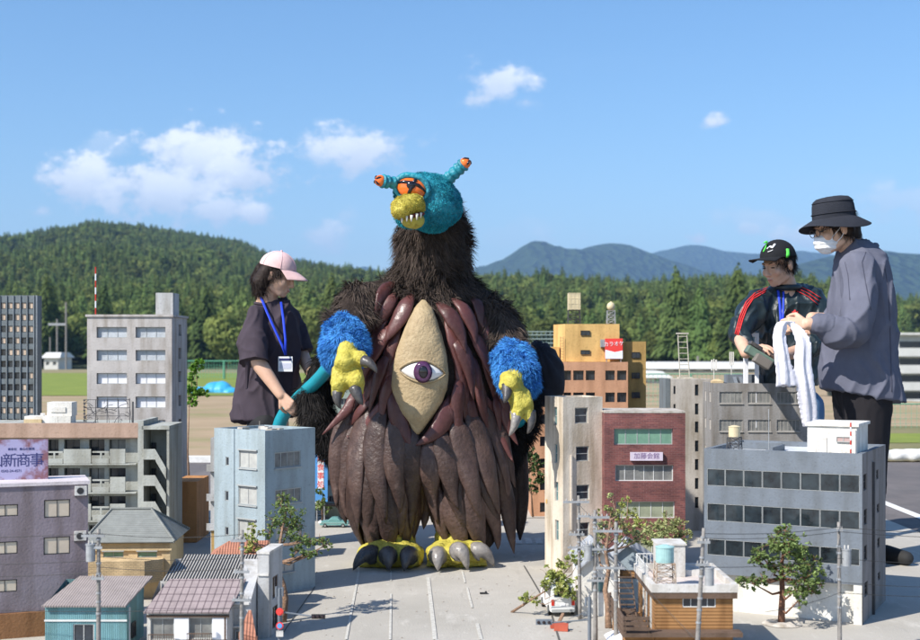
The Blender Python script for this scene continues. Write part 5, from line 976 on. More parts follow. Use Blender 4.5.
def dz(p, d, dx=0, dy=-.013): return (p[0]+dx, p[1]+dy, p[2]-d)
offL = (-1.9, 3.9, .0)
wires('black overhead wires strung across the left foreground houses', [(dz(p1,d), dz(p2,d+.0), .012) for d in (.012,.085,.12)]+[((-2.0,4.2,.44-d), dz(p1,d), .01) for d in (.012,.10,.14)]+[((-2.0,4.2,.21),(p2[0],p2[1]-.01,.215),.02)])
wires('black overhead wires strung across the right foreground office', [(dz(p3,d), dz(p4,d), .01) for d in (.015,.03,.12)]+[(dz(p4,d), (1.95,4.4,.43-d), .012) for d in (.015,.03,.12,.20)]+[((.98,4.1,.20),dz(p4,.235),.008),(dz(p4,.235),(1.95,4.4,.19),.008)])
p5 = poles['rightmost of the three close utility poles, plain with one crossarm at the top']; p6 = poles['middle of the three close utility poles, carrying a grey transformer']; p7 = poles['leftmost of the three close utility poles, nearest the cream block, with two crossarms']
wires('slack black wires linking the three close utility poles and the terrace house', [(dz(p7,d,.0), dz(p6,d,.0), .006) for d in (.03,.10,.16)]+[(dz(p6,d), dz(p5,d), .005) for d in (.03,.10,.2)]+[(dz(p6,.10),(p5[0]+.1,4.2,.14),.0),(dz(p7,.14),(p5[0]+.08,4.2,.10),.0),(dz(p5,.12),(.82,4.0,.05),.0)])
# ---------------------------------------------------------------- traffic signals and signs
b_ = angpos(279.5, 4.35); tl = empty('traffic_signal', (b_.x, b_.y, 0), 'blue grey signal post with a long arm of three dark lamps over the street', 'traffic light', 'model traffic signals'); h_ = zat(588, 4.35)
mb = MB(); mb.tube([(0,0,0),(0,0,h_)], .006, 10); mb.cyl((-.011,0,h_-.03), .004, .035, 8); mb.cyl((.0105,0,h_-.028), .004, .03, 8); mb.build('post', m_bgrey, tl, smooth=False)
za = zat(611.5, 4.35); zb = zat(616, 4.35); xe = (324-279.5)/F*4.35; mb = MB(); mb.tube([(0,-.002,za),(xe*.72,-.002,zb)], .0028, 8); mb.build('arm', m_bgrey, tl)
mb = MB(); mb.box(xe*.72,xe*1.03,-.006,.002,zb-.0085,zb+.0065); mb.build('housing', m_frame_d, tl)
for k in range(3): q = MB(); q.ell((xe*(.775+.1*k),-.008,zb-.001), .0062, None, 10, 7); q.build('lamp', m_bulb, tl)
for yv in (611, 625):
    z = zat(yv, 4.35); q = MB(); q.ring([[Vector((.002+.0125*math.cos(a*math.pi/10), yy_, z+.0125*math.sin(a*math.pi/10))) for a in range(20)] for yy_ in (-.011,-.0085)]); so_ = q.build('round_sign', m_signred, tl)
    q = MB(); q.ring([[Vector((.002+.0085*math.cos(a*math.pi/10), yy_, z+.0085*math.sin(a*math.pi/10))) for a in range(20)] for yy_ in (-.0125,-.0112)]); q.build('sign_face', m_signblue if yv == 625 else m_signred, so_)
q = MB(); q.box(-.010,.014,-.011,-.0085,zat(636,4.35),zat(630,4.35)); q.build('plate', m_paper, tl)
b_ = angpos(589.5, 4.3); tl = empty('traffic_signal', (b_.x, b_.y, 0), 'grey signal post whose arm points left over the white van', 'traffic light', 'model traffic signals'); h_ = zat(597, 4.3)
mb = MB(); mb.tube([(0,0,0),(0,0,h_)], .006, 10); mb.cyl((-.012,0,h_-.03), .0045, .028, 8); mb.cyl((.0,0,h_), .003, .008, 8); mb.build('post', m_bgrey, tl)
xe = (537.5-589.5)/F*4.3; za = zat(619.5,4.3); zb = zat(622.5,4.3); mb = MB(); mb.tube([(0,-.002,za),(xe*.75,-.002,zb)], .0026, 8); mb.tube([(0,-.002,za+.03),(xe*.4,-.002,za+.003)], .0012, 5); mb.build('arm', m_bgrey, tl)
mb = MB(); mb.box(xe*1.03,xe*.72,-.008,.004,zb-.006,zb+.011); mb.build('housing', m_bgrey, tl)
for k in range(3): q = MB(); q.ell((xe*(.78+.1*k),-.008,zb+.002), .0055, None, 10, 7); q.build('lamp', m_bulb, tl)
# litter, barrier and cone
random.seed(9)
b_ = G(559, 630); r = empty('fallen_barrier', (b_.x, b_.y, .001), 'toppled orange red road barrier lying below the signal arm', 'barrier'); mb = MB(); mb.pbox([(-.02,-.02,0),(.03,-.03,0),(.035,.0,0),(-.015,.012,0),(-.02,-.02,.02),(.03,-.03,.016),(.035,.0,.024),(-.015,.012,.03)]); mb.box(-.03,-.005,.02,.045,0,.014); mb.build('block', mat('orange red plastic', (.42,.09,.05,1), .6, .2), r)
mb = MB(); mb.pbox([(-.01,.05,.002),(.004,.05,.002),(.03,.12,.03),(.02,.125,.03),(-.01,.05,.006),(.004,.05,.006),(.03,.12,.038),(.02,.125,.038)]); mb.build('plank', m_twig, r)
b_ = G(484, 594); mb = MB(); mb.box(-.018,.015,-.006,.006,.001,.006); mb.box(.004,.012,-.002,.01,.006,.010); o = mb.build('debris_scrap', m_frame_d, None); o.location = (b_.x, b_.y, .001); tag(o, 'small black scrap lying on the pavement in front of the costume', 'debris')
mb = MB()
for k in range(190):
    a = random.random(); px = random.uniform(300, 700); py = random.uniform(555, 639) 
    g = G(px, py); s = random.uniform(.0012,.0035); mb.box(g.x-s, g.x+s, g.y-s, g.y+s*.6, .001, .001+s*.8)
o = mb.build('grit', m_ivory, None); o['kind'] = 'stuff'; tag(o, 'scattered grit and crumbs over the pavement', 'grit')

N_, L_ = nodes(m_concrete); b_ = N_['Principled BSDF']; src = b_.inputs['Base Color'].links[0].from_socket; t_ = N_.new('ShaderNodeTexCoord')
def dirt(src, scale, lo, hi, colr, fac, stretch=(1,1,1), det=6, dist=0):
    mp = N_.new('ShaderNodeMapping'); mp.inputs['Scale'].default_value = stretch; n = N_.new('ShaderNodeTexNoise'); n.inputs['Scale'].default_value = scale; n.inputs['Detail'].default_value = det; n.inputs['Roughness'].default_value = .7; n.inputs['Distortion'].default_value = dist; L_.new(t_.outputs['Object'], mp.inputs[0]); L_.new(mp.outputs[0], n.inputs['Vector'])
    r = N_.new('ShaderNodeMapRange'); r.inputs[1].default_value = lo; r.inputs[2].default_value = hi; r.inputs[4].default_value = fac; L_.new(n.outputs[0], r.inputs[0]); m = N_.new('ShaderNodeMix'); m.data_type = 'RGBA'; L_.new(r.outputs[0], m.inputs[0]); L_.new(src, m.inputs[6]); m.inputs[7].default_value = colr; return m.outputs[2]
o_ = dirt(src, 26, .60, .72, (.66,.63,.58,1), .5); o_ = dirt(o_, 9, .56, .70, (.58,.55,.50,1), .55, (1,.35,1)); o_ = dirt(o_, 5, .58, .72, (.22,.205,.185,1), .45, (1.4,.3,1), 8, 1.0); o_ = dirt(o_, 150, .66, .74, (.14,.13,.12,1), .55, det=2); L_.new(o_, b_.inputs['Base Color'])
N_, L_ = nodes(m_dirt); b_ = N_['Principled BSDF']; src = b_.inputs['Base Color'].links[0].from_socket; t_ = N_.new('ShaderNodeTexCoord'); o_ = dirt(src, .9, .5, .66, (.20,.21,.07,1), .75, (.35,1,1), 9); o_ = dirt(o_, 3, .55, .7, (.50,.40,.27,1), .5, (.3,1,1)); L_.new(o_, b_.inputs['Base Color'])
N_, L_ = nodes(m_asphalt); b_ = N_['Principled BSDF']; src = b_.inputs['Base Color'].links[0].from_socket; t_ = N_.new('ShaderNodeTexCoord'); o_ = dirt(src, 2, .5, .7, (.21,.185,.175,1), .6, (1,.4,1)); L_.new(o_, b_.inputs['Base Color'])
# ================================================================ things in the field behind
m_tarpblue = mat('blue tarpaulin', (.05,.35,.60,1), .45, .15, 3, .4, 6); m_net = mat('green netting', (.10,.30,.20,1), .8, .2, 8); m_farwhite = mat('far white wall', (.62,.61,.57,1), .8, .1, .5)
def meshfence(name, label, px0, px1, D, y0, y1, m, step=1.8, dens=.12):
    a = P(px0, y1, D); b = P(px1, y1, D); zt = P(px0, y0, D).z; zb = terrain((a.x+b.x)/2, D); r = empty(name, (a.x, a.y, zb), label, 'fence'); W_ = b.x-a.x; n = max(2, int(W_/step)); mb = MB()
    for i in range(n+1): mb.tube([(W_*i/n,0,0),(W_*i/n,0,zt-zb)], .03*D/40, 6)
    mb.tube([(0,0,zt-zb),(W_,0,zt-zb)], .02*D/40, 5); mb.build('post', m, r); q = MB(); k = int(W_/dens); t = .012*D/40
    for i in range(k): x = W_*i/k; q.tube([(x,.01,0),(x,.01,zt-zb)], t*.5, 3)
    for i in range(int((zt-zb)/dens)): z = i*dens; q.tube([(0,.015,z),(W_,.015,z)], t*.5, 3)
    q.build('netting', m, r)
meshfence('sports_fence', 'green mesh fence across the field left of the woman', 186, 262, 46, 361, 374, m_net, 2.2, .10)
meshfence('mesh_fence', 'tall pale green mesh fence beside the far apartment house at right', 868, 1010, 17, 404, 440, m_net, .9, .07)
meshfence('playground_fence', 'light green net fence between the yellow block and the ivory tower', 640, 742, 24, 374, 402, m_net, 1.3, .08)
# tarpaulin heap
pts = []
p0 = P(215, 392, 31.5); mb = MB(); random.seed(4)
for i in range(5): mb.ell((p0.x+(i-2)*.2, 31.5+random.uniform(-.1,.1), .0), (.28, .35, .13+.14*(i == 2 or i == 3)), None, 12, 8)
me = blob(mb, .03, 1); displace(me, lambda c, n: .03*vnoise(c, 4)); o = link('tarpaulin_heap', to_loc(me, (p0.x,31.5,0)), m_tarpblue, None, False); o.location = (p0.x,31.5,0); tag(o, 'bright blue tarpaulin thrown over a heap in the field behind the woman', 'tarpaulin')
p0 = P(180, 461, 12.2); mb = MB(); mb.cap((-.05,0,.04),(.06,0,.03),.045,.035); o = mb.build('yellow_bag', m_yellow, None, True); o.location = (P(164,450,13.2).x, 13.2, 0); tag(o, 'small yellow bag left on the bare field behind the concrete tower', 'bag')
def farpole(label, px, D, y0, arms=1, r=.13):
    a = P(px, 400, D); zb = terrain(a.x, D); zt = P(px, y0, D).z; o = empty('far_pole', (a.x, D, zb), label, 'utility pole'); mb = MB(); mb.tube([(0,0,0),(0,0,zt-zb)], r, 8); mb.build('pole', m_pole, o)
    if arms: q = MB(); q.box(-.8,.8,-.08,.08,zt-zb-.6,zt-zb-.4); q.build('crossarm', m_metal, o)
farpole('tall pale mast at the foot of the wood left of the concrete tower', 66, 110, 302, 0, .08); farpole('shorter grey pole with a crossarm beside the tall mast', 57, 120, 319, 1, .08); farpole('short grey pole standing left of the other two in the field', 50, 120, 337, 0, .06)
farpole('pale mast rising above the ivory tower roof at the foot of the wood', 698, 90, 356, 1, .09)
def simple_house(name, label, px0, px1, D, y0, y1, d, wm, rm, rh=.0, nwin=4):
    a = P(px0, y1, D); b = P(px1, y1, D); zt = P(px0, y0, D).z; zb = terrain(a.x, D); B_ = Bld(name, label, 'building', (a.x, a.y), 0, b.x-a.x, d, zt-zb, zb); H_ = zt-zb; w_ = B_.w
    zz = H_-min(H_*.5, 2.0); hl = [(w_*(i+.25)/nwin, w_*(i+.75)/nwin, zz, zz+min(.9, H_*.25)) for i in range(nwin)]
    shell(B_, wm, {'f': hl}, .1, lip=0)
    for h in hl: window(B_, 'f', h, 2, 1, m_frame_g, m_gdark, .1, .05)
    mb = MB(); e = .25; mb.pbox([(-e,-e,H_+.01),(w_+e,-e,H_+.01),(w_+e,d+e,H_+.01),(-e,d+e,H_+.01),(-e*.2,d*.2,H_+.1+rh),(w_+e*.2,d*.2,H_+.1+rh),(w_+e*.2,d*.8,H_+.1+rh),(-e*.2,d*.8,H_+.1+rh)]); mb.build('roof', rm, B_.root)
simple_house('field_hut', 'small white hut at the foot of the wood between the slate and concrete towers', 44, 58, 115, 358, 372, 4, m_farwhite, m_farwhite, .4, 2)
simple_house('long_white_shed', 'long low white roofed shed behind the grey concrete block', 655, 790, 60, 369, 380, 6, m_farwhite, m_farwhite, .2, 9)
simple_house('white_field_store', 'small white store behind the playground fence', 652, 664, 40, 378, 394, 3, m_farwhite, m_farwhite, .1, 1)
# structure of grey girders left of the yellow building
a = P(524, 347, 14); r = empty('girder_stand', (a.x, 14, 0), 'grey girder stand visible above the black cloth behind the costume', 'stand'); mb = MB(); W_ = (560-524)/F*14
for z in (1.065,1.11,1.155,1.2,1.235): mb.box(0,W_,0,.02,z,z+.012)
for i in range(9): x = W_*i/8; mb.box(x-.006,x+.006,.0205,.04,0,1.25)
for i in range(8): x = W_*i/8; mb.tube([(x,.05,1.07),(x+W_/8,.05,1.24)], .005, 4)
mb.build('girder', mat('grey green girder', (.20,.26,.24,1), .7, .2, 5), r)
# far white apartment house at the right edge
D = 205; a = P(893, 430, D); zb = terrain(a.x, D); B = Bld('far_apartment_house', 'real five storey white apartment house with balconies beyond the field at the right edge', 'building', (a.x, D), .0, 42, 9, P(893, 335, D).z-zb, zb)
shell(B, m_farwhite, {}, .1, lip=0); fm = B.fm('f')
H_ = B.h
for k in range(5):
    z = H_-.5-2.72*(k+1)
    q = MB(); q.fbox(fm, 0, 42, z-.2, z, .01, 1.3); q.fbox(fm, 0, 42, z, z+1.15, 1.2, 1.3); q.build('balcony', m_farwhite, B.root)
    g = MB(); 
    for i in range(9): g.fbox(fm, 1+i*4.6, 4.6+i*4.6, z+.1, z+2.2, .01, .06)
    g.build('window', m_gdark, B.root)
    g = MB(); 
    for i in range(10): g.fbox(fm, i*4.6-.08, i*4.6+.08, z+1.15, z+2.7, 1.0, 1.28) if i else None
    g.build('pillar', m_farwhite, B.root)
q = MB(); q.fbox(fm, -.3, 42.3, H_+.01, H_+.35, -9.3, 1.4); q.build('roof', m_farwhite, B.root)
# ================================================================ creature costume
def fmat(name, c, c2, rough=.9): return mat(name, c, rough, .3, 14, 0, 1, col2=c2, spec=.25, island=.35)
m_furd = fmat('dark brown fur', (.100,.073,.060,1), (.036,.027,.022,1)); m_furbase = mat('dark fur backing', (.035,.026,.022,1), 1, .3, 20, .8, 60, spec=.1)
m_furblue = fmat('blue fur', (.075,.33,.70,1), (.035,.18,.50,1)); m_bluebase = mat('blue fur backing', (.02,.12,.36,1), 1, .3, 20, .8, 60, spec=.1)
m_furblk = fmat('black fur', (.020,.017,.016,1), (.010,.009,.009,1))
m_tealskin = mat('teal painted latex', (.02,.30,.38,1), .38, .2, 26, .9, 55, col2=(.012,.19,.26,1), spec=.5); m_yel = mat('yellow painted latex', (.55,.48,.09,1), .55, .2, 24, 1.0, 60, col2=(.40,.34,.05,1), spec=.3)
m_claw = mat('dark horn', (.04,.037,.037,1), .3, .3, 40, .3, 60, col2=(.085,.078,.075,1), spec=.5); m_clawl = mat('pale grey horn', (.30,.27,.24,1), .3, .2, 40, .3, 60, col2=(.16,.15,.145,1), spec=.5)
m_maroon = mat('glossy maroon plate', (.112,.040,.037,1), .38, .2, 22, .25, 50, col2=(.080,.030,.027,1), spec=.4, streak=0); m_brownpl = mat('matt brown plate', (.100,.062,.051,1), .40, .25, 16, .5, 60, col2=(.055,.034,.030,1), spec=.35)
def objvar(m, lo, hi):
    N_, L_ = nodes(m); b = N_['Principled BSDF']; src = b.inputs['Base Color'].links[0].from_socket; oi = N_.new('ShaderNodeObjectInfo'); mr_ = N_.new('ShaderNodeMapRange'); mr_.inputs[3].default_value = lo; mr_.inputs[4].default_value = hi; L_.new(oi.outputs['Random'], mr_.inputs[0]); hs = N_.new('ShaderNodeHueSaturation'); L_.new(mr_.outputs[0], hs.inputs['Value']); L_.new(src, hs.inputs['Color']); L_.new(hs.outputs[0], b.inputs['Base Color'])
def scuff(m, c, sc, lo, hi, fac, st_=(1,1,1)):
    N_, L_ = nodes(m); b = N_['Principled BSDF']; src = b.inputs['Base Color'].links[0].from_socket; t_ = N_.new('ShaderNodeTexCoord'); mp = N_.new('ShaderNodeMapping'); mp.inputs['Scale'].default_value = st_; n = N_.new('ShaderNodeTexNoise'); n.inputs['Scale'].default_value = sc; n.inputs['Detail'].default_value = 8; n.inputs['Roughness'].default_value = .7; L_.new(t_.outputs['Object'], mp.inputs[0]); L_.new(mp.outputs[0], n.inputs['Vector'])
    r = N_.new('ShaderNodeMapRange'); r.inputs[1].default_value = lo; r.inputs[2].default_value = hi; r.inputs[4].default_value = fac; L_.new(n.outputs[0], r.inputs[0]); mx_ = N_.new('ShaderNodeMix'); mx_.data_type = 'RGBA'; L_.new(r.outputs[0], mx_.inputs[0]); L_.new(src, mx_.inputs[6]); mx_.inputs[7].default_value = c; L_.new(mx_.outputs[2], b.inputs['Base Color'])
    r2 = N_.new('ShaderNodeMapRange'); r2.inputs[1].default_value = .35; r2.inputs[2].default_value = .65; r2.inputs[3].default_value = b.inputs['Roughness'].default_value-.12; r2.inputs[4].default_value = b.inputs['Roughness'].default_value+.22; L_.new(n.outputs[0], r2.inputs[0]); L_.new(r2.outputs[0], b.inputs['Roughness'])
scuff(m_brownpl, (.20,.14,.12,1), 26, .56, .74, .6, (1,1,.3)); scuff(m_brownpl, (.03,.02,.02,1), 9, .56, .7, .7, (1,1,.35)); scuff(m_maroon, (.27,.13,.12,1), 30, .57, .72, .6, (1,1,.3)); scuff(m_tealskin, (.01,.10,.13,1), 20, .52, .68, .8); scuff(m_tealskin, (.10,.45,.50,1), 45, .58, .7, .6); scuff(m_yel, (.22,.17,.03,1), 22, .54, .68, .75); scuff(m_claw, (.22,.20,.18,1), 40, .6, .72, .5, (1,1,.4))
objvar(m_brownpl, .6, 1.3); objvar(m_maroon, .7, 1.3)
m_tanskin = mat('tan leathery skin', (.44,.34,.20,1), .55, .15, 14, .6, 70, col2=(.34,.25,.14,1), spec=.35); m_eyew = mat('glossy eye white', (.78,.76,.74,1), .15, .04, 10, spec=.6); m_iris = mat('purple iris', (.10,.03,.09,1), .12, .3, 60, spec=.6, col2=(.055,.02,.06,1)); m_pupil = mat('dark pupil', (.012,.01,.015,1), .1, .1, spec=.6)
m_org = mat('orange eye', (.80,.16,.02,1), .08, .1, 10, spec=.7); m_mouth = mat('dark red mouth', (.12,.01,.01,1), .5, .1); m_tooth = mat('ivory tooth', (.72,.68,.58,1), .4, .1)
scuff(m_tanskin, (.20,.14,.08,1), 11, .55, .7, .6, (1,1,.5))
MC = Vector(((427-CX)/F*6.42, 6.42, 0)); mon = empty('creature_costume', MC, 'furry costume of a creature with teal head, feelers and a large eye on its belly', 'costume')
def prof(tb, y): return interp(tb, y)
BX = [(262,(395,470)),(290,(386,478)),(310,(372,490)),(340,(360,498)),(380,(355,500)),(420,(352,497)),(460,(346,501)),(490,(345,504)),(515,(348,503)),(535,(354,503)),(548,(364,496))]
def bw(y):
    for (a, p), (b, q) in zip(BX, BX[1:]):
        if y <= b: t = max(0, (y-a)/(b-a)); return p[0]+(q[0]-p[0])*t, p[1]+(q[1]-p[1])*t
    return BX[-1][1]
def body_part(): 
    mb = MB(); rings = []
    for y in range(266, 478, 8):
        l, r = bw(y); l += 4; r -= 4; c = P((l+r)/2, y, 6.42); a = (r-l)/2/F*6.42; b = a*.84; rings.append([Vector((c.x+a*math.cos(k*math.pi/16), 6.42+b*math.sin(k*math.pi/16), c.z)) for k in range(32)])
    mb.ring(rings); return mb
tb = body_part()
for cx, w in ((385, 38.5), (465, 40)):   # two bulbous legs
    c = P(cx, 485, 6.36); r = w/F*6.36; tb.ell(c, (r, r*1.12, .33), None, 28, 18); c2 = P(cx+2, 530, 6.36); tb.ell(c2, (r*.78, r*.9, .13), None, 20, 12)
neck = MB(); neck.chain([P(432,300,6.44), P(434,262,6.40), P(432,236,6.36), P(434,222,6.34)], [.172,.168,.165,.14], 24); neck.cap(P(448,222,6.32), P(446,240,6.34), .065, .10, 16)
arms = [([P(395,300,6.40), P(360,304,6.30), P(343,326,6.14), P(345,345,6.05)], [.11,.105,.08,.055]), ([P(468,305,6.42), P(497,325,6.35), P(511,350,6.24), P(516,366,6.14)], [.12,.105,.078,.055])]
for p_, r_ in arms: neck.chain(p_, r_, 20)
# upper chest mass
neck.ell(P(432,306,6.43), (.25,.21,.13), None, 24, 14)
allb = MB(); allb.add(tb.v, tb.f); allb.add(neck.v, neck.f)
me_body = blob(allb, .02, 4); bvh = BVHTree.FromPolygons([v.co.copy() for v in me_body.vertices], [tuple(p.vertices) for p in me_body.polygons])
def surf(px, py, off=0.0):
    d = Vector(((px-CX)/F, 1, -(py-HY)/F)).normalized(); o = Vector((0,0,EYE)); h = bvh.ray_cast(o, d)
    if h[0] is None or h[0].y > 6.6:
        # just beyond the silhouette: keep the depth of the costume's widest line
        q = P(px, py, 6.30); return q, Vector((-.2 if px < 425 else .2,-1,0)).normalized()
    n = h[1] if h[1].dot(d) < 0 else -h[1]; return h[0]+n*off, n
body = link('body', to_loc(me_body.copy(), MC), m_furbase, mon, True)
# fur on neck, shoulders, arms
low = {'z': P(0,325,6.4).z}
def keepfur(p):
    px = CX+p.x/p.y*F; py = HY-(p.z-EYE)/p.y*F
    if p.y > 6.75: return False
    if px < 372: return py < 322
    if px > 484: return py < 348
    return py < (296 if px < 410 else 304)+4*math.sin(px*.4)
fm_ = fur_mesh(me_body, 150000, .062, .0020, down=.75, out=.38, rnd=.45, keep=keepfur, clump=7.5); link('fur', to_loc(fm_, MC), m_furd, body)
# furry hip lobes
def lobe(pts, R, n, lab=None):
    mb = MB(); mb.chain(pts, R, 18); me = blob(mb, .018, 3); o = link('hip_lobe', to_loc(me.copy(), MC), m_furblk, mon, True); f_ = fur_mesh(me, n, .045, .0018, down=.7, out=.3, rnd=.5); link('fur', to_loc(f_, MC), m_furblk, o)
lobe([P(343,352,6.5), P(327,372,6.52), P(312,398,6.5), P(316,418,6.5), P(332,440,6.48), P(350,462,6.5)], [.09,.085,.075,.085,.085,.07], 16000)
lobe([P(505,380,6.55), P(524,405,6.5), P(520,425,6.5), P(508,450,6.48), P(500,475,6.5)], [.08,.08,.075,.075,.06], 9000)
# blue cuffs
def cuff(pts, R, n):
    mb = MB(); mb.chain(pts, R, 20); me = blob(mb, .014, 3); displace(me, lambda c, q: .012*vnoise(c, 14)); o = link('cuff', to_loc(me.copy(), MC), m_bluebase, mon, True); link('fur', to_loc(fur_mesh(me, n, .026, .0016, down=.55, out=.5, rnd=.5, clump=14), MC), m_furblue, o)
cuff([P(344,334,6.06), P(344,350,6.0)], [.094,.100], 30000); cuff([P(332,350,6.0),P(331,360,6.0)], [.040,.034], 4000)
cuff([P(512,359,6.14), P(518,376,6.06)], [.092,.094], 28000); cuff([P(529,376,6.08), P(531,386,6.07)], [.042,.036], 5000)
# yellow hands with knuckles and claws
def claw(name, pts, R, m, parent=mon): 
    mb = MB(); pts = [Vector(p) for p in pts]; n = 9; q = []; rr = []
    for i in range(n): t = i/(n-1); a = pts[0].lerp(pts[1], t); b = pts[1].lerp(pts[2], t); q.append(a.lerp(b, t)); rr.append(R*(1-t)**.62+.0012)
    mb.tube(q, rr, 12); return mb.build(name, m, parent, smooth=True, world=True)
def hand(chains, R0, bumps):
    mb = MB()
    for pts, R in chains: mb.chain(pts, R, 14)
    for c, r in bumps: mb.ell(c, r)
    me = blob(mb, .0085, 3); displace(me, lambda c, q: .0035*vnoise(c, 34)-.004*max(0, 1-abs(vnoise(c, 13, 2))*8)); return link('hand', to_loc(me, MC), m_yel, mon, True)
h1 = hand([([P(347,350,5.93), P(347,365,5.90), P(347,378,5.89)], [.052,.060,.056]), ([P(352,357,5.9), P(361,358,5.86), P(366,363,5.84)], [.04,.034,.024]), ([P(340,372,5.89), P(338,384,5.87), P(338,394,5.86)], [.042,.036,.029]), ([P(354,372,5.88), P(357,383,5.85), P(358,390,5.84)], [.042,.038,.030])], 0,
          [(P(338,385,5.85), .036), (P(357,380,5.83), .037), (P(345,362,5.86), .05)])
claw('claw', [P(364,361,5.84), P(372,362,5.81), P(377,373,5.80)], .027, m_claw, h1); claw('claw', [P(338,391,5.86), P(335,400,5.83), P(341,409,5.84)], .027, m_claw, h1); claw('claw', [P(355,388,5.83), P(358,398,5.80), P(363,405,5.80)], .029, m_claw, h1)
h2 = hand([([P(515,376,6.0), P(512,388,5.95), P(519,400,5.93)], [.05,.052,.045]), ([P(507,378,5.96), P(505,386,5.93)], [.035,.03]), ([P(517,398,5.93), P(518,408,5.91), P(516,418,5.90)], [.04,.036,.028]), ([P(524,395,5.95), P(527,408,5.93), P(529,418,5.92)], [.035,.035,.024])], 0, [(P(511,383,5.92), .045), (P(526,404,5.92), .036)])
claw('claw', [P(507,386,5.92), P(508,396,5.88), P(504,403,5.87)], .028, m_claw, h2); claw('claw', [P(516,412,5.91), P(517,424,5.87), P(509,436,5.88)], .028, m_clawl, h2); claw('claw', [P(530,412,5.93), P(534,424,5.90), P(527,434,5.90)], .026, m_claw, h2)
# plates
def plate(pts, w, m, off, name='plate', rise=.30, tip=.9, wob=0):
    """overlapping leaf-shaped plate lying on the body; pts in photo position, w = full width in px"""
    n = 14; C = []; Nn = []; pts = [Vector((*p, 0)) for p in pts]
    def at(t):
        k = t*(len(pts)-1); i = min(int(k), len(pts)-2); f_ = k-i; p0 = pts[max(i-1,0)]; p1 = pts[i]; p2 = pts[i+1]; p3 = pts[min(i+2, len(pts)-1)]
        return .5*((2*p1)+(p2-p0)*f_+(2*p0-5*p1+4*p2-p3)*f_*f_+(3*p1-p0-3*p2+p3)*f_**3)
    for i in range(n): q = at(i/(n-1)); s, nn = surf(q.x, q.y); C.append(s); Nn.append(nn)
    for _ in range(3):
        C = [C[0]]+[(C[i-1]+C[i]*2+C[i+1])/4 for i in range(1, n-1)]+[C[-1]]; Nn = [Nn[0]]+[(Nn[i-1]+Nn[i]+Nn[i+1]).normalized() for i in range(1, n-1)]+[Nn[-1]]
    W_ = w/F*6.1/2; mb = MB(); rings = []; ns = 14; sd = random.random()*50
    for i in range(n):
        t = i/(n-1); wt = W_*(.22+.78*math.sin(min(1, t/.42)*math.pi/2))*(1 if t < .42 else max(0, 1-((t-.42)/.58)**1.25)**tip)+.0014
        T_ = (C[min(i+1,n-1)]-C[max(i-1,0)]).normalized(); s = T_.cross(Nn[i]).normalized(); c = C[i]+Nn[i]*(off*min(1, .15+t*3.5)+.012*t); th = min(wt*.50, .019)*(.7+.5*rise)
        rr_ = []
        for k in range(ns):
            a = 2*math.pi*k/ns; x = math.cos(a); y = math.sin(a); rg_ = 1+.13*noise.noise(Vector((x*1.5+sd, i*.5, y*1.5)))
            rr_.append(c+s*wt*x*rg_+Nn[i]*th*(y if y > 0 else y*.35)*rg_)
        rings.append(rr_)
    mb.ring(rings); return mb.build(name, m, mon, smooth=True, world=True)
random.seed(21)
skirt = [([(424,440),(427,490),(424,529)],19,-.004),([(431,440),(430,485),(433,522)],17,-.006),([(348,440),(339,480),(347,524)],20,.0),([(358,460),(352,505),(366,547)],23,.0),([(372,470),(370,515),(378,554)],24,.003),([(388,470),(388,515),(391,553)],24,.003),([(404,470),(406,510),(403,551)],22,.003),([(417,470),(417,508),(411,541)],18,-.004),
 ([(436,480),(440,515),(450,545)],22,.0),([(450,480),(457,520),(466,553)],24,.003),([(466,470),(473,515),(482,554)],24,.004),([(480,460),(489,505),(497,549)],23,.004),([(492,445),(504,495),(513,553)],20,.006),([(430,460),(433,500),(440,530)],16,-.006),
 ([(378,440),(369,490),(372,534)],20,.010),([(400,440),(400,490),(398,536)],20,.010),([(446,450),(455,490),(466,531)],20,.010),([(472,440),(484,485),(495,528)],20,.011),
 ([(352,398),(338,452),(338,507)],18,.010),([(362,398),(347,455),(352,521)],23,.016),([(373,403),(361,460),(364,526)],26,.022),([(386,405),(378,460),(386,519)],25,.030),([(399,408),(396,460),(397,510)],23,.026),([(411,420),(411,470),(405,531)],22,.020),([(421,436),(422,478),(417,519)],14,.008),
 ([(427,434),(432,475),(443,521)],20,.020),([(438,424),(446,465),(460,507)],22,.028),([(451,413),(463,460),(478,516)],25,.032),([(465,408),(479,455),(493,513)],25,.024),([(477,400),(492,445),(506,501)],22,.016),([(486,398),(501,440),(514,487)],16,.008)]
for p_, w, o_ in skirt: plate(p_, w*1.1, m_brownpl, o_*1.3+.002, rise=.9)
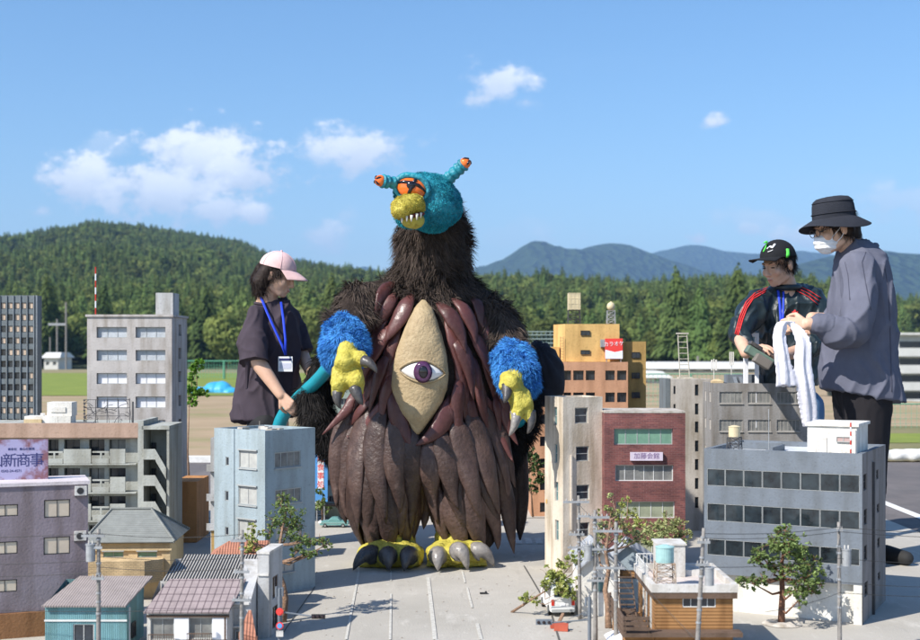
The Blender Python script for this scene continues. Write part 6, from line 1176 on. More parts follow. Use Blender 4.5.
chest = [([(392,298),(379,335),(373,364)],15,.008),([(384,333),(371,370),(365,402)],14,.010),([(397,342),(388,383),(382,408)],15,.012),([(380,362),(371,394),(360,417)],13,.014),([(402,318),(392,352),(388,384)],15,.016),([(446,318),(456,353),(460,388)],15,.012),([(476,305),(488,342),(494,377)],14,.012),([(456,356),(462,393),(465,432)],14,.012),([(478,348),(488,383),(494,417)],13,.014),([(470,360),(480,398),(487,432)],13,.010),([(440,398),(445,423),(446,447)],12,.012),([(496,370),(504,400),(508,432)],12,.006),([(372,380),(362,402),(346,424)],11,.018),
 ([(397,283),(383,292),(372,312),(368,334)],13,.02),([(402,294),(389,306),(375,328),(368,345)],15,.034),([(413,294),(408,314),(397,334),(391,344)],18,.046),([(398,322),(384,346),(373,370),(369,388)],18,.04),([(376,338),(369,360),(366,378)],12,.022),([(393,350),(383,378),(375,414)],14,.034),([(398,368),(388,395),(384,428)],13,.024),([(372,385),(352,408),(326,434)],11,.05),([(376,398),(362,420),(351,438)],11,.04),([(389,395),(372,425),(364,436)],9,.03),
 ([(393,385),(403,425),(414,449)],19,.034),([(450,395),(438,428),(417,446)],19,.040),([(400,400),(396,420),(398,436)],12,.016),
 ([(437,303),(449,321),(457,337),(461,354)],17,.046),([(452,299),(462,316),(468,332),(470,346)],16,.040),([(469,299),(477,313),(480,331)],12,.034),([(452,338),(463,362),(468,400)],17,.036),([(468,330),(478,354),(487,383)],15,.030),([(459,375),(453,408),(460,452)],15,.036),([(474,380),(478,410),(486,442)],12,.026),([(484,395),(496,430),(512,462)],12,.024),([(490,380),(496,405),(499,432)],11,.018),([(467,392),(470,418),(478,440)],12,.022),([(446,400),(447,420),(452,436)],11,.016),([(480,330),(488,352),(497,380)],12,.016),([(488,350),(496,372),(502,398)],10,.014),([(500,395),(507,425),(517,445)],10,.012),([(466,350),(474,378),(480,400)],13,.018),([(384,360),(377,385),(370,402)],10,.018)]
for p_, w, o_ in chest: plate(p_, w*1.0, m_maroon, o_*1.05, rise=.4, tip=1.0)
for p_, w in (([(510,440),(514,490),(513,535)],16),([(517,445),(521,490),(520,540)],16),([(523,440),(524,485),(517,520)],10)):   # plates hanging at the back
    n = len(p_); mb = MB(); pts = [P(*q, 6.62) for q in p_]; mb.tube([pts[0].lerp(pts[1], t/4) for t in range(4)]+[pts[1].lerp(pts[2], t/5) for t in range(6)], [w/F*6.6/2*f_ for f_ in (.6,.8,.95,1,1,1,.9,.75,.5,.1)], 10, flat=.5); mb.build('back_plate', m_brownpl, mon, smooth=True, world=True)
# tan almond with the belly eye
A = [(300,2),(308,9),(320,14.5),(338,21),(355,26),(372,28.5),(388,28),(402,23),(414,16),(425,8.5),(434,2)]
mb = MB(); rings = []; base = []
for i in range(34):
    y = 300+134*i/33; hw = max(1.0, interp(A, y)); cx = 423.5+(y-300)*-.045; s, nn = surf(cx, y); base.append(s)
for _ in range(4): base = [base[0]]+[(base[i-1]+base[i]*2+base[i+1])/4 for i in range(1, 33)]+[base[-1]]
yf = [b.y for b in base]; 
def alm(px, py):    # surface of the bulging almond
    t = min(1, max(0, (py-300)/134)); k = t*33; i = min(int(k), 32); y0 = yf[i]*(1-(k-i))+yf[i+1]*(k-i); hw = interp(A, py); cx = 423.5+(py-300)*-.045; u_ = min(1, abs(px-cx)/hw)
    return P(px, py, y0-.030-.062*math.sqrt(max(0, 1-u_**2))*min(1, hw/14))
for i in range(34):
    y = 300+134*i/33; hw = max(1.0, interp(A, y)); cx = 423.5+(y-300)*-.045; ring_ = []
    for k in range(19): u_ = math.sin((k/18-.5)*math.pi); ring_.append(alm(cx+hw*u_, y))
    for k in range(5): u_ = 1-2*(k+.5)/5; q = P(cx+hw*u_, y, yf[i]+.02); ring_.append(q)
    rings.append(ring_)
mb.ring(rings); me = mb.mesh(); displace(me, lambda c, n: .004*vnoise(c, 22)+.002*vnoise(c, 60)); alo = link('belly_shield', to_loc(me, MC), m_tanskin, mon, True)
ex, ey = 422.3, 371.8
def eyeshape(t, sx=1, sy=1):   # lens outline, t in 0..2pi
    x = math.cos(t); return ex+23.3*sx*x, ey+(1.8*x)+(-11.2 if math.sin(t) > 0 else 10.3)*sy*(1-abs(x)**1.9)**.85*(1 if math.sin(t) else 0)
mb = MB(); rn = []
for f_, push in ((1.0,-.003),(.8,.0085),(.5,.015),(.2,.018),(.02,.0185)):
    rn.append([alm(ex+(eyeshape(2*math.pi*k/40)[0]-ex)*f_, ey+(eyeshape(2*math.pi*k/40)[1]-ey)*f_)-Vector((0,push,0)) for k in range(40)])
mb.ring(rn); eye = mb.build('belly_eye', m_eyew, mon, smooth=True, world=True)
def disc(name, cx, cy, rx, ry, y, m, dome, parent):
    mb = MB(); D_ = y; rn = []
    for f_ in (1, .75, .45, .1): rn.append([P(cx+rx*f_*math.cos(2*math.pi*k/28), cy+ry*f_*math.sin(2*math.pi*k/28), D_-dome*(1-f_*f_)) for k in range(28)])
    mb.ring(rn); return mb.build(name, m, parent, smooth=True, world=True)
yc = alm(ex, ey).y-.0185; disc('iris', 422.9, 372, 9.4, 11.0, yc+.0005, m_iris, .006, eye); disc('pupil', 423.2, 372, 4.6, 6.2, yc-.0045, m_pupil, .003, eye)
mb = MB(); mb.tube([alm(*eyeshape(math.pi*k/24))-Vector((0,.008,-.002)) for k in range(25)], [.003+.005*math.sin(math.pi*k/24) for k in range(25)], 8); mb.build('eyelid', m_tanskin, eye, smooth=True, world=True)
mb = MB(); mb.tube([alm(*eyeshape(math.pi+math.pi*k/24))-Vector((0,.006,.001)) for k in range(25)], [.002+.0032*math.sin(math.pi*k/24) for k in range(25)], 8); mb.build('eyelid', m_tanskin, eye, smooth=True, world=True)
# head
hd = MB(); hd.ell(P(432,203,6.12), (.134,.15,.138), None, 28, 18); hd.ell(P(412,192,6.02), (.088,.07,.075), None, 24, 14); hd.ell(P(425,190,6.08), (.13,.12,.082)); hd.ell(P(412,214,6.02), (.085,.08,.070)); hd.ell(P(445,205,6.15), (.085,.13,.10))
me = blob(hd, .009, 4); displace(me, lambda c, n: .006*vnoise(c, 18)+.0025*vnoise(c, 60)-.005*max(0, 1-abs(vnoise(c, 7, 1))*9)); head = link('head', to_loc(me.copy(), MC), m_tealskin, mon, True); m_tealfuzz = fmat('teal fuzz', (.03,.36,.44,1), (.015,.22,.30,1)); link('fuzz', to_loc(fur_mesh(me, 30000, .0085, .0011, down=.5, out=.55, rnd=.6, clump=18), MC), m_tealfuzz, head)
# feelers with eye bulbs
for pts, R in (([P(410,187,6.03), P(396,183,5.98), P(384,181.5,5.95)], [.034,.028,.030]), ([P(440,186,6.08), P(450,177,6.05), P(462,166,6.02)], [.040,.030,.030])):
    mb = MB(); mb.chain(pts, R, 14); q = blob(mb, .006, 2); d_ = (pts[-1]-pts[0]).normalized(); displace(q, lambda c, n: .0032*math.sin((c-pts[0]).dot(d_)*210)+.003*vnoise(c, 50)); f_ = link('feeler', to_loc(q, MC), m_tealskin, mon, True)
    tip = pts[-1]+d_*.020; rb = MB(); u1 = d_.cross(Vector((0,1,0))).normalized(); u2 = d_.cross(u1); rb.tube([pts[-1]+d_*.006+(u1*math.cos(a*math.pi/10)+u2*math.sin(a*math.pi/10))*.027 for a in range(21)], .007, 8); rb.build('rim', m_tealskin, f_, smooth=True, world=True)
    e = MB(); e.ell(tip, .027, None, 18, 12); eb = e.build('eye_bulb', m_org, f_, smooth=True, world=True); 
    for k in range(4): s_ = MB(); th = k*1.57+.6; a = u1*math.cos(th)+u2*math.sin(th); s_.tube([tip+(d_*math.cos(b)+a*math.sin(b))*.0265 for b in (.15,.45,.8,1.2)], [.002,.005,.006,.003], 6); s_.build('stripe', m_pupil, eb, smooth=True, world=True)
# big head eye: orange with dark bands and teal rim
ec = P(411.5,188.5,5.975); er = .068; e = MB(); M_ = Matrix.Rotation(math.radians(14), 3, 'Y'); e.ell(ec, (er*1.05, er*.62, er*.74), M_, 26, 16); eb = e.build('head_eye', m_org, head, smooth=True, world=True)
def onball(a, b, k=1.0): return ec+M_@Vector((er*1.05*k*math.sin(a)*math.cos(b), -er*.62*k*math.cos(a)*math.cos(b), er*.74*k*math.sin(b)))
for line in ([(-.15,-1.2),(-.05,-.5),(.02,0),(.05,.35)], [(-1.2,.15),(-.7,.35),(-.1,.42),(.5,.35),(1.2,.0)], [(.0,.4),(.2,.8),(.3,1.3)]):
    s_ = MB(); s_.tube([onball(a, b, 1.0) for a, b in line], [.006 if i in (0, len(line)-1) else .009 for i in range(len(line))], 8, flat=1); s_.build('dark_band', m_pupil, eb, smooth=True, world=True)
e = MB(); e.ell(onball(-.05,.22,.93), (.022,.012,.02), None, 14, 9); e.build('pupil', m_pupil, eb, smooth=True, world=True)
e = MB(); e.tube([ec+Vector((0,-.006,0))+M_@Vector((er*1.16*math.cos(a*math.pi/16), 0, er*.86*math.sin(a*math.pi/16))) for a in range(33)], [.012+.006*math.sin(a*math.pi/16) for a in range(33)], 10, cap=False); me = e.mesh(); displace(me, lambda c, n: .004*vnoise(c, 50)); link('eye_rim', to_loc(me, MC), m_tealskin, head, True)
# beak
bk = MB(); bk.ell(P(408,206.5,5.925), (.078,.09,.055), Matrix.Rotation(math.radians(-4), 3, 'Y'), 26, 16); bk.ell(P(402,211,5.89), (.05,.055,.038)); bk.ell(P(413,201,5.91), (.05,.05,.035)); me = blob(bk, .006, 3); displace(me, lambda c, n: .005*vnoise(c, 45)); up = link('upper_beak', to_loc(me.copy(), MC), m_yel, head, True); link('fuzz', to_loc(fur_mesh(me, 8000, .0065, .0010, down=.3, out=.5, rnd=.7, clump=18), MC), fmat('mustard fuzz', (.60,.50,.08,1), (.36,.28,.05,1)), up)
bk = MB(); bk.ell(P(413,220.5,5.955), (.056,.065,.040), None, 24, 14); me = blob(bk, .006, 3); displace(me, lambda c, n: .003*vnoise(c, 45)); link('lower_beak', to_loc(me, MC), m_yel, head, True)
bk = MB(); bk.ell(P(412,216.5,5.925), (.062,.066,.013), Matrix.Rotation(math.radians(-14), 3, 'Y'), 24, 12); mo_ = bk.build('mouth', m_mouth, head, smooth=True, world=True)
for px, py, s_ in ((402,219.5,1.0),(407,218.3,.9),(411.5,217.5,1.15),(417,216,1.1),(421,215,.8)):
    D_ = 5.928-.066*math.sqrt(max(.02, 1-((px-411)/14)**2))-.002; t_ = MB(); t_.tube([P(px,py-2.2,D_-.004), P(px-.2,py+3.6*s_,D_-.006)], [.0075*s_,.0022], 8); t_.build('tooth', m_tooth, mo_, smooth=True, world=True)
# feet
def foot(cx, toes, m_c, pxw, paler):
    mb = MB(); c = P(cx, 548, 6.22); mb.ell(Vector((c.x, 6.22, .05)), (pxw/F*6.2*.54, .16, .074), None, 24, 12); mb.chain([Vector((c.x, 6.32, .14)), Vector((c.x, 6.30, .06))], [.11,.12], 16)
    for (bx, by, D_, tp) in toes: b = P(bx, by, D_); b.z = max(b.z, .042); mb.cap(Vector((c.x+(b.x-c.x)*.5, 6.2, .055)), b, .066, .056)
    mb.box(c.x-pxw/F*6.2*.5, c.x+pxw/F*6.2*.5, 6.1, 6.35, 0.001, .018)
    me = blob(mb, .010, 2); displace(me, lambda c_, n: .006*vnoise(c_, 30)-.008*max(0, 1-abs(vnoise(c_, 14, 3))*7)); f_ = link('foot', to_loc(me, MC), m_yel, mon, True)
    for (bx, by, D_, tp) in toes:
        b = P(bx, by, D_-.035); b.z = max(b.z, .040); t_ = G(*tp); mid = (b+t_)/2; mid.z = b.z+.03; mid.y -= .02; claw('claw', [b+Vector((0,.01,0)), mid, t_+Vector((0,0,.008))], .047, m_c, f_)
foot(391, [(372,555,6.10,(353,572)),(388,556,6.06,(389,573)),(409,556,6.08,(404,573))], m_claw, 64, 0)  # darker horn puts the shade on this foot into its claw colour
foot(457, [(438,556,6.08,(438,573)),(458,552,6.06,(468,572)),(476,552,6.12,(494,568))], m_clawl, 60, 1)  # paler horn puts the sunlight on this foot into its claw colour
# teal tail tube held by the woman, and its stump on the other side
tp = [P(346,356,6.18), P(330,366,6.28), P(318,380,6.38), P(305,392,6.48), P(292,405,6.53), P(283,416,6.56), P(278,430,6.58), P(277,446,6.60)]
sm = []; 
for i in range(len(tp)-1):
    p0 = tp[max(i-1,0)]; p1 = tp[i]; p2 = tp[i+1]; p3 = tp[min(i+2,len(tp)-1)]
    for k in range(5): f_ = k/5; sm.append(.5*((2*p1)+(p2-p0)*f_+(2*p0-5*p1+4*p2-p3)*f_*f_+(3*p1-p0-3*p2+p3)*f_**3))
mb = MB(); mb.tube(sm, [.034]*len(sm), 16); me = mb.mesh(); displace(me, lambda c, n: .003*vnoise(c, 16)); link('tentacle', to_loc(me, MC), mat('teal rubber tube', (.015,.27,.34,1), .35, .1, 12, .2, 40), mon, True)
mb = MB(); mb.chain([P(500,428,6.42), P(518,420,6.42)], [.04,.04], 14); mb.build('tentacle', bpy.data.materials['teal rubber tube'], mon, smooth=True, world=True)
# dark cloth bulge behind the right cuff
mb = MB(); mb.ell(P(548,372,6.72), (.085,.13,.155), Matrix.Rotation(math.radians(-14), 3, 'Y'), 28, 20); mb.ell(P(537,352,6.74), (.05,.08,.06)); mb.ell(P(545,392,6.72), (.085,.11,.08)); me = blob(mb, .009, 3)
kc = P(540,344,6.6)
def pleat(c, n): d = c-kc; a = math.atan2(d.x, -d.z); return .011*math.sin(a*17)*math.exp(-d.length*5)+.006*vnoise(c, 14)
displace(me, pleat); base_ = P(548,400,6.72); o = link('black_cloth_bundle', to_loc(me, base_), mat('black cotton cloth', (.017,.018,.026,1), .9, .3, 8, .3, 200), None, True); o.location = base_; tag(o, 'bulging black cloth with gathered folds behind the right blue furry cuff', 'cloth')
# ================================================================ people
m_skin = mat('skin', (.66,.42,.30,1), .5, .08, 20, .15, 200, sss=.12, spec=.4, col2=(.60,.36,.25,1)); m_hair = mat('black brown hair', (.022,.013,.010,1), .6, .3, 30, .4, 90, spec=.25); m_lip = mat('lips', (.42,.17,.14,1), .45, .05, 20); m_eyed = mat('dark lashes and irises', (.02,.014,.012,1), .3, .1)
def clothmat(name, c, bump=.25): return mat(name, c, .9, .12, 9, bump, 400, spec=.2)
def headparts(mb, M):
    def e(c, r): mb.ell(M@Vector(c), r, M.to_3x3(), 20, 14)
    def c_(a, b, ra, rb): mb.cap(M@Vector(a), M@Vector(b), ra, rb, 10)
    e((0,-.018,.035), (.076,.095,.085)); e((0,.018,-.028), (.064,.072,.084)); e((0,.045,-.078), (.040,.040,.030)); e((0,.060,-.097), (.024,.022,.018)); c_((0,.090,.005), (0,.104,-.036), .007, .0105); e((.010,.094,-.040), (.008,.009,.007)); e((-.010,.094,-.040), (.008,.009,.007))
    e((0,.084,-.064), (.022,.010,.006)); e((0,.083,-.073), (.019,.010,.006)); e((0,.074,.024), (.052,.016,.010))
    for s in (-1, 1): e((.036*s,.060,-.030), (.026,.024,.026)); e((.077*s,-.012,-.012), (.010,.019,.031)); e((.080*s,-.016,.004), (.008,.016,.014)); c_((.045*s,.0,-.07), (.022*s,.05,-.095), .02, .016)
def facedetail(body, M, loc, lips=True):
    R3 = M.to_3x3()
    for s in (-1, 1):
        q = MB(); q.ell(M@Vector((.031*s,.079,-.001)), (.014,.006,.0035), R3, 12, 8); q.build('eye', m_eyed, body, smooth=True, world=True); q = MB(); q.tube([M@Vector((.014*s,.088,.021)), M@Vector((.032*s,.085,.027)), M@Vector((.050*s,.070,.021))], [.002,.003,.0015], 6); q.build('eyebrow', m_hair, body, smooth=True, world=True)
    if lips: q = MB(); q.ell(M@Vector((0,.0885,-.0675)), (.018,.0065,.0055), R3, 14, 8); q.build('lips', m_lip, body, smooth=True, world=True)
def handparts(mb, w, f, n, curls, size=1.0, thumb=1, spread=.10, tcurl=.6):
    """w wrist, f along the palm, n out of the palm side (fingers curl towards it)"""
    f = f.normalized(); n = (n-f*n.dot(f)).normalized(); l = f.cross(n)*thumb; S = size
    for k, (off, L_) in enumerate(((-.030,.086),(-.010,.092),(.010,.088),(.029,.078))):
        off *= -1; kn = w+f*(.092*S-.004*abs(k-1))+l*off*S; mb.cap(w+f*.018*S+l*off*.55*S, kn, .0165*S, .0118*S, 10); L1, L2, L3 = [L_*q*S for q in (.46,.30,.24)]; d = (f+l*off*spread*20*.06).normalized(); p = kn; c = curls[k]
        for i, (Ls, rr) in enumerate(((L1,.0094),(L2,.0085),(L3,.0076))):
            a = c*(.9 if i == 0 else 1.0); ax = d; d = (d*math.cos(a)+n*math.sin(a)).normalized(); nn = (n*math.cos(a)-ax*math.sin(a)).normalized(); n_save = n; q = p+d*Ls; mb.cap(p, q, rr*S, rr*S*.93, 10); p = q; n = nn
        n = (w*0+ (f.cross(l)*-1 if False else n)) ; n = handparts_n
    b = w+f*.028*S+l*.026*S; m_ = b+(f*.6+l*.75+handparts_n*.25).normalized()*.040*S; e_ = m_+(f*.85+l*.2+handparts_n*tcurl).normalized()*.030*S; t_ = e_+(f*.8-l*.2+handparts_n*tcurl).normalized()*.024*S
    mb.cap(b, m_, .0150*S, .0115*S, 10); mb.cap(m_, e_, .0108*S, .0095*S, 10); mb.cap(e_, t_, .0094*S, .0080*S, 10)
def hand5(mb, w, f, n, curls, size=1.0, thumb=1, tcurl=.6):
    global handparts_n
    f = Vector(f).normalized(); n = Vector(n); n = (n-f*n.dot(f)).normalized(); handparts_n = n; handparts(mb, Vector(w), f, n, curls, size, thumb, tcurl=tcurl)
def folds(seed, amp, dirv=(0,0,1), sc=9, stretch=.28):
    d = Vector(dirv).normalized()
    def rid(q): return (1-min(1, abs(noise.noise(q))*1.9))**3
    def fn(c, n):
        q = c-d*c.dot(d)*(1-stretch); w = Vector((noise.noise(c*5+Vector((seed,0,0))), noise.noise(c*5+Vector((0,seed,0))), 0))*.06
        m_ = .45+.55*max(0, min(1, .5+noise.noise(c*4+Vector((3,seed,0)))*1.6))
        return amp*(1.0*rid((q+w)*sc+Vector((seed,0,0)))+.55*rid((q+w)*sc*2.1+Vector((0,seed,0))))*m_-amp*.45+amp*.5*noise.noise(c*sc*.7)
    return fn
def flatten(me, pt, n, rad, loc):
    pt = Vector(pt)-loc; n = Vector(n).normalized()
    for v in me.vertices:
        d = (v.co-pt).dot(n)
        if d > 0 and (v.co-pt-n*d).length < rad and d < rad*1.2: v.co -= n*d
def loft(tb, D, ry, tilt=0):
    """torso garment: rows of (y, left x, right x) in photo position, ry = half depth"""
    mb = MB(); rings = []
    ys = []; 
    for (y0, a0, b0), (y1, a1, b1) in zip(tb, tb[1:]):
        for k in range(4): t = k/4; rings.append((y0+(y1-y0)*t, a0+(a1-a0)*t, b0+(b1-b0)*t))
    rings.append(tb[-1]); R = []
    for y, l, r in rings:
        c = P((l+r)/2, y, D); a = (r-l)/2/F*D; f_ = min(1, .45+(y-tb[0][0])/26*.55); q = []
        for k in range(32):
            th = k*math.pi/16; cx = math.copysign(abs(math.cos(th))**.85, math.cos(th)); sy = math.copysign(abs(math.sin(th))**.85, math.sin(th)); q.append(Vector((c.x+a*cx, D+ry*f_*sy, c.z+tilt*cx*max(0, (y-tb[0][0])/(tb[-1][0]-tb[0][0]))**3)))
        R.append(q)
    mb.ring(R); return mb
def join(*ms):
    m = MB()
    for q in ms: m.add(q.v, q.f)
    return m
def strands(hair, me, n, L_, loc, keep=None): link('strands', to_loc(fur_mesh(me, n, L_, .0008, down=1.0, out=.12, rnd=.18, clump=12, keep=keep), loc), m_hair, hair)
def cloth(name, mb, m, parent, voxel=.008, sm=3, fn=None, loc=None, cut=None):
    me = blob(mb, voxel, sm)
    if fn: displace(me, fn)
    if loc is not None: to_loc(me, loc)
    o = link(name, me, m, parent, True)
    if name == 'hair': q = me.copy(); q.transform(Matrix.Translation(Vector(loc))); strands(o, q, 5000, .030, loc)
    return o
def Mhead(c, yaw, pitch=0, roll=0, s=1.0): return Matrix.Translation(c)@Matrix.Rotation(yaw, 4, 'Z')@Matrix.Rotation(pitch, 4, 'X')@Matrix.Rotation(roll, 4, 'Y')@Matrix.Scale(s, 4)
def Ms(c, M): return M@Vector(c)
def legs(body, hips, feet, D, m_tr, m_shoe, loc, w=.075):
    """trousers from hip to ankle plus shoes"""
    mb = MB()
    for (hx, fx) in zip(hips, feet): kn = Vector(hx).lerp(Vector(fx), .5)+Vector((0,-.02,0)); mb.chain([Vector(hx), kn, Vector(fx)+Vector((0,0,.09))], [w*1.15,w*.82,w*.62], 16)
    mb.ell((Vector(hips[0])+Vector(hips[1]))/2+Vector((0,0,.03)), (abs(hips[0][0]-hips[1][0])*.5+w*1.05, .12, .13)); cloth('trousers', mb, m_tr, body, .011, 3, folds(3, .007, (0,0,1), 8), loc)
# ---------------------------------------------------------------- woman in the pink cap
D0 = 6.78; L0 = Vector((P(270,400,D0).x, D0, 0)); mb = MB(); M = Mhead(P(278,275,6.72), math.radians(-106), math.radians(-18), 0, .93); headparts(mb, M)
nb = P(266,306,6.76); mb.cap(M@Vector((0,-.03,-.06)), nb, .050, .058, 14)
shR = P(254,322,6.62); shL = P(292,320,6.92); hip = P(268,425,D0)
mb.chain([nb, P(270,335,D0), P(268,380,D0), hip], [.06,.10,.10,.11], 18)
for s in (-.08, .08): mb.chain([hip+Vector((0,s,-.03)), hip+Vector((0,s,-.42)), Vector((hip.x, D0+s, .06))], [.08,.055,.04], 12); mb.cap(Vector((hip.x, D0+s, .05)), Vector((hip.x+.15, D0+s-.02, .03)), .04, .03)
shR = P(255,322,6.64); elR = P(258,362,6.54); wrR = P(281,395,6.49); mb.chain([shR, elR, wrR], [.048,.043,.027], 14)
hand5(mb, wrR, P(291,407,6.47)-wrR, Vector((.3,.75,-.15)), [.55,.65,.7,.75], .86, -1, .9)
elL = P(301,352,6.86); wrL = P(312,376,6.72); mb.chain([shL, elL, wrL], [.045,.038,.026], 14); hand5(mb, wrL, P(318,388,6.62)-wrL, Vector((-.2,.3,-1)), [.5,.6,.6,.6], .84, 1)
me = blob(mb, .0042, 3); woman = link('person', to_loc(me, L0), m_skin, None, True); woman.location = L0; tag(woman, 'person in a pink cap and baggy dark T-shirt holding the teal tube', 'person')
facedetail(woman, M, L0)
m_shirt1 = clothmat('faded black cotton', (.058,.045,.058,1)); tor = loft([(299,259,282),(305,250,291),(314,246,297),(335,245,301),(365,241,302),(400,235,303),(419,233,302)], D0, .155, .006)
sl = MB(); sl.chain([P(257,316,6.66), P(254,338,6.585), P(253,362,6.53), P(253,372,6.52)], [.062,.068,.072,.073], 18); sl.chain([P(288,318,6.88), P(299,336,6.88), P(304,352,6.85), P(307,358,6.85)], [.058,.055,.052,.052], 16)
me = blob(join(tor, sl), .0075, 3); displace(me, folds(1, .024, (.25,0,1), 6, .30)); flatten(me, P(253,362,6.53), P(253,372,6.52)-P(254,338,6.585), .12, Vector((0,0,0))); flatten(me, P(304,352,6.85), P(307,358,6.85)-P(299,336,6.88), .10, Vector((0,0,0))); link('t_shirt', to_loc(me, L0), m_shirt1, woman, True)
mb = MB(); mb.tube([nb+Vector((.062*math.cos(a*math.pi/10)+.004, .062*math.sin(a*math.pi/10), .0+.012*math.cos(a*math.pi/10)*-1+.004)) for a in range(21)], .008, 6); mb.build('collar', m_shirt1, woman, smooth=True, world=True)
mb = MB()
for s in (-.07, .07): mb.chain([hip+Vector((0,s,-.0)), hip+Vector((.01,s,-.4)), Vector((hip.x, D0+s, .10))], [.105,.075,.06], 14)
cloth('trousers', mb, mat('black trousers', (.012,.012,.014,1), .8, .2), woman, .012, 3, folds(2, .006), L0)
for s in (-.08, .08): q = MB(); q.cap(Vector((hip.x-.03, D0+s, .05)), Vector((hip.x+.16, D0+s-.02, .035)), .05, .036); q.build('shoe', m_tyre, woman, smooth=True, world=True)
# hair: tucked bob behind the ear
mb = MB(); mb.ell(M@Vector((0,-.028,.030)), (.083,.090,.088), M.to_3x3()); mb.chain([M@Vector((.055,-.045,.0)), M@Vector((.058,-.062,-.06)), M@Vector((.045,-.050,-.112))], [.045,.045,.028]); mb.chain([M@Vector((-.055,-.045,.0)), M@Vector((-.058,-.062,-.06)), M@Vector((-.045,-.05,-.112))], [.045,.045,.028]); mb.chain([M@Vector((0,-.09,.0)), M@Vector((0,-.10,-.06)), M@Vector((0,-.085,-.115))], [.05,.05,.035]); mb.cap(M@Vector((.068,.035,.03)), M@Vector((.072,.015,-.01)), .012, .008)
cloth('hair', mb, m_hair, woman, .007, 2, lambda c, n: .003*noise.noise(Vector((c.x*90, c.y*90, c.z*8))), L0)
def dome(M, c, rx, ry, rz, cut=0, n=30, v=9, th=.004):   # cap crown as open shell
    rings = []
    for t_ in (th, 0):
        rr = []
        for i in range(v+1):
            a = math.pi/2*(1-i/v); rr.append([M@(Vector(c)+Vector(((rx+t_)*math.sin(a)*math.cos(2*math.pi*k/n), (ry+t_)*math.sin(a)*math.sin(2*math.pi*k/n), (rz+t_)*math.cos(a)))) for k in range(n)])
        rings.append(rr)
    mb = MB(); mb.ring(rings[0], cap=False); mb.ring(rings[1], cap=False); return mb
def brim(M, c, rx, ry, L_, w, droop, th=.005, flat=1):
    mb = MB(); n = 16; top = []; 
    rows = []
    for j in range(7):
        f_ = j/6; row = []
        for i in range(n+1):
            a = math.radians(90+ (i/n-.5)*2*62); a0 = Vector((rx*math.cos(a), ry*math.sin(a), 0)); tip = Vector((w*math.cos(a)*1.05, ry*.45+L_*(.25+.75*math.sin(a)**2.2 if flat else math.sin(a)), 0)); p = a0.lerp(tip, f_); p.z = -droop*f_**1.3-(p.x/w)**2*.020*f_; row.append(p+Vector(c))
        rows.append(row)
    V = []; 
    for dzz in (0, -th):
        for row in rows: V += [M@(p+Vector((0,0,dzz))) for p in row]
    m_ = (n+1); k_ = 7*m_; Fs = []
    for j in range(6):
        for i in range(n): a = j*m_+i; Fs.append((a,a+1,a+1+m_,a+m_)); Fs.append((a+k_,a+m_+k_,a+m_+1+k_,a+1+k_))
    for i in range(n): a = 6*m_+i; Fs.append((a,a+1,a+1+k_,a+k_))
    for j in range(6): a = j*m_; Fs.append((a,a+m_,a+m_+k_,a+k_)); a = j*m_+n; Fs.append((a,a+k_,a+m_+k_,a+m_))
    mb.add(V, Fs); return mb
m_pinkc = clothmat('pale pink cotton', (.74,.50,.49,1)); Mc = M@Matrix.Translation((0,-.014,.040))@Matrix.Rotation(math.radians(4), 4, 'X'); cp = dome(Mc, (0,0,0), .088, .104, .088).build('cap', m_pinkc, woman, smooth=True, world=True)
brim(Mc, (0,0,.004), .086, .100, .150, .078, .034).build('brim', m_pinkc, cp, smooth=True, world=True)
mb = MB(); mb.ell(Mc@Vector((0,0,.0935)), .007, None, 10, 6); mb.build('button', m_pinkc, cp, smooth=True, world=True)
mb = MB(); 
for k in range(6):
    a = 2*math.pi*k/6+.5; mb.tube([Mc@Vector((.0935*math.sin(t*math.pi/16)*math.cos(a), .1095*math.sin(t*math.pi/16)*math.sin(a), .0925*math.cos(t*math.pi/16))) for t in range(9)], .0012, 4)
mb.build('seam', m_pinkc, cp, world=True)
# lanyard and badge
m_lan = mat('blue lanyard', (.02,.06,.62,1), .6, .1); 
def lanyard(body, pts, w=.009):
    mb = MB(); mb.tube(pts, w, 6, flat=.25); return mb.build('lanyard', m_lan, body, smooth=True, world=True)
bd = P(285.5,356,6.50); lan = lanyard(woman, [P(261,297,6.70), P(267,312,6.625), P(275,330,6.585), P(282,345,6.555), P(285.5,355,6.55)], .0075); q = MB(); q.tube([P(281,302,6.69), P(283.5,320,6.60), P(285.5,340,6.56), P(285.5,355,6.555)], .0065, 6, flat=.3); q.build('strap', m_lan, lan, smooth=True, world=True)
def badge(body, px0, px1, y0, y1, D_, tilt=0):
    a = P(px0,y1,D_); b = P(px1,y0,D_); q = MB(); q.box(a.x,b.x,D_-.002,D_+.002,a.z,b.z); o = q.build('badge', m_signwhite, body, world=True); h_ = b.z-a.z; w_ = b.x-a.x
    q = MB(); q.box(a.x+w_*.06,b.x-w_*.06,D_-.0032,D_-.0022,b.z-h_*.28,b.z-h_*.12); q.build('print', m_ink, o, world=True); q = MB(); q.box(a.x+w_*.1,b.x-w_*.1,D_-.0032,D_-.0022,a.z+h_*.2,a.z+h_*.55); q.build('print', mat('pale print', (.55,.56,.66,1), .6), o, world=True)
badge(woman, 278.3, 292.5, 356.5, 371.5, 6.575)
q = MB(); c = P(290,314,6.735); q.ell(c, (.008,.004,.012)); q.build('emblem', mat('yellow print', (.55,.42,.04,1), .6), woman, smooth=True, world=True)
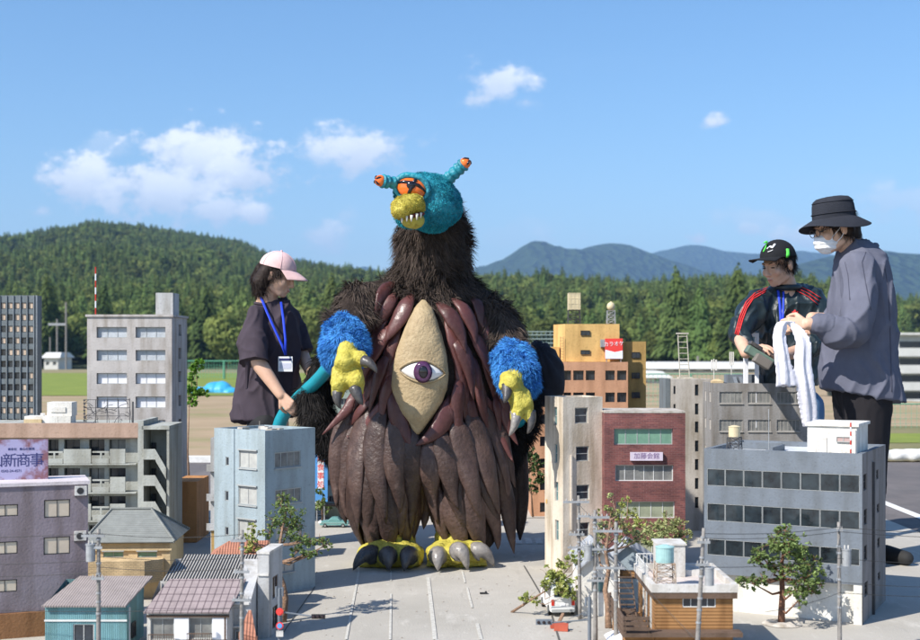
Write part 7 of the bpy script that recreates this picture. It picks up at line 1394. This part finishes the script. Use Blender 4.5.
# ---------------------------------------------------------------- man in the black cap and track jacket
D1 = 7.0; L1 = Vector((P(782,400,D1).x, D1, 0)); mb = MB(); M = Mhead(P(778,264.5,6.92), math.radians(124), math.radians(-16), 0, .96); headparts(mb, M); nb = P(786,289,6.98); mb.cap(M@Vector((0,-.03,-.06)), nb, .052, .062, 14)
hip = P(788,408,7.02); mb.chain([nb, P(789,320,D1), P(789,370,D1), hip], [.06,.10,.10,.11], 18)
for s in (-.09, .09): mb.chain([hip+Vector((s,0,-.03)), hip+Vector((s,0,-.42)), Vector((hip.x+s, 7.02, .06))], [.085,.06,.045], 12); mb.cap(Vector((hip.x+s, 7.02, .05)), Vector((hip.x+s-.03, 6.87, .03)), .04, .03)
elR = P(739,335,6.82); wrR = P(746,353,6.60); mb.chain([P(760,304,6.95), elR, wrR], [.042,.04,.03], 14)
elL = P(818,345,6.85); wrL = P(782,356,6.60); mb.chain([P(812,305,7.02), elL, wrL], [.045,.042,.030], 14)
hand5(mb, wrR+Vector((.01,0,.012)), P(760,349,6.52)-wrR, Vector((.25,.25,-1)), [.35,.4,.45,.5], .90, 1, .5); hand5(mb, wrL, P(763,360,6.52)-wrL, Vector((0,.15,1)), [.45,.5,.5,.55], .93, 1, .8)
me = blob(mb, .0042, 3); man1 = link('person', to_loc(me, L1), m_skin, None, True); man1.location = L1; tag(man1, 'person in a flat black cap and black track jacket with red stripes looking down', 'person'); facedetail(man1, M, L1)
m_jack = mat('shiny black track fabric', (.012,.022,.027,1), .42, .2, 9, .25, 60, spec=.5); tor = loft([(283,772,803),(289,760,814),(298,753,821),(315,752,824),(345,757,822),(372,760,820),(386,761,818)], D1, .125)
sl = MB(); sl.chain([P(759,300,6.95), P(749,316,6.86), P(741,333,6.80), P(744,344,6.72)], [.066,.063,.060,.045], 18); sl.chain([P(814,300,7.02), P(823,322,6.92), P(817,345,6.83), P(800,352,6.72)], [.070,.066,.062,.046], 18)
me = blob(join(tor, sl), .0075, 3); displace(me, folds(5, .024, (.35,0,1), 7, .4)); link('jacket', to_loc(me, L1), m_jack, man1, True)
mb = MB(); mb.tube([nb+Vector((.070*math.cos(a*math.pi/10), .066*math.sin(a*math.pi/10)-.004, .012+.008*math.sin(a*math.pi/10))) for a in range(21)], .017, 8); mb.build('collar', m_jack, man1, smooth=True, world=True)
m_redc = mat('red stripe fabric', (.62,.03,.03,1), .6, .1)
jb = [o for o in man1.children if o.name.startswith('jacket')][0]; jt = BVHTree.FromPolygons([v.co+L1 for v in jb.data.vertices], [tuple(p.vertices) for p in jb.data.polygons])
def onto(tree, px, py, off=.003, Df=7.0):
    d = Vector(((px-CX)/F, 1, -(py-HY)/F)).normalized(); h = tree.ray_cast(Vector((0,0,EYE)), d); return (h[0]-d*off) if h[0] is not None else P(px, py, Df)
def stripe_on(tree, pts, w, m, parent, name='stripe', Df=7.0):
    q = []; 
    for a, b in zip(pts, pts[1:]):
        for k in range(5): q.append((a[0]+(b[0]-a[0])*k/5, a[1]+(b[1]-a[1])*k/5))
    q.append(pts[-1]); mb = MB(); mb.tube([onto(tree, x, y, .002, Df) for x, y in q], w, 6, flat=.5); return mb.build(name, m, parent, smooth=True, world=True)
for dx in (0, 3.2, 6.4): stripe_on(jt, [(768-dx*.4,287+dx*.75),(755-dx*.3,293+dx*.9),(746+dx*.1,302+dx*1.0),(740+dx*.4,316+dx*.6),(735+dx*.5,334+dx*.2)], .0045, m_redc, jb)
for dx in (0, 3.2, 6.4): stripe_on(jt, [(797,285+dx*.9),(810-dx*.2,291+dx*.9),(821-dx*.5,298+dx)], .0045, m_redc, jb)
# red three-leaf emblem on the chest
c0 = (795,312.5); em = None
for a, L_ in ((0,4.8),(-.75,4.2),(.75,4.2)):
    q = MB(); pts = [onto(jt, c0[0]+math.sin(a)*t, c0[1]+2-math.cos(a)*t*1.0, .003) for t in (0, L_*.5, L_)]; q.tube(pts, [.006,.011,.003], 8, flat=.3); o_ = q.build('emblem', m_redc, em or jb, smooth=True, world=True); 
stripe_on(jt, [(791.5,316.8),(798.5,316.6)], .0016, m_redc, jb, 'emblem')
lan = stripe_on(jt, [(778,289),(780,305),(781,320),(782,334)], .0075, m_lan, man1, 'lanyard'); stripe_on(jt, [(783.5,291),(783.5,305),(783,320),(782.5,334)], .006, m_lan, lan, 'strap')
pb_ = onto(jt, 779, 345, .02); badge(man1, 774.5, 784.5, 334.5, 350, pb_.y-.01)
mb = MB()
for s in (-.085, .085): mb.chain([hip+Vector((s,0,.0)), hip+Vector((s,-.01,-.4)), Vector((hip.x+s, 7.02, .10))], [.115,.085,.07], 14)
mb.ell(hip, (.16,.12,.10)); cloth('jeans', mb, clothmat('blue denim', (.10,.19,.33,1)), man1, .012, 3, folds(6, .007), L1)
for s in (-.09, .09): q = MB(); q.cap(Vector((hip.x+s+.01, 7.05, .05)), Vector((hip.x+s-.03, 6.86, .035)), .05, .036); q.build('shoe', m_signwhite, man1, smooth=True, world=True)
mb = MB(); mb.ell(M@Vector((0,-.026,.028)), (.082,.090,.086), M.to_3x3()); mb.ell(M@Vector((0,-.055,-.015)), (.070,.055,.05), M.to_3x3()); cloth('hair', mb, m_hair, man1, .007, 2, None, L1)
m_blackc = clothmat('black cap cotton', (.016,.017,.020,1)); Mc = M@Matrix.Translation((0,-.012,.040))@Matrix.Rotation(math.radians(10), 4, 'X'); cp = dome(Mc, (0,0,0), .090, .104, .096).build('cap', m_blackc, man1, smooth=True, world=True); brim(Mc, (0,0,.004), .088, .100, .175, .092, .004, flat=1).build('brim', m_blackc, cp, smooth=True, world=True)
ct = BVHTree.FromPolygons([v.co+L1 for v in cp.data.vertices], [tuple(p.vertices) for p in cp.data.polygons]); m_lime = mat('lime embroidery', (.10,.70,.08,1), .6, .1)
for pts, w, m_ in (([(764,243),(767,241),(766,247),(763.5,252)],.009,m_lime),([(767,249),(769.5,246),(772.5,247.5),(775,244)],.007,m_signwhite),([(768,252),(771,251),(773,250)],.005,m_signwhite),([(787.5,249),(788,253),(787.5,257)],.010,m_lime)): stripe_on(ct, pts, w, m_, cp, 'embroidery', 6.85)
# gadget in his hands
gp = P(759,356,6.50); gd = empty('camera_gadget', gp, 'green and black handheld camera rig held by the person in the flat cap', 'camera'); R_ = Matrix.Rotation(math.radians(32), 3, 'Y'); 
def rbox(mb, c, s): c = Vector(c); mb.pbox([R_@(c+Vector((x*s[0], y*s[1], z*s[2]))) for x, y, z in ((-1,-1,-1),(1,-1,-1),(1,1,-1),(-1,1,-1),(-1,-1,1),(1,-1,1),(1,1,1),(-1,1,1))])
q = MB(); rbox(q, (0,0,0), (.075,.035,.022)); q.build('body', mat('grey green plastic', (.13,.19,.15,1), .5, .2), gd, bevel=.006); q = MB(); rbox(q, (.02,-.045,-.02), (.045,.03,.024)); q.build('lens_housing', mat('taupe plastic', (.17,.15,.13,1), .5), gd, bevel=.006); q = MB(); rbox(q, (-.045,-.01,.033), (.035,.03,.010)); q.build('grip', m_claw, gd, bevel=.004)
fp = P(751,353,6.75); q = MB(); a = P(744.5,372,6.9); b = P(759,333,6.9); q.box(a.x,b.x,6.9,6.93,b.z-.02,b.z); q.box(a.x,a.x+.02,6.9,6.93,a.z-.3,b.z-.02); q.box(b.x-.016,b.x,6.9,6.93,a.z-.3,b.z-.02); based(q, (a.x,6.9,a.z-.3)); o = q.build('garment_rack', m_signwhite, None); o.location = (a.x,6.9,a.z-.3); tag(o, 'white upright rack between the rooftop mast and the person in the flat cap', 'rack')
# ---------------------------------------------------------------- man in the bucket hat
D2 = 6.2; L2_ = Vector((P(862,400,D2).x, D2, 0)); mb = MB(); M = Mhead(P(834,228,6.16), math.radians(99), math.radians(-15), 0, 1.0); headparts(mb, M); nb = P(857,252,D2); mb.cap(M@Vector((0,-.035,-.06)), nb, .055, .066, 14)
hip = P(862,398,6.22); mb.chain([nb, P(862,280,D2), P(862,340,D2), hip], [.06,.11,.10,.11], 18)
for s in (-.085, .085): mb.chain([hip+Vector((0,s,-.03)), hip+Vector((0,s,-.42)), Vector((hip.x, 6.22+s, .06))], [.09,.06,.045], 12); mb.cap(Vector((hip.x, 6.22+s, .05)), Vector((hip.x-.16, 6.2+s, .03)), .042, .032)
elR = P(849,330,5.96); wrR = P(808,324,5.93); mb.chain([P(862,276,6.06), elR, wrR], [.045,.045,.029], 14)
elL = P(840,322,6.42); wrL = P(812,318,6.32); mb.chain([P(860,276,6.34), elL, wrL], [.045,.042,.03], 14)
hand5(mb, wrR, Vector((-1,.1,-.02)), Vector((.05,1,-.35)), [.75,.85,.9,.95], .95, -1, .9); hand5(mb, wrL, P(795,330,6.2)-wrL, Vector((0,-.5,-1)), [.5,.6,.6,.6], .9, 1)
me = blob(mb, .0042, 3); man2 = link('person', to_loc(me, L2_), m_skin, None, True); man2.location = L2_; tag(man2, 'person in a dark bucket hat, white face mask and loose grey shirt', 'person'); facedetail(man2, M, L2_, False)
m_shirt2 = clothmat('grey blue cotton', (.125,.130,.172,1)); tor = loft([(240,846,866),(247,840,876),(258,836,885),(275,833,889),(305,829,892),(340,824,895),(372,819,900),(396,822,904)], D2, .195, -.035)
sl = MB(); sl.chain([P(860,270,6.04), P(858,300,5.98), P(856,330,5.95), P(842,333,5.94), P(826,326,5.93)], [.086,.080,.072,.062,.054], 20); sl.chain([P(860,268,6.36), P(850,300,6.42), P(830,316,6.36)], [.075,.07,.05], 16)
me = blob(join(tor, sl), .0075, 3); displace(me, folds(9, .026, (.16,0,1), 5.0, .22)); shirt = link('shirt', to_loc(me, L2_), m_shirt2, man2, True)
st2 = BVHTree.FromPolygons([v.co+L2_ for v in shirt.data.vertices], [tuple(p.vertices) for p in shirt.data.polygons])
m_seam = clothmat('darker shirt stitching', (.075,.078,.11,1))
for pts in ([(884,262),(888,285),(890,320),(891,360),(892,392)], [(866,252),(862,262),(866,285),(871,310)], [(845,262),(848,275),(850,300)]): stripe_on(st2, pts, .0018, m_seam, shirt, 'seam', 6.2)
mb = MB(); mb.cap(P(829,326,5.93), P(820,325,5.93), .058, .055, 18); cloth('rolled_cuff', mb, m_shirt2, man2, .007, 2, folds(4, .010, (0,0,1), 16, .5), L2_)
mb = MB(); mb.tube([nb+Vector((.012+.075*math.cos(a*math.pi/10), .070*math.sin(a*math.pi/10), .006-.022*math.cos(a*math.pi/10)*-1)) for a in range(21)], .018, 8, flat=1); mb.build('collar', m_shirt2, man2, smooth=True, world=True)
mb = MB()
for s in (-.08, .08): mb.chain([hip+Vector((0,s,.03)), hip+Vector((.0,s,-.4)), Vector((hip.x, 6.22+s, .10))], [.125,.09,.075], 16)
mb.ell(hip+Vector((0,0,.03)), (.135,.16,.12)); cloth('trousers', mb, clothmat('charcoal trousers', (.022,.020,.023,1)), man2, .010, 3, folds(8, .010, (0,0,1), 9), L2_)
for s in (-.085, .085): q = MB(); q.cap(Vector((hip.x+.03, 6.22+s, .05)), Vector((hip.x-.17, 6.2+s, .038)), .052, .04); q.build('shoe', m_tyre, man2, smooth=True, world=True)
q = MB(); g_ = G(893,562); q.cap(Vector((g_.x-.03,g_.y,.04)), Vector((g_.x+.03,g_.y-.1,.035)), .045, .035); q.build('shoe', m_tyre, man2, smooth=True, world=True)
mb = MB(); mb.ell(M@Vector((0,-.024,.026)), (.084,.096,.088), M.to_3x3()); mb.chain([M@Vector((0,-.07,.0)), M@Vector((0,-.075,-.055))], [.06,.05]); mb.ell(M@Vector((.055,-.045,-.02)), (.03,.04,.04)); mb.ell(M@Vector((-.055,-.045,-.02)), (.03,.04,.04)); mb.cap(M@Vector((.058,.055,.04)), M@Vector((.066,.035,.0)), .016, .01); mb.ell(M@Vector((0,.07,.052)), (.05,.02,.02), M.to_3x3()); cloth('hair', mb, m_hair, man2, .006, 2, lambda c, n: .003*noise.noise(Vector((c.x*80, c.y*80, c.z*12))), L2_)
m_hat = clothmat('dark navy canvas', (.032,.035,.046,1), .6); Mc = M@Matrix.Translation((0,-.012,.042))@Matrix.Rotation(math.radians(9), 4, 'X'); mb = MB(); rings = []; n_ = 40
for r_, z_ in ((.094,.0),(.093,.03),(.090,.065),(.084,.088),(.070,.100),(.04,.106),(.004,.108)): rings.append([Mc@Vector((r_*math.cos(2*math.pi*k/n_), r_*1.12*math.sin(2*math.pi*k/n_), z_+.004*noise.noise(Vector((math.cos(2*math.pi*k/n_)*2, math.sin(2*math.pi*k/n_)*2, z_*20))))) for k in range(n_)])
mb.ring(rings, cap=False); hat = mb.build('bucket_hat', m_hat, man2, smooth=True, world=True); mb = MB(); rings = []
for r_, z_ in ((.0935,.006),(.115,-.006),(.138,-.022),(.162,-.040),(.163,-.043),(.138,-.027),(.115,-.011),(.0935,.001)): rings.append([Mc@Vector((r_*math.cos(2*math.pi*k/n_)*(.98), r_*1.06*math.sin(2*math.pi*k/n_), z_*(1+.35*math.sin(4*math.pi*k/n_+1.0)))) for k in range(n_)])
mb.ring(rings, cap=False); mb.build('brim', m_hat, hat, smooth=True, world=True)
mb = MB(); mb.tube([Mc@Vector((.0955*math.cos(2*math.pi*k/n_), .0955*1.12*math.sin(2*math.pi*k/n_), .026)) for k in range(n_+1)], .0022, 5); mb.tube([Mc@Vector((.088*math.cos(2*math.pi*k/n_), .088*1.12*math.sin(2*math.pi*k/n_), .080)) for k in range(n_+1)], .002, 5); mb.build('seam', m_hat, hat, smooth=True, world=True)
# mask and glasses
m_mask = mat('white mask fabric', (.78,.78,.80,1), .85, .05, 30, .5, 60); mb = MB(); mb.ell(M@Vector((0,.048,-.058)), (.058,.070,.056), M.to_3x3(), 24, 16); mb.ell(M@Vector((0,.085,-.045)), (.022,.035,.030), M.to_3x3()); me = blob(mb, .005, 3); displace(me, lambda c, n: .002*math.sin(c.z*260)); mask = link('face_mask', to_loc(me, L2_), m_mask, man2, True)
for s in (-1, 1): q = MB(); q.tube([M@Vector((.056*s,.050,-.040)), M@Vector((.074*s,.015,-.012)), M@Vector((.083*s,-.014,.018))], .0018, 6); q.tube([M@Vector((.054*s,.045,-.075)), M@Vector((.074*s,.01,-.05)), M@Vector((.084*s,-.012,-.02))], .0018, 6); q.build('ear_loop', m_mask, mask, world=True)
gl_ = MB()
for s in (-1, 1): gl_.tube([M@Vector((.031*s+.024*math.cos(a*math.pi/9), .102, -.004+.018*math.sin(a*math.pi/9))) for a in range(19)], .0018, 5); gl_.tube([M@Vector((.055*s,.100,.002)), M@Vector((.074*s,.05,.006)), M@Vector((.080*s,-.01,.004))], .0017, 5)
gl_.tube([M@Vector((-.008,.103,0)), M@Vector((.008,.103,0))], .0018, 5); gl_.build('glasses', m_darkmetal, man2, world=True)
# towel
m_tow = mat('white terry cloth', (.78,.76,.82,1), .95, .06, 40, .5, 220)
def strand(pts, W_, seed):
    pts = [Vector(p) for p in pts]; q = []
    for i in range(len(pts)-1):
        p0 = pts[max(i-1,0)]; p1 = pts[i]; p2 = pts[i+1]; p3 = pts[min(i+2,len(pts)-1)]
        for k in range(8): f_ = k/8; q.append(.5*((2*p1)+(p2-p0)*f_+(2*p0-5*p1+4*p2-p3)*f_*f_+(3*p1-p0-3*p2+p3)*f_**3))
    q.append(pts[-1]); n = len(q); rings = []
    for i, p in enumerate(q):
        t = i/(n-1); w = interp(W_, t); rr_ = []
        for k in range(48):
            a = 2*math.pi*k/48; fo_ = 1+.30*math.sin(a*5+seed+t*2.5)+.14*math.sin(a*9+seed*2-t*3); rr_.append(p+Vector((w*math.cos(a)*fo_, w*.55*math.sin(a)*fo_, .008*math.sin(a*3+seed)*t)))
        rings.append(rr_)
    mb = MB(); mb.ring(rings); return mb
mb = strand([P(792,322,5.90), P(783,322,5.87), P(779,334,5.86), P(781,352,5.85), P(784,372,5.86), P(785,386,5.87)], [(0,.018),(.25,.024),(.6,.030),(1,.038)], 1); mb2 = strand([P(788,322,5.9), P(796,328,5.88), P(803,342,5.86), P(803,362,5.86), P(806,385,5.87), P(809,408,5.9), P(810,426,5.92)], [(0,.018),(.25,.026),(.55,.034),(.8,.038),(1,.030)], 3); mb.add(mb2.v, mb2.f)
me = blob(mb, .006, 1); tl_ = link('towel', to_loc(me, P(790,326,5.9)), m_tow, None, True); tl_.location = P(790,326,5.9); tag(tl_, 'white towel dangling in two strands from the hand of the person in the bucket hat', 'towel')
